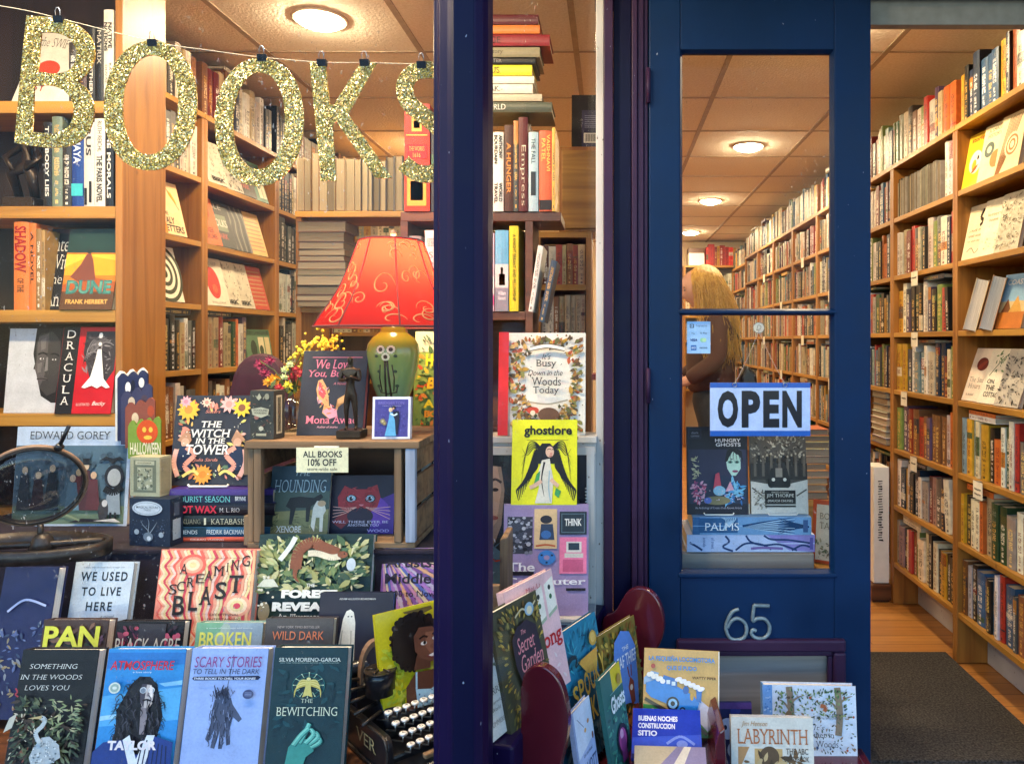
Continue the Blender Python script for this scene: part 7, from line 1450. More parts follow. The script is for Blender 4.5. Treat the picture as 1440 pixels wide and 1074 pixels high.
knots = [(-60, 0), (20, 12), (83, 26), (215, 59), (300, 72), (369, 81), (453, 88), (513, 88.5), (592, 90), (660, 84)]
g = MB(); g.tube([P(x, y, LYY + .002) for x, y in opn(knots, 4)], .0007, 5); g.build('strand', M['string'], st)
for k, (x, y) in enumerate(((83, 26), (215, 59), (369, 80), (453, 87), (513, 87), (593, 90))):
    t = thing('binder_clip', P(x, y, LYY), f'small black binder clip with wire loop above the {["B", "first O", "second O", "left arm of the K", "right arm of the K", "S"][k]}', 'binder clip', 'binder clips on the letter string')
    q = P(x, y, LYY); w2 = .0085; hz = .009
    g = MB(); g.prism([(LYY - .006, q.z + hz * .3), (LYY - .0019, q.z - hz), (LYY - .0017, q.z - hz), (LYY - .0005, q.z + hz * .2), (LYY + .0017, q.z - hz), (LYY + .0019, q.z - hz), (LYY + .006, q.z + hz * .3)], q.x - w2, q.x + w2, 'x'); g.build('clamp', M['black'], t)
    g = MB(); g.tube([(q.x - .004, LYY - .003, q.z + .002), (q.x - .0045, LYY - .004, q.z + .012), (q.x - .002, LYY - .004, q.z + .018), (q.x + .002, LYY - .004, q.z + .018), (q.x + .0045, LYY - .004, q.z + .012), (q.x + .004, LYY - .003, q.z + .002)], .0008, 6); g.build('wire_loop', M['steel'], t)

# ------------------------------------------------------------------ typewriter with a book leaning on it
ty = R(43); tM = Matrix.Translation(P(549, 1030, 1.445)) @ Matrix.Rotation(ty, 4, 'Z'); tM.translation.z = ZF
tw = thing('typewriter', None, 'old black typewriter with round white keys beside the purple post', 'typewriter', None, tM)
def rrect(x0, x1, z0, z1, r, n=5):
    o = []
    for cx_, cz_, a0 in ((x1 - r, z1 - r, 0), (x0 + r, z1 - r, 90), (x0 + r, z0 + r, 180), (x1 - r, z0 + r, 270)):
        for k in range(n + 1): a = R(a0 + 90 * k / n); o.append((cx_ + r * math.cos(a), cz_ + r * math.sin(a)))
    return o
g = MB(); g.box(.0, .27, .0, .28, .004, .035); g.build('base', M['black'], tw, bevel=.006, local=True)
for x in (-.012, .268):
    g = MB(); g.prism(rrect(-.015, .20, .006, .078, .022), x, x + .012, 'x'); g.build('side_frame', M['black'], tw, bevel=.003, local=True)
    g = MB(); pts = rrect(-.015, .20, .006, .078, .022); g.tube([(x + (-.002 if x < 0 else .014), y, z) for y, z in pts], .0035, 6, closed=True); g.build('side_rim', M['iron'], tw, local=True)
    m = MB(); 
    for i, (z0, z1) in enumerate(((.03, .055),)):
        v, f, a = glyphs('VER', .01, True); m.hull([(x + (-.0008 if x < 0 else .0128), .125 - p * .09 if x < 0 else .03 + p * .09, z0 + q * (z1 - z0)) for p, q in v], f, C('#b9a476'))
    m.build('emblem', M['print'], tw, local=True)
g = MB(); g.box(.0, .27, -.055, -.0005, .012, .022); g.tube([(.006, -.055, .018), (.264, -.055, .018)], .01, 10); g.build('space_bar_frame', M['black'], tw, local=True)
g = MB(); g.box(.05, .22, -.046, -.032, .030, .040); g.build('space_bar', M['crate'], tw, bevel=.003, local=True)
kb = MB(); stm = MB()
for row in range(4):
    for k in range(11 if row else 12):
        x = .018 + .0195 * k + .005 * row; y = .045 - .0215 * row; z = .098 - .0145 * row
        kb.lathe([(.0001, z), (.0072, z), (.0078, z + .0015), (.0076, z + .004), (.006, z + .0048), (.0001, z + .0046)], (x, y, 0), 14)
        stm.tube([(x, y, z), (x, y + .002, z - .014), (x, y + .05, z - .03)], .0016, 5); stm.lathe([(.0082, z - .0002), (.0088, z + .001), (.0084, z + .003)], (x, y, 0), 14)
m = MB()
for row, ks in enumerate(('234567890-', 'QWERTYUIOP', 'ASDFGHJKL;', 'ZXCVBNM,./')):
    for k, ch in enumerate(ks):
        x = .018 + .0195 * k + .005 * row; y = .045 - .0215 * row; z = .098 - .0145 * row + .0051; v, f, a = glyphs(ch); m.hull([(x - .003 + p * .006, y - .0035 + q * .007, z) for p, q in v], f, C('#22201e'))
m.build('key_letters', M['print'], tw, local=True)
kb.build('keys', M['key'], tw, local=True); stm.build('key_levers', M['steel'], tw, local=True)
g = MB(); g.prism([(.06, .035), (.06, .075), (.09, .105), (.20, .115), (.20, .035)], .02, .25, 'x'); g.build('body', M['black'], tw, bevel=.008, local=True)
for x in (.03, .235):
    g = MB(); g.lathe([(.030, .1152), (.031, .150), (.030, .162)], (x, .105, 0), 24); g.build('spool_drum', M['black'], tw, local=True)
    g = MB(); g.lathe([(.0001, .166), (.006, .167), (.008, .1635), (.029, .1635), (.033, .1645), (.033, .1625), (.0001, .1622)], (x, .105, 0), 28)
    for k in range(5): a = 6.2832 * k / 5; g.tube([(x + .008 * math.cos(a), .105 + .008 * math.sin(a), .165), (x + .028 * math.cos(a), .105 + .028 * math.sin(a), .165)], .002, 5)
    g.build('ribbon_spool', M['iron'], tw, local=True)
g = MB(); arc = [(-.035 * math.cos(math.pi * k / 12), .12 + .085 * math.sin(math.pi * k / 12) ** .7) for k in range(13)]; inn = [(x * .82, .12 + (z - .12) * .86) for x, z in arc]
g.hull([(.045 + x, .155, z) for x, z in arc] + [(.045 + x, .155, z) for x, z in inn] + [(.045 + x, .17, z) for x, z in arc] + [(.045 + x, .17, z) for x, z in inn], [(k, k + 1, 14 + k, 13 + k) for k in range(12)] + [(26 + k, 39 + k, 40 + k, 27 + k) for k in range(12)] + [(k, 26 + k, 27 + k, k + 1) for k in range(12)] + [(13 + k, 14 + k, 40 + k, 39 + k) for k in range(12)]); g.build('arched_plate', M['brass_ring'], tw, local=True)
g = MB(); g.tube([(-.04, .215, .13), (.31, .215, .13)], .018, 16); g.build('roller', M['black'], tw, local=True)
for x in (-.055, .31):
    g = MB(); g.tube([(x, .215, .13), (x + .018, .215, .13)], .016, 14); g.build('roller_knob', M['iron'], tw, local=True)
g = MB()
for k in range(5): g.tube([(-.03 - .004 * k, .06 + .03 * k, .085 + .012 * k), (.02, .08 + .02 * k, .09 + .01 * k)], .004, 6)
g.build('levers', M['iron'], tw, local=True)
def a_girl(A):
    A.rect('#d6c81e', 0, 0, 1, 1).leaves(101, 130, ['#a8b82a', '#c8cc3a', '#8a9e2a', '#d8d24a'], (.0, .0, 1, .62), (.05, .12), .5).poly('#6a5a2a', [(.34, .965), (.72, .965), (.74, .93), (.58, .90), (.36, .945)])
    r = random.Random(6); A.ell('#1e1615', .46, .66, .31, .34, 30)
    for k in range(90): a = r.uniform(0, 6.28); q = r.uniform(.85, 1.04); A.ell('#1e1615', .46 + .31 * q * math.cos(a), .66 + .27 * q * math.sin(a), r.uniform(.02, .045), r.uniform(.02, .045), 8)
    A.poly('#5f3c2e', [(.40, .38), (.62, .36), (.64, .48), (.46, .52)]).poly('#6d4535', [(.44, .70), (.52, .78), (.70, .76), (.80, .66), (.80, .52), (.74, .43), (.64, .42), (.50, .48), (.44, .56)]).poly('#8a5c48', [(.60, .72), (.76, .70), (.79, .58), (.74, .48), (.64, .50), (.58, .58)])
    for x, y in ((.565, .615), (.725, .64)): A.ell('#f0e8e2', x, y, .042, .022).ell('#171010', x + .012, y + .003, .02, .02)
    A.curve('#2a1a16', [(.51, .665), (.57, .685), (.62, .665)], .011).curve('#2a1a16', [(.69, .68), (.74, .695), (.78, .675)], .011).ell('#7d5040', .685, .565, .045, .03).poly('#f2e9e4', [(.60, .485), (.68, .50), (.76, .52), (.71, .475), (.64, .465)]).curve('#7a3a3a', [(.59, .49), (.66, .46), (.75, .50)], .009)
    A.poly('#5f3c2e', [(.26, .02), (.28, .24), (.42, .36), (.62, .34), (.86, .37), (.97, .26), (.98, .02)]).poly('#a9d2e8', [(.40, .02), (.40, .20), (.60, .16), (.80, .24), (.82, .02)]).line('#a9d2e8', [(.41, .2), (.43, .36)], .012).line('#a9d2e8', [(.79, .23), (.80, .37)], .012).dots(16, 16, ['#4a6a8a', '#e6f0f6'], (.42, .04, .8, .16), (.006, .012))
    A.txt('#c2362a', 'My Hair', .80, .88, 1.5 * .66, .95, .02).txt('#c2362a', 'is', .86, .80, .95, .865, .02).txt('#c2362a', 'the best', .82, .72, .985, .785, .02)
bl = P(541, 1012, 1.515); cover_book(None, frame_M(bl, R(40), R(14)), .17, .205, .012, '#d6c81e', 'yellow children\'s book with a smiling curly haired child, leaning on the typewriter', art=a_girl, page=WH, rough='gloss')

# ------------------------------------------------------------------ things on and behind the door
YSG = YD + .0185
def flat_sign(name, label, cat, x0, x1, yt, yb, Y, T_, col, art, parent=None, rough='print'):
    W_ = (x1 - x0) * Y / F; H_ = (yb - yt) * Y / F; Mx = Matrix.Translation(P(x0, yb, Y)); 
    if parent is None: t = thing(name, None, label, cat, None, Mx)
    g = MB(); g.box(0, W_, 0, T_, 0, H_, C(col))
    if parent is None: g.build('board', M[rough], t, local=True)
    else: t = g.build(name, M[rough], parent); t.matrix_basis = Mx
    A = Art(W_, H_); art(A); A.build(t, rough, ('print', 'lettering')); return t
def a_open(A):
    A.rect('#1f5cb8', 0, .905, 1, 1).rect('#1f5cb8', 0, 0, 1, .10)
sgn = flat_sign('open_sign', 'pale blue OPEN sign with bold black capitals hanging on a chain', 'sign', 998.5, 1139.5, 538, 613, YD - .008, .003, '#b9cdf4', a_open, rough='gloss')
g = MB()
for p0, p1 in (((1067, 466), (1033, 540)), ((1067, 466), (1104, 540))):
    a, b = P(*p0, YD + .012), P(*p1, YD - .0095); n = 34
    for k in range(n): q = a.lerp(b, (k + .5) / n) - Vector((0, 0, .006 * math.sin(math.pi * (k + .5) / n))); g.ball(q, .0016, 6, 4)
g.build('chain', M['steel'], sgn)
for ch, u0, u1 in (('O', .075, .28), ('P', .315, .50), ('E', .53, .69), ('N', .72, .915)):
    v, f, a = glyphs(ch, .05); m = MB(); w2, h2 = 141 * (YD - .008) / F, 75 * (YD - .008) / F; m.hull([((u0 + p * (u1 - u0)) * w2, -.0006, (.16 + q * .69) * h2) for p, q in v], f, C('#0e1424')); m.build('letter', M['gloss'], sgn, local=True)
g = MB()
for x in (1033, 1104): q = P(x, 541, YD - .0095); g.tube([q + Vector((.006 * math.cos(a), -.001, .006 * math.sin(a))) for a in [6.2832 * k / 10 for k in range(10)]], .0009, 5, closed=True)
g.build('ring', M['steel'], sgn)
def a_pay(A):
    A.rect('#1d2f4a', .12, .80, .30, .92).rect('#9fc6ee', .155, .825, .265, .90).rect('#1d2f4a', .19, .845, .23, .88).txt('#4a6f96', 'Square', .38, .815, .86, .91, .0).rect('#7fb0e0', .10, .58, .42, .68).rect('#9fc6ee', .115, .59, .405, .67).txt('#24405f', 'Pay', .2, .60, .36, .65, .01).txt('#24405f', 'G Pay', .56, .60, .86, .66, .01).txt('#1b2f74', 'VISA', .14, .38, .44, .46, .04, False, .2).ell('#8fd0a8', .66, .42, .10, .09).ell('#b9e0b0', .74, .42, .09, .09).rect('#1d5fb0', .17, .10, .40, .26).txt('#cfe0f4', 'AM EX', .19, .14, .38, .22, .02).txt('#24405f', 'DISCOVER', .54, .15, .88, .20, .02)
flat_sign('payment_sticker', None, None, 966, 999, 452, 497, YSG, .0006, '#9fc6ee', a_pay, PANE)
q = P(1067, 461, YSG); g = MB()
g.hull([q + Vector((.0165 * math.cos(6.2832 * k / 24), 0, .0165 * math.sin(6.2832 * k / 24))) for k in range(24)], [tuple(range(24))], C('#8d8474'))
g.hull([q + Vector((.0150 * math.cos(6.2832 * k / 24), -.0003, .0150 * math.sin(6.2832 * k / 24))) for k in range(24)], [tuple(range(24))], C('#dcd2bd'))
v, f, a = glyphs('D', 0, True, .3); g.hull([(q.x - .007 + p * .014, q.y - .0006, q.z - .007 + s * .015) for p, s in v], f, C('#6f6656')); g.build('round_sticker', M['print'], PANE)
g = MB(); g.tube([q + Vector((0, -.002, -.004)), q + Vector((0, -.008, -.008)), q + Vector((0, -.006, -.014)), q + Vector((0, -.002, -.010))], .0018, 6); g.build('hook', M['steel'], door)
# house number
def fig(pts, r, nm):
    g = MB(); g.tube([P(x, y, YD - .006) for x, y in opn(pts, 5)], r, 8)
    o = g.build('number', M['pewter'], door); o.scale = (1, 1, 1); return o
fig([(1039, 856), (1030, 860), (1023, 872), (1021, 884), (1026, 896), (1036, 899.5), (1046, 896), (1050, 886), (1047, 875), (1037, 869), (1028, 873), (1023, 882)], .0054, '6')
fig([(1082, 851.5), (1062, 851), (1060.5, 851.5), (1058.5, 872), (1064, 869.5), (1075, 870), (1082, 879), (1081, 890), (1073, 897), (1062, 896), (1056.5, 890), (1059, 885), (1063, 887)], .0054, '5')
# wooden box behind the glass, two blue books lying on it, two standing
wb = thing('wooden_crate', P(1050, 800, 2.3), 'grey planked wooden box standing behind the door glass under the blue books', 'crate')
bz0 = zat(776, 2.27); bx0, bx1 = P(958, 0, 2.27).x, P(1144, 0, 2.27).x
g = MB(); g.box(bx0, bx1, 2.262, 2.276, bz0 - .20, bz0 - .002); g.build('front_board', M['grey_board'], wb, bevel=.003)
g = MB(); g.box(bx0, bx1, 2.277, 2.52, bz0 - .014, bz0); g.build('top_board', M['grey_board'], wb, bevel=.002)
for x in (bx0 + .002, bx1 - .016):
    g = MB(); g.box(x, x + .014, 2.2765, 2.52, .016, bz0 - .0145); g.build('side_board', M['grey_board'], wb)
g = MB(); g.box(bx0, bx1, 2.262, 2.276, .016, bz0 - .205); g.build('front_board', M['grey_board'], wb, bevel=.003)
def pile2(y0, x0, x1, zb, col, label, art):
    Y = 2.268; X0_, X1_ = P(x0, 0, Y).x, P(x1, 0, Y).x; z1 = zat(y0, Y); T_ = z1 - zb; W_ = X1_ - X0_
    o = one_book(Matrix.Translation((X0_, Y, z1)) @ Matrix.Rotation(R(90), 4, 'Y'), T_, W_, .19, C(col), .4, label, None, auto=False); o.data.materials[0] = M['spine_plain']
    A = Art(W_, T_); art(A); r0 = thing('tmp', None, None, None, None, Matrix.Translation((X0_, Y + .0004, zb))); A.build(r0, 'gloss', ('spine_print', 'spine_lettering'))
    for c_ in list(r0.children): c_.parent = o; c_.matrix_parent_inverse = o.matrix_basis.inverted() @ r0.matrix_basis
    bpy.data.objects.remove(r0); return z1
def a_vein(A):
    A.rect('#b4c6ea', 0, 0, 1, 1).poly('#8a86c8', [(.62, 1), (1, 1), (1, .0), (.8, .1), (.7, .6)]).curve('#1f3a6a', [(.02, .55), (.07, .35), (.12, .1)], .008)
    for pts in (((.30, .95), (.33, .6), (.28, .3), (.36, .05)), ((.38, .1), (.46, .5), (.58, .45), (.66, .15)), ((.46, .98), (.5, .6), (.6, .4), (.72, .45), (.86, .1)), ((.6, .98), (.66, .75), (.8, .7), (.98, .5)), ((.82, .1), (.9, .4), (.98, .25))): A.curve('#27406f', list(pts), .0075)
    A.curve('#7a6aa8', [(.5, .2), (.6, .25), (.75, .2)], .01).txt('#4a5f96', 'annals', .125, .3, .15, .85, 0, False, 0, 1, -1).txt('#4a5f96', 'of trees', .19, .2, .215, .85, 0, False, 0, 1, -1).rect('#5a5aa0', .96, .15, .985, .85)
z1 = pile2(752, 966, 1146, bz0 + .001, '#b4c6ea', 'pale blue hardback with branching dark lines, lower of the two lying behind the door', a_vein)
def a_palms(A):
    A.rect('#6f9cc8', 0, 0, 1, 1).rect('#3d6a98', 0, 0, .06, 1).rect('#35628f', .05, .1, .38, .95)
    for k in range(12): A.curve('#1f4672' if k % 2 else '#a9cbe6', [(.42, .5), (.62, .5 + (.045 * (k - 5.5))), (.86, .5 + .09 * (k - 5.5))], .010, True).curve('#1d4069', [(.98, .45), (.86, .5 + .03 * (k - 5.5)), (.72, .5 + .085 * (k - 5.5))], .008, True)
    for k in range(7): A.curve('#a9cbe6', [(.26, .3), (.28 + .012 * k, .8), (.24 + .02 * k, 1)], .004)
    A.rect('#3a5a8a', .93, .15, .97, .85).txt('#eef4fa', 'PALMS', .10, .24, .39, .68, .01, True)
z1 = pile2(727, 974, 1141, z1 + .001, '#7ba6d2', 'mid blue hardback with palm fronds and white spine capitals, behind the door glass', a_palms)
def a_hungry(A):
    A.rect('#1b1d2b', 0, 0, 1, 1).rect('#2a2c40', .02, .86, .24, .98).rect('#1b1d2b', .04, .875, .22, .965).txt('#9a9cb0', 'dark', .07, .92, .19, .945).txt('#9a9cb0', 'comics', .06, .885, .2, .91).txt('#e9e6ee', 'HUNGRY', .46, .825, .88, .865, .02).txt('#e9e6ee', 'GHOSTS', .47, .775, .88, .815, .02)
    A.rect('#30304c', .02, .12, .97, .74).poly('#23304a', [(.02, .3), (.6, .45), (.97, .3), (.97, .12), (.02, .12)]).poly('#bfe0d0', [(.64, .62), (.68, .70), (.80, .72), (.88, .64), (.88, .52), (.80, .44), (.73, .44), (.66, .52)]).poly('#15151f', [(.62, .6), (.66, .73), (.78, .76), (.9, .72), (.93, .56), (.89, .66), (.80, .69), (.76, .72), (.70, .66), (.66, .60)])
    for k in range(5): A.curve('#15151f', [(.72 + .03 * k, .74), (.66 + .05 * k, .66), (.68 + .05 * k, .60)], .008, True)
    for x in (.71, .82): A.ell('#5a8f80', x, .595, .04, .022).ell('#1d2a2a', x, .595, .018, .018)
    A.ell('#8a3a5a', .79, .49, .05, .02).curve('#3a2a3a', [(.72, .625), (.75, .63)], .008)
    A.leaves(111, 60, ['#c24a6a', '#d98aa0', '#8a3a6a', '#e0a8b8'], (.03, .14, .3, .36), (.04, .09), .5).leaves(112, 40, ['#4a9ad0', '#7fc2e0', '#2f6fae'], (.62, .14, .95, .34), (.08, .2), .3).leaves(113, 30, ['#d9d0a8', '#b9b48a'], (.05, .4, .18, .66), (.04, .1), .25)
    A.poly('#c9485a', [(.42, .28), (.46, .46), (.52, .48), (.56, .28)]).poly('#e0a0b0', [(.62, .26), (.70, .38), (.76, .28)]).ell('#8fc2d8', .52, .27, .1, .08).ell('#8a7f5a', .48, .16, .22, .07).ell('#5a70c0', .33, .16, .06, .05)
    for k in range(10): A.dots(120 + k, 3, ['#d9c2d0'], (.1, .14, .9, .3), (.008, .014))
    A.txt('#d9d2e0', 'An Anthology of Comics from Known Artists', .12, .06, .88, .09, 0, True)
book_px(1010, 725, 600, 86, 2.30, 6, .014, '#1b1d2b', 'dark comic book with a pale green face, standing on the blue books behind the door', a_hungry, zb=z1 + .001, page=WH)
def a_photo(A):
    A.rect('#5a5148', 0, 0, 1, 1).leaves(114, 190, ['#8a7f70', '#3a332c', '#a89c8a', '#6f6558', '#c9beac'], (.01, .62, .99, .99), (.03, .09), .4).rect('#2e2924', .0, .42, 1, .62)
    for k in range(13): A.rect('#241f1b' if k % 2 else '#5f564b', .06 + .072 * k, .46, .105 + .072 * k, .70 + .02 * math.sin(k * 2.1)).ell('#b9ab96', .083 + .072 * k, .72 + .02 * math.sin(k * 2.1), .017, .02)
    A.poly('#d2cabc', [(0, .40), (.34, .36), (.64, .36), (1, .42), (1, .0), (0, 0)]).poly('#1f1b18', [(.36, .56), (.64, .56), (.70, .40), (.66, .32), (.34, .32), (.30, .40)]).rect('#8a8175', .44, .45, .56, .56).ell('#15110f', .36, .36, .06, .06).ell('#15110f', .64, .36, .06, .06).ell('#e0d8c8', .40, .42, .03, .03).ell('#e0d8c8', .60, .42, .03, .03).line('#4a443c', [(.02, .32), (.24, .2)], .012).line('#4a443c', [(.98, .30), (.8, .22)], .012).leaves(115, 40, ['#6a6258', '#a09684'], (.02, .05, .25, .3), (.04, .08), .4)
    A.rect('#171310', .24, .12, .78, .29).txt('#cfc6b4', 'IMAGES of America', .36, .255, .66, .275).txt('#e9e2d2', 'JIM THORPE', .27, .195, .75, .245, .01, True).txt('#e9e2d2', '(MAUCH CHUNK)', .29, .14, .73, .175, .01, True).rect('#171310', .24, .085, .78, .105)
book_px(1096, 725, 608, 80, 2.31, 7, .012, '#6f665a', 'sepia book with an old photograph of people round a motor car', a_photo, zb=z1 + .001, page=WH)
t = thing('book_stand', P(1015, 724, 2.28), 'white wire book stand lips before the two standing books behind the door', 'book stand')
g = MB()
for x0, x1 in ((990, 1032), (1080, 1122)):
    a, b = P(x0, 0, 2.283), P(x1, 0, 2.283); z = z1 + .004; g.tube([(a.x, 2.283, z + .006), (a.x + .003, 2.283, z), (b.x - .003, 2.283, z), (b.x, 2.283, z + .006)], .0022, 6)
g.build('wire', M['white'], t)
def a_orange(A): A.rect('#e9dcc0', .1, .05, .92, .93).leaves(116, 60, ['#8a7a5a', '#c2b08a', '#6f7a5a'], (.14, .08, .88, .4), (.06, .16), .4).txt('#6a5a3a', 'BOOK', .2, .7, .8, .8, 0, True).txt('#6a5a3a', 'TALES', .2, .55, .8, .65, 0, True)
tb2 = thing('stool', (P(1160, 0, 2.5).x, 2.5, 0), 'low pine stool behind the right edge of the door glass', 'stool')
sxa, sxb = P(1146, 0, 2.45).x, P(1215, 0, 2.45).x; szt = zat(795, 2.45)
g = MB(); g.box(sxa, sxb, 2.40, 2.66, szt - .025, szt); g.build('seat', M['pine_x'], tb2, bevel=.003)
for x in (sxa + .01, sxb - .04):
    for y in (2.41, 2.62): g = MB(); g.box(x, x + .03, y, y + .03, .016, szt - .0255); g.build('leg', M['pine_z'], tb2)
book_px(1166, 795, 704, 50, 2.46, 8, .012, '#c9552a', 'orange bordered book with a cream panel, leaning behind the door\'s right edge', a_orange, zb=szt + .001, yaw=-30)
# table with a pile of books further in
tt = thing('side_table', (P(1140, 0, 3.3).x, 3.3, 0), 'brown side table behind the door glass carrying a pile of books', 'table')
ta, tb_ = P(1100, 0, 3.2).x, P(1172, 0, 3.2).x; tz = zat(702, 3.2)
g = MB(); g.box(ta, tb_, 3.19, 3.50, tz - .03, tz); g.build('table_top', M['pine_x'], tt, bevel=.003)
g = MB(); g.box(ta + .01, tb_ - .01, 3.20, 3.22, tz - .30, tz - .0305); g.build('apron', M['pine_x'], tt)
for x in (ta + .01, tb_ - .04):
    for y in (3.225, 3.46): g = MB(); g.box(x, x + .03, y, y + .03, .001, tz - .0305); g.build('leg', M['pine_z'], tt)
flat_stack(((ta + tb_) / 2, 3.19, tz + .001), None, 0, 77, 10, 'of the pile behind the open sign', 'books piled on the side table', w=(.16, .20), fore=True, t=(.020, .034), tones=[('#d9a05a', 'tan', 2), ('#efe0b2', 'cream', 3), ('#c9662a', 'orange', 1), ('#7d3a22', 'brown', 2)])

# ------------------------------------------------------------------ the person inside
PX, PYY = .565, 4.2
pe = thing('person', (PX, PYY, 0), 'person with long wavy blonde hair, brown jumper and dark jeans, looking down', 'person')
def B(x, y, z, r): return ((PX + x, PYY + y, z), r)
skin = simple('skin', '#d9a184', .5, .05, 30); denim = simple('dark_denim', '#23262c', .8, .25, 60, .1); knit = simple('brown_knit', '#4a2a20', .85, .12, 90, .25); hairm = wood('blonde_hair', '#f6cc62', '#d29c3a', 'z', 3, .45, False)
V_ = [B(0, 0, .98, (.12, .14)), B(-.01, 0, 1.06, (.10, .13)), B(-.005, 0, 1.25, (.10, .14)), B(-.0, 0, 1.38, (.085, .13)), B(-.02, 0, 1.445, (.05, .06)), B(-.045, 0, 1.50, .05), B(-.075, 0, 1.55, (.075, .070)), B(-.07, 0, 1.60, (.085, .075)), B(-.06, 0, 1.64, (.05, .05)),
  B(.005, -.15, 1.37, .05), B(.01, -.20, 1.18, .038), B(-.16, -.17, 1.06, .030), B(-.22, -.15, 1.045, .026), B(.005, .15, 1.37, .05), B(.01, .20, 1.18, .038), B(-.16, .16, 1.06, .030), B(-.22, .14, 1.045, .026),
  B(0, -.085, .86, .085), B(-.01, -.09, .50, .055), B(.015, -.09, .09, .038), B(-.10, -.10, .035, .032), B(.02, .085, .86, .085), B(.02, .09, .50, .055), B(.05, .09, .09, .038), B(-.06, .10, .035, .032),
  B(-.158, 0, 1.535, .012), B(-.135, 0, 1.49, .022), B(-.145, 0, 1.585, .02)]
E_ = [(0, 1), (1, 2), (2, 3), (3, 4), (4, 5), (5, 6), (6, 7), (7, 8), (3, 9), (9, 10), (10, 11), (11, 12), (3, 13), (13, 14), (14, 15), (15, 16), (0, 17), (17, 18), (18, 19), (19, 20), (0, 21), (21, 22), (22, 23), (23, 24), (6, 25), (6, 26), (7, 27)]
for hy, hb in ((-.15, 12), (.14, 16)):
    for k in range(4): i = len(V_); V_ += [B(-.262, hy - .024 + .016 * k, 1.045, .009), B(-.298 + .004 * abs(k - 1.5), hy - .026 + .017 * k, 1.032, .008)]; E_ += [(hb, i), (i, i + 1)]
    i = len(V_); V_ += [B(-.235, hy + (.03 if hy < 0 else -.03), 1.06, .010), B(-.262, hy + (.042 if hy < 0 else -.042), 1.068, .008)]; E_ += [(hb, i), (i, i + 1)]
HI = (6, 7, 8, 25, 26, 27); mpb = [i for i in range(len(V_)) if i not in HI]; ix = {j: k for k, j in enumerate(mpb)}; thin = (0, 1, 2, 3, 9, 10, 13, 14, 17, 18, 21, 22)
bv_ = [(V_[i][0], (tuple(q - .022 for q in V_[i][1]) if isinstance(V_[i][1], tuple) else V_[i][1] - .012) if i in thin else V_[i][1]) for i in mpb]
bo = skin_obj('body', bv_, [(ix[a], ix[b]) for a, b in E_ if a in ix and b in ix], skin)
bpy.context.view_layer.update(); me = bpy.data.meshes.new_from_object(bo.evaluated_get(bpy.context.evaluated_depsgraph_get())); bpy.data.objects.remove(bo)
hm = bmesh.new(); hm.from_mesh(me); Hm = Matrix.Translation((PX - .080, PYY, 1.572)) @ Matrix.Rotation(R(-14), 4, 'Y'); nu, nv = 36, 30; vv = []
def gs(a, b, s): return math.exp(-((a / s[0]) ** 2 + (b / s[1]) ** 2))
for j in range(nv + 1):
    ph = math.pi * j / nv
    for i in range(nu):
        th = 2 * math.pi * i / nu; dx, dy, dz = math.sin(ph) * math.cos(th), math.sin(ph) * math.sin(th), math.cos(ph); k = 1 - .26 * max(0, -dz) ** 1.3; x, y, z = dx * .088 * (k + .06), dy * .068 * k, dz * .108
        if dx < 0:
            x -= .030 * gs(dy, dz + .16, (.16, .15)) + .006 * gs(dy, dz - .28, (.5, .12)) + .009 * gs(dy, dz + .50, (.26, .07)) + .016 * gs(dy, dz + .86, (.3, .14)) - .010 * (gs(dy - .38, dz - .06, (.16, .12)) + gs(dy + .38, dz - .06, (.16, .12)))
        vv.append(hm.verts.new(Hm @ Vector((x, y, z))))
for j in range(nv):
    for i in range(nu):
        q4 = [vv[j * nu + i], vv[j * nu + (i + 1) % nu], vv[(j + 1) * nu + (i + 1) % nu], vv[(j + 1) * nu + i]]
        hm.faces.new(q4).smooth = True
bmesh.ops.remove_doubles(hm, verts=vv, dist=1e-4); bmesh.ops.recalc_face_normals(hm, faces=hm.faces); hm.to_mesh(me); hm.free(); me.name = 'body'
bo = bpy.data.objects.new('body', me); COL.objects.link(bo); bo.parent = pe; bo.matrix_parent_inverse = WORLD_OF(pe).inverted()
if not me.materials: me.materials.append(skin)
def grow(idx, d): return [(V_[i][0], tuple(q + d for q in V_[i][1]) if isinstance(V_[i][1], tuple) else V_[i][1] + d) for i in idx]
def sub_skel(idx, d, m, nm):
    mp = {j: k for k, j in enumerate(idx)}; skin_obj(nm, grow(idx, d), [(mp[a], mp[b]) for a, b in E_ if a in mp and b in mp], m, pe)
sub_skel([0, 1, 2, 3, 4, 9, 10, 11, 13, 14, 15], .016, knit, 'jumper'); sub_skel([0, 1, 17, 18, 19, 21, 22, 23], .010, denim, 'jeans')
shoe = simple('shoe', '#2a2522', .6)
for i, j in ((19, 20), (23, 24)): skin_obj('shoe', [(Vector(V_[i][0]) + Vector((.01, 0, -.04)), .05), (Vector(V_[j][0]), .04)], [(0, 1)], shoe, pe)
g = MB()
for s in (-1, 1): g.ball(Hm @ Vector((-.0755, s * .028, .007)), (.006, .011, .0045), 8, 6); g.tube([Hm @ Vector((-.0755 - .004 * (1 - abs(k)), s * (.028 + .017 * k), .022 + .003 * (1 - abs(k)))) for k in (-1, 0, 1)], .0022, 5)
g.build('eyes', M['black'], pe)
g = MB(); rr = random.Random(12); hc = Vector((PX - .058, PYY, 1.595))
g.ball(hc + Vector((.012, 0, .014)), (.098, .086, .096), 18, 12)
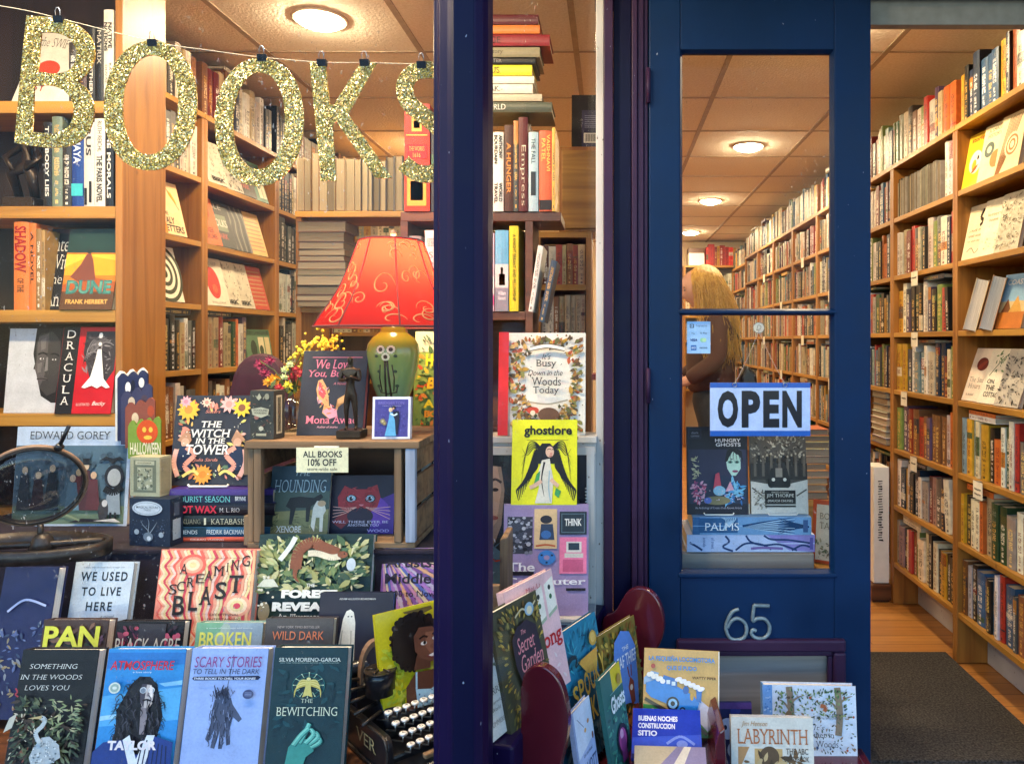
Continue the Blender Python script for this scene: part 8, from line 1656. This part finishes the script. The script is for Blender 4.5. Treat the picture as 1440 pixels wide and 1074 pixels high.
for i in range(1700):
    th = rr.uniform(-2.7, 2.7); ph = rr.uniform(.05, 1.35); d0 = Vector((math.cos(th) * math.sin(ph) * .103, math.sin(th) * math.sin(ph) * .092, math.cos(ph) * .102)); p = hc + Vector((.018, 0, .01)) + d0
    if p.x < PX - .128 and p.z < 1.66: continue
    side = rr.uniform(-.12, .11); L = rr.uniform(.30, .52); pts = [p]; ex = PX + .105 + rr.uniform(-.05, .035) + .02 * (L - .3); ph_ = rr.uniform(0, 6.28)
    near = d0.y < 0 and rr.random() < .5
    if near: ex = PX - .0 + rr.uniform(-.07, .08)
    out = Vector((d0.x, d0.y, 0)).normalized() * .022
    for k in range(1, 9):
        u = k / 8; z = p.z - L * u ** 1.05; x = p.x + (ex - p.x) * min(1, u * 1.25) + out.x * math.sin(math.pi * u); y = PYY + (p.y - PYY) * (1 - .25 * u) + side * u * .6 + out.y * math.sin(math.pi * min(1, u * 1.4)) - (.09 * u if near else .03 * u)
        if z > 1.52 and (Vector((x, y, z)) - hc - Vector((.018, 0, .01))).length < .095: q = (Vector((x, y, z)) - hc - Vector((.018, 0, .01))).normalized() * .1; x, y = hc.x + .018 + q.x, hc.y + q.y
        w_ = .011 * math.sin(5.5 * u * L / .4 * 2.2 + ph_) * u; pts.append(Vector((x + w_, y + .6 * w_, z)))
    g.tube(pts, [.0019 * (1 - .6 * k / 8) for k in range(9)], 3)
g.build('hair', hairm, pe)
bag = thing('shoulder_bag', (PX + .17, PYY - .08, 1.0), 'dark shoulder bag with a thin strap at the blonde person\'s back', 'bag')
g = MB(); g.prism([(PX + .13, .94), (PX + .24, .93), (PX + .225, 1.10), (PX + .17, 1.15), (PX + .14, 1.08)], PYY - .14, PYY - .04); g.build('pouch', M['black'], bag, bevel=.015)
g = MB(); g.tube([(PX + .16, PYY - .09, 1.13), (PX + .13, PYY - .10, 1.30), (PX + .05, PYY - .13, 1.435), (PX - .05, PYY - .14, 1.42)], .006, 6); g.build('strap', M['black'], bag)

# ------------------------------------------------------------------ outside: books leaning on the return pane, maroon racks
def book_dir(TL, TR, Hm, lean, T_, cover, label, art, **kw):
    """TL, TR: world positions of the top corners (same height); the cover faces to the right of TL->TR"""
    w_ = TR - TL; yaw = math.atan2(w_.y, w_.x); ln = R(lean)
    up = Matrix.Rotation(yaw, 3, 'Z') @ (Matrix.Rotation(-ln, 3, 'X') @ Vector((0, 0, 1)))
    bl = TL - up * Hm; return cover_book(None, frame_M(bl, yaw, ln), w_.length, Hm, T_, cover, label, art=art, **kw)
def at_z(px, py, z): Y = (EYE - z) * F / (py - CY); return P(px, py, Y)
def a_berry(A):
    A.leaves(121, 60, ['#6f7a5a', '#8a9478', '#4f5a48', '#b9bfae'], (.3, .62, .95, .97), (.05, .12), .4).dots(17, 20, ['#5a4a5a', '#3f4a3a'], (.3, .5, .9, .95), (.012, .026)).txt('#3a3d3a', 'THE', .42, .47, .66, .51, 0, True).txt('#3a3d3a', 'SERVICEBERRY', .06, .39, .96, .45, 0, True).txt('#5a5d58', 'Abundance and Reciprocity', .16, .30, .9, .335, 0).txt('#5a5d58', 'in the Natural World', .2, .24, .84, .275, 0).txt('#4a4d48', 'ROBIN WALL KIMMERER', .1, .12, .94, .16, 0, True)
tl, tr = at_z(640, 912, .722), at_z(691, 876, .722); tl = tr + (tl - tr).normalized() * .135
book_dir(tr + Vector((-.060, -.125, 0)), tr, .20, 13, .018, '#dcdcd6', 'white book with grey green berries leaning outside against the angled pane', a_berry, page=WH)
def a_secret(A):
    A.leaves(122, 330, ['#6f6a3c', '#8f8448', '#4a5236', '#a8923f', '#7d5f34', '#c2a24a'], (.01, .01, .99, .99), (.05, .13), .35, lambda x, y: (x - .54) ** 2 / .15 + (y - .52) ** 2 / .13 > 1 or y < .3)
    A.poly('#2b2436', [(.26, .72), (.40, .80), (.62, .82), (.80, .74), (.84, .5), (.76, .30), (.36, .28), (.26, .5)]).curve('#cfc29a', [(.4, .88), (.56, .92), (.7, .88), (.88, .93)], .012).ell('#8fb2c8', .72, .89, .10, .08).ell('#e0d6b4', .72, .88, .06, .05)
    A.txt('#e8949c', 'The', .46, .72, .56, .76, 0, False, .3).txt('#e8949c', 'Secret', .34, .58, .72, .71, .015, True, .25).txt('#e8949c', 'Garden', .36, .42, .84, .56, .015, True, .25).poly('#d9a86a', [(.66, .08), (.74, .08), (.76, .24), (.70, .32), (.64, .24)]).poly('#b5402e', [(.64, .08), (.80, .08), (.76, .2), (.68, .2)]).ell('#e6c2a2', .70, .30, .035, .04)
TRs = P(753, 829, 1.60); book_dir(TRs + Vector((-.074, -.145, 0)), TRs, .235, 13, .022, '#4a4a38', 'dark foliage picture book with a pink script title, leaning outside by the post', a_secret, page=WH)
def a_mah(A):
    A.rect('#ecc2c6', 0, 0, 1, 1).txt('#b23a4a', 'Mei-Li', .4, .9, .7, .94, 0, True, own='small_lettering')
    for k in range(3): x = .28 + .25 * k; A.poly('#f2efe2', [(x, .56 + .04 * k), (x + .2, .60 + .04 * k), (x + .2, .88 + .03 * k), (x, .84 + .03 * k)]).poly('#a9b8a0', [(x, .56 + .04 * k), (x + .2, .60 + .04 * k), (x + .2, .57 + .04 * k), (x, .53 + .04 * k)]).ell('#2c3a3a', x + .1, .79 + .035 * k, .03, .03).ell('#3a6a4a', x + .1, .71 + .035 * k, .03, .03)
    A.txt('#c2242e', 'Mahjong', .06, .34, .97, .52, .03, True).leaves(123, 20, ['#e0a0a8', '#f2dcdc'], (.05, .02, .95, .3), (.06, .14), .4)
TRm = P(775, 799, 1.70); book_dir(TRm + Vector((-.085, -.165, 0)), TRm, .25, 12, .018, '#ecc2c6', 'pink book with game tiles and red serif title, behind the foliage one', a_mah, page=WH)
rk = thing('book_rack', (-.05, 1.8, -.03), 'maroon lacquered book rack with two rounded ends outside the angled window', 'book rack')
rd = Vector((.182, .62, 0)).normalized(); rn = Vector((rd.y, -rd.x, 0))
def end_panel(poly, Y, name='end_panel'):
    pts = [P(x, y, Y) for x, y in poly]; k = 1 / .88; c_ = sum((p.x for p in pts)) / len(pts)
    front = []
    for p in pts: s = (p.x - c_) * 1.04; front.append(Vector((c_ + s * .90, Y - s * .34, p.z)))
    g = MB(); n = len(front); back = [p + rd * .022 for p in front]
    g.hull(front + back, [tuple(range(n))[::-1], tuple(range(n, 2 * n))] + [(i, (i + 1) % n, n + (i + 1) % n, n + i) for i in range(n)]); return g.build(name, M['rack'], rk, bevel=.004)
end_panel([(728, 1300), (728, 975)] + opn([(728, 975), (732, 955), (743, 943), (760, 938), (778, 945), (790, 960), (798, 985), (801, 1012), (797, 1042), (788, 1080)], 4) + [(788, 1300)], 1.42)
end_panel(opn([(841, 888), (846, 874), (862, 864), (873, 846), (883, 832), (899, 826), (914, 829), (926, 840), (933, 857), (935, 878), (930, 899), (918, 918), (906, 932)], 4) + [(906, 1150), (841, 1150)], 2.04)
b0 = Vector((-.128, 1.43, 0))
def rbox(s0, s1, o0, o1, z0, z1, nm):
    g = MB(); g.hull([b0 + rd * s + rn * o + Vector((0, 0, z)) for s in (s0, s1) for o in (o0, o1) for z in (z0, z1)], [(0, 1, 3, 2), (4, 6, 7, 5), (0, 4, 5, 1), (2, 3, 7, 6), (0, 2, 6, 4), (1, 5, 7, 3)]); return g.build(nm, M['rack'], rk, bevel=.003)
rbox(.027, .625, -.03, .13, .24, .262, 'shelf_board'); rbox(.027, .625, .125, .14, .2625, .30, 'front_rail')
def a_spooky(A):
    A.rect('#1d5a78', 0, 0, 1, 1).rect('#2a86a8', 0, .55, 1, 1).leaves(124, 160, ['#2f92b4', '#1f6f92', '#3aa6c2', '#174f6c'], (.0, .5, 1, 1), (.05, .16), .15).leaves(125, 120, ['#4a6a7a', '#2a4656', '#6f7f86', '#1a3342'], (.0, .0, 1, .3), (.08, .2), .3).ell('#c9a24a', .80, .84, .075, .075).ell('#e0bd6a', .80, .845, .05, .05).poly('#d2a24a', [(.46, .74), (.86, .76), (.78, .60), (.60, .62)]).curve('#12303f', [(.24, .76), (.34, .80), (.44, .78), (.40, .72), (.5, .74)], .03, True).leaf('#12303f', .28, .78, .12, 2.5, .4)
    for i, ch in enumerate('SPOOKY'): A.txt('#d9b04a', ch, .28 + .115 * i, .44 + .014 * i, .38 + .115 * i, .60 + .02 * i, .02)
    for i, ch in enumerate('LAKES'): A.txt('#d9b04a', ch, .32 + .125 * i, .25 + .014 * i, .43 + .125 * i, .41 + .016 * i, .02)
TLs, TRs2 = P(765, 906, 1.69), P(836, 858, 1.90); book_dir(TLs, TRs2, .31, 11, .016, '#1d5a78', 'large teal picture book with wavy gold capitals in the maroon rack', a_spooky, spine='#15384e', page=WH)
def a_thief(A):
    A.rect('#8a7434', 0, 0, 1, 1).leaves(126, 240, ['#6a6a2e', '#b08f34', '#4f5a2a', '#8a5a2a', '#c9a84a', '#3a4424'], (.01, .01, .99, .99), (.06, .15), .5).poly('#5a86d0', [(.22, .70), (.30, .88), (.5, .95), (.72, .90), (.84, .74), (.80, .44), (.74, .20), (.5, .28), (.3, .3), (.22, .5)]).txt('#e6eefa', 'THE', .46, .76, .64, .80, .01).txt('#e6eefa', 'LEAF THIEF', .24, .62, .82, .73, .01).poly('#8a3a24', [(.52, .42), (.60, .50), (.68, .44), (.66, .26), (.56, .24)]).ell('#e6d8c8', .6, .4, .04, .04).line('#7a2f20', [(.58, .5), (.56, .6)], .014).line('#7a2f20', [(.63, .5), (.66, .6)], .014).leaves(127, 40, ['#b0482a', '#d98a34'], (.05, .02, .95, .2), (.08, .18), .5)
TLt, TRt = P(841, 895, 1.87), P(891, 860, 2.02); book_dir(TLt, TRt, .27, 9, .014, '#8a7434', 'leafy gold and blue picture book at the far end of the maroon rack', a_thief, page=WH)
def a_gh(A):
    A.rect('#2f6a68', 0, 0, 1, 1).rect('#d9c22e', .5, .78, 1, 1).leaves(128, 70, ['#3f8a7a', '#1f4f52', '#5aa890'], (.02, .02, .98, .7), (.08, .2), .4).ell('#241a2c', .58, .30, .26, .3).ell('#b04a8a', .58, .30, .18, .22).ell('#e0a8c8', .56, .36, .08, .09).poly('#8a3a78', [(.44, .1), (.72, .1), (.68, .32), (.48, .32)]).ell('#a88a3a', .8, .86, .1, .1).txt('#eef6f6', 'Ghosts', .28, .60, .96, .76, .03, False, .1).rect('#8fc2c0', .3, .79, .9, .795)
TLg, TRg = P(843, 957, 1.72), P(870, 925, 1.83); book_dir(TLg, TRg, .235, 10, .012, '#2f6a68', 'small teal and yellow comic with a pink figure in a cave', a_gh, page=WH)
def a_ell(A): A.poly('#cfdcf2', [(0, .5), (1, .6), (1, 1), (0, 1)]).ell('#d9a86a', .55, .72, .06, .05).ell('#c98a5a', .75, .78, .06, .05).ell('#7a4a4a', .9, .6, .05, .08).line('#5a6a8a', [(.2, .9), (.5, .76)], .008).txt('#3a4a7a', 'ELLIOTT', .22, .28, .96, .42, .01).txt('#3a4a7a', 'lost and found', .3, .48, .8, .52, 0, False, .3).rect('#8fa2cc', .0, .0, .05, 1)
TLe, TRe = P(804, 1004, 1.63), P(828, 978, 1.72); book_dir(TLe, TRe, .21, 9, .012, '#a9bce6', 'small pale lavender blue picture book at the near end of the maroon rack', a_ell, page=WH)
# second rack, right of the first
rk2 = thing('book_rack', (.3, 1.8, -.03), 'low maroon book trough before the door holding bright picture books', 'book rack')
ra0, ra1 = P(884, 0, 1.80).x, P(1020, 0, 1.80).x
rb1 = P(1207, 0, 1.96).x
g = MB(); g.box(ra0, ra1 - .001, 1.70, 1.99, .27, .29); g.build('shelf_board', M['rack'], rk2, bevel=.003)
g = MB(); g.box(ra1, rb1, 1.72, 2.0, .168, .188); g.build('shelf_board', M['rack'], rk2, bevel=.003)
g = MB(); g.box(ra0, ra1 - .001, 1.685, 1.6995, .25, .30); g.build('front_rail', M['rack'], rk2, bevel=.004)
for xx, zt_ in ((ra0 - .022, .27), (rb1 + .0005, .187)):
    g = MB(); g.prism([(1.70, -.028), (1.70, zt_)] + [(2.0, zt_), (2.0, -.028)], xx, xx + .0215, 'x'); g.build('end_panel', M['rack'], rk2, bevel=.003)
g = MB(); g.prism([(P(1003, 0, 1.76).x, .2905), (P(1003, 0, 1.76).x, .345), (P(1008, 0, 1.76).x, .375), (P(1016, 0, 1.76).x, .385), (P(1018, 0, 1.76).x, .2905)], 1.72, 1.93); g.build('divider', M['rack'], rk2, bevel=.004)
def a_loco(A):
    A.rect('#cda25a', 0, 0, 1, 1).poly('#8fb2d8', [(0, .66), (.1, .74), (.2, .72), (.14, .6), (0, .58)]).poly('#d8d6ea', [(.60, .30), (.74, .44), (.86, .36), (.98, .2), (.98, .02), (.8, .06)]).poly('#4f9a4a', [(0, .02), (0, .36), (.2, .34), (.5, .26), (.72, .2), (.9, .04), (.9, .0), (.0, .0)]).leaves(129, 60, ['#3c7f3a', '#79b04a', '#2f6a34'], (.02, .02, .7, .26), (.05, .1), .4)
    A.curve('#3a3a34', [(.02, .42), (.3, .30), (.6, .20), (.85, .05)], .022)
    A.poly('#2f86d6', [(.03, .50), (.03, .60), (.26, .68), (.28, .62), (.46, .57), (.66, .48), (.74, .40), (.70, .28), (.58, .26), (.3, .38), (.1, .44)]).poly('#2a72c0', [(.26, .62), (.26, .70), (.44, .66), (.44, .55)]).rect('#dcecf6', .30, .60, .35, .645).rect('#dcecf6', .37, .585, .42, .63).poly('#2a72c0', [(.70, .42), (.70, .54), (.66, .57), (.80, .56), (.77, .52), (.76, .40)]).ell('#1f5fa8', .56, .54, .04, .05).ell('#c9a04a', .64, .47, .025, .05)
    A.ell('#1d2430', .39, .38, .085, .085).ell('#8fc2ea', .39, .38, .06, .06).ell('#1d2430', .39, .38, .03, .03)
    for x, y in ((.52, .31), (.60, .27), (.68, .23)): A.ell('#1d2430', x, y, .04, .04).ell('#6f9fc8', x, y, .022, .022)
    for k in range(7): A.ell('#f2f2ee', .07 + .03 * k, .70 - .012 * k + .02 * (k % 2), .035, .03)
    for k in range(6): A.ell('#f4f2f6', .46 + .06 * k, .66 - .02 * k, .05, .028, 12, .3)
    A.poly('#2a66b0', [(.08, .10), (.10, .26), (.15, .26), (.17, .10)]).ell('#d9a88a', .125, .29, .025, .03).poly('#d8e6f2', [(.20, .08), (.26, .24), (.33, .08)]).ell('#c98a6a', .265, .27, .025, .03).poly('#c2483a', [(.22, .12), (.32, .12), (.31, .15), (.225, .15)]).ell('#b03a34', .12, .80, .03, .03)
    A.txt('#2f8ad0', 'LA PEQUEÑA LOCOMOTORA', .06, .855, .94, .93, .03).txt('#2f8ad0', 'QUE SÍ PUDO', .30, .755, .70, .825, .03).txt('#33261a', 'WATTY PIPER', .64, .67, .96, .70, .02)
    A.rect('#efe6d2', .985, .0, 1, 1)
book_px(957, 1018, 920, 107, 1.86, 13, .006, '#cda25a', 'bright picture book with a blue steam engine on a hillside', a_loco, roll=1.5, yaw=-3, pb=False, zb=.292, rough='gloss', Hm=.205)
def a_blue(A):
    A.rect('#2440b8', 0, 0, 1, 1).poly('#3a5ad0', [(0, .0), (1, .2), (1, .5), (0, .4)])
    for i, s in enumerate(('BUENAS NOCHES', 'CONSTRUCCION', 'SITIO')): A.txt('#e6ecfa', s, .08, .74 - .15 * i, (.66, .62, .36)[i], .85 - .15 * i, .04)
    A.curve('#7f98e6', [(.5, .3), (.7, .45), (.9, .3)], .02).ell('#7f98e6', .72, .3, .08, .06).rect('#16256f', 0, .0, 1, .09)
blM = Matrix.Translation(P(888, 1036, 1.745)) @ Matrix.Rotation(R(-4), 4, 'Z') @ Matrix.Rotation(R(-62), 4, 'X'); blM.translation.z = .302
cover_book(None, blM, .165, .13, .010, '#2440b8', 'royal blue book lying tilted in front of the steam engine book', art=a_blue, page=WH, rough='gloss')
def a_pan2(A): A.rect('#c9b89a', 0, 0, 1, 1).poly('#8f86a8', [(.3, 0), (.6, 1), (1, 1), (1, 0)]).poly('#e6dcc8', [(.5, 0), (.7, 1), (.8, 1), (.66, 0)])
cover_book(None, Matrix.Translation((P(892, 0, 1.71).x, 1.703, .302)) @ Matrix.Rotation(R(-3), 4, 'Z') @ Matrix.Rotation(R(-68), 4, 'X'), .165, .06, .008, '#c9b89a', 'pale striped card lying below the royal blue book', art=a_pan2, page=WH)
def a_sheet(A): A.leaves(131, 20, ['#2f3a86', '#141a44'], (.02, .02, .98, .98), (.1, .3), .5).ell('#cfd6ea', .45, .60, .2, .22).ell('#141a3a', .40, .62, .04, .05).ell('#141a3a', .54, .62, .04, .05).ell('#b9c2dc', .65, .28, .22, .2).curve('#141a3a', [(.56, .26), (.64, .22), (.72, .26)], .02).rect('#5a3a7a', .0, .9, 1, 1)
book_px(1028, 1090, 987, 64, 1.90, 12, .012, '#1d2558', 'dark blue book with round white ghosts between the bright ones', a_sheet, zb=.189, page=WH)
def a_lab(A):
    A.rect('#d9d6cc', 0, 0, 1, 1).txt('#a8845a', 'Jim Henson', .12, .875, .44, .955, 0, False, .3).txt('#b06a3e', 'LABYRINTH', .07, .68, .93, .86, .01, True).poly('#b98a5a', [(.08, .64), (.22, .64), (.12, .42), (.08, .42)]).rect('#c2a06a', .28, .2, .62, .62).ell('#5a4632', .46, .52, .12, .12).leaves(132, 60, ['#7a5a3a', '#c2a87a', '#4a3a2a'], (.1, .04, .9, .5), (.06, .16), .4).txt('#4a4238', 'THE ABC', .66, .56, .93, .63, .02, True).txt('#4a4238', 'STORYBOOK', .64, .47, .94, .53, .02, True)
book_px(1088, 1120, 1007, 117, 1.77, 11, .020, '#d9d6cc', 'cream storybook with copper serif capitals, in front of the white woodland book', a_lab, zb=.189, roll=1, page=WH)
def a_wood2(A):
    A.rect('#d6e2f2', .1, 0, 1, 1).rect('#6f9fd8', 0, 0, .10, 1).dots(18, 40, ['#a9cbf0', '#4a7fc0'], (.015, .02, .085, .98), (.006, .011))
    for x in (.28, .80): A.curve('#8f7d68', [(x, .3), (x + .02, .6), (x, .98)], .035).curve('#8f7d68', [(x, .72), (x + .08, .82), (x + .16, .86)], .016, True).curve('#8f7d68', [(x, .66), (x - .06, .76), (x - .12, .8)], .014, True)
    A.leaves(133, 220, ['#4f7a4a', '#6f8f5a', '#34563c', '#8f9f6a', '#3a4a3a'], (.12, .55, .98, .98), (.02, .05), .4).leaves(134, 90, ['#3f4a48', '#5a6a58', '#8a6a4a'], (.12, .05, .98, .6), (.02, .045), .4).dots(19, 24, ['#a8553a', '#5a4a3a', '#34507a'], (.14, .1, .96, .95), (.008, .016)).ell('#7a6248', .26, .58, .04, .06).curve('#a8603a', [(.60, .74), (.66, .72), (.64, .66)], .02)
    A.txt('#4a4a5a', 'the little woods', .48, .55, .78, .585, 0).txt('#2c3242', "It's", .52, .40, .64, .47, 0, True, .2).txt('#2c3242', 'Quiet in', .45, .28, .74, .37, .01, True).txt('#2c3242', 'the Woods', .42, .16, .78, .25, .01, True)
book_px(1140, 1110, 962, 132, 1.96, 9, .03, '#d6e2f2', 'white woodland picture book with a blue spotted spine against the door', a_wood2, zb=.189, roll=1, spine='#6f9fd8', page=WH)
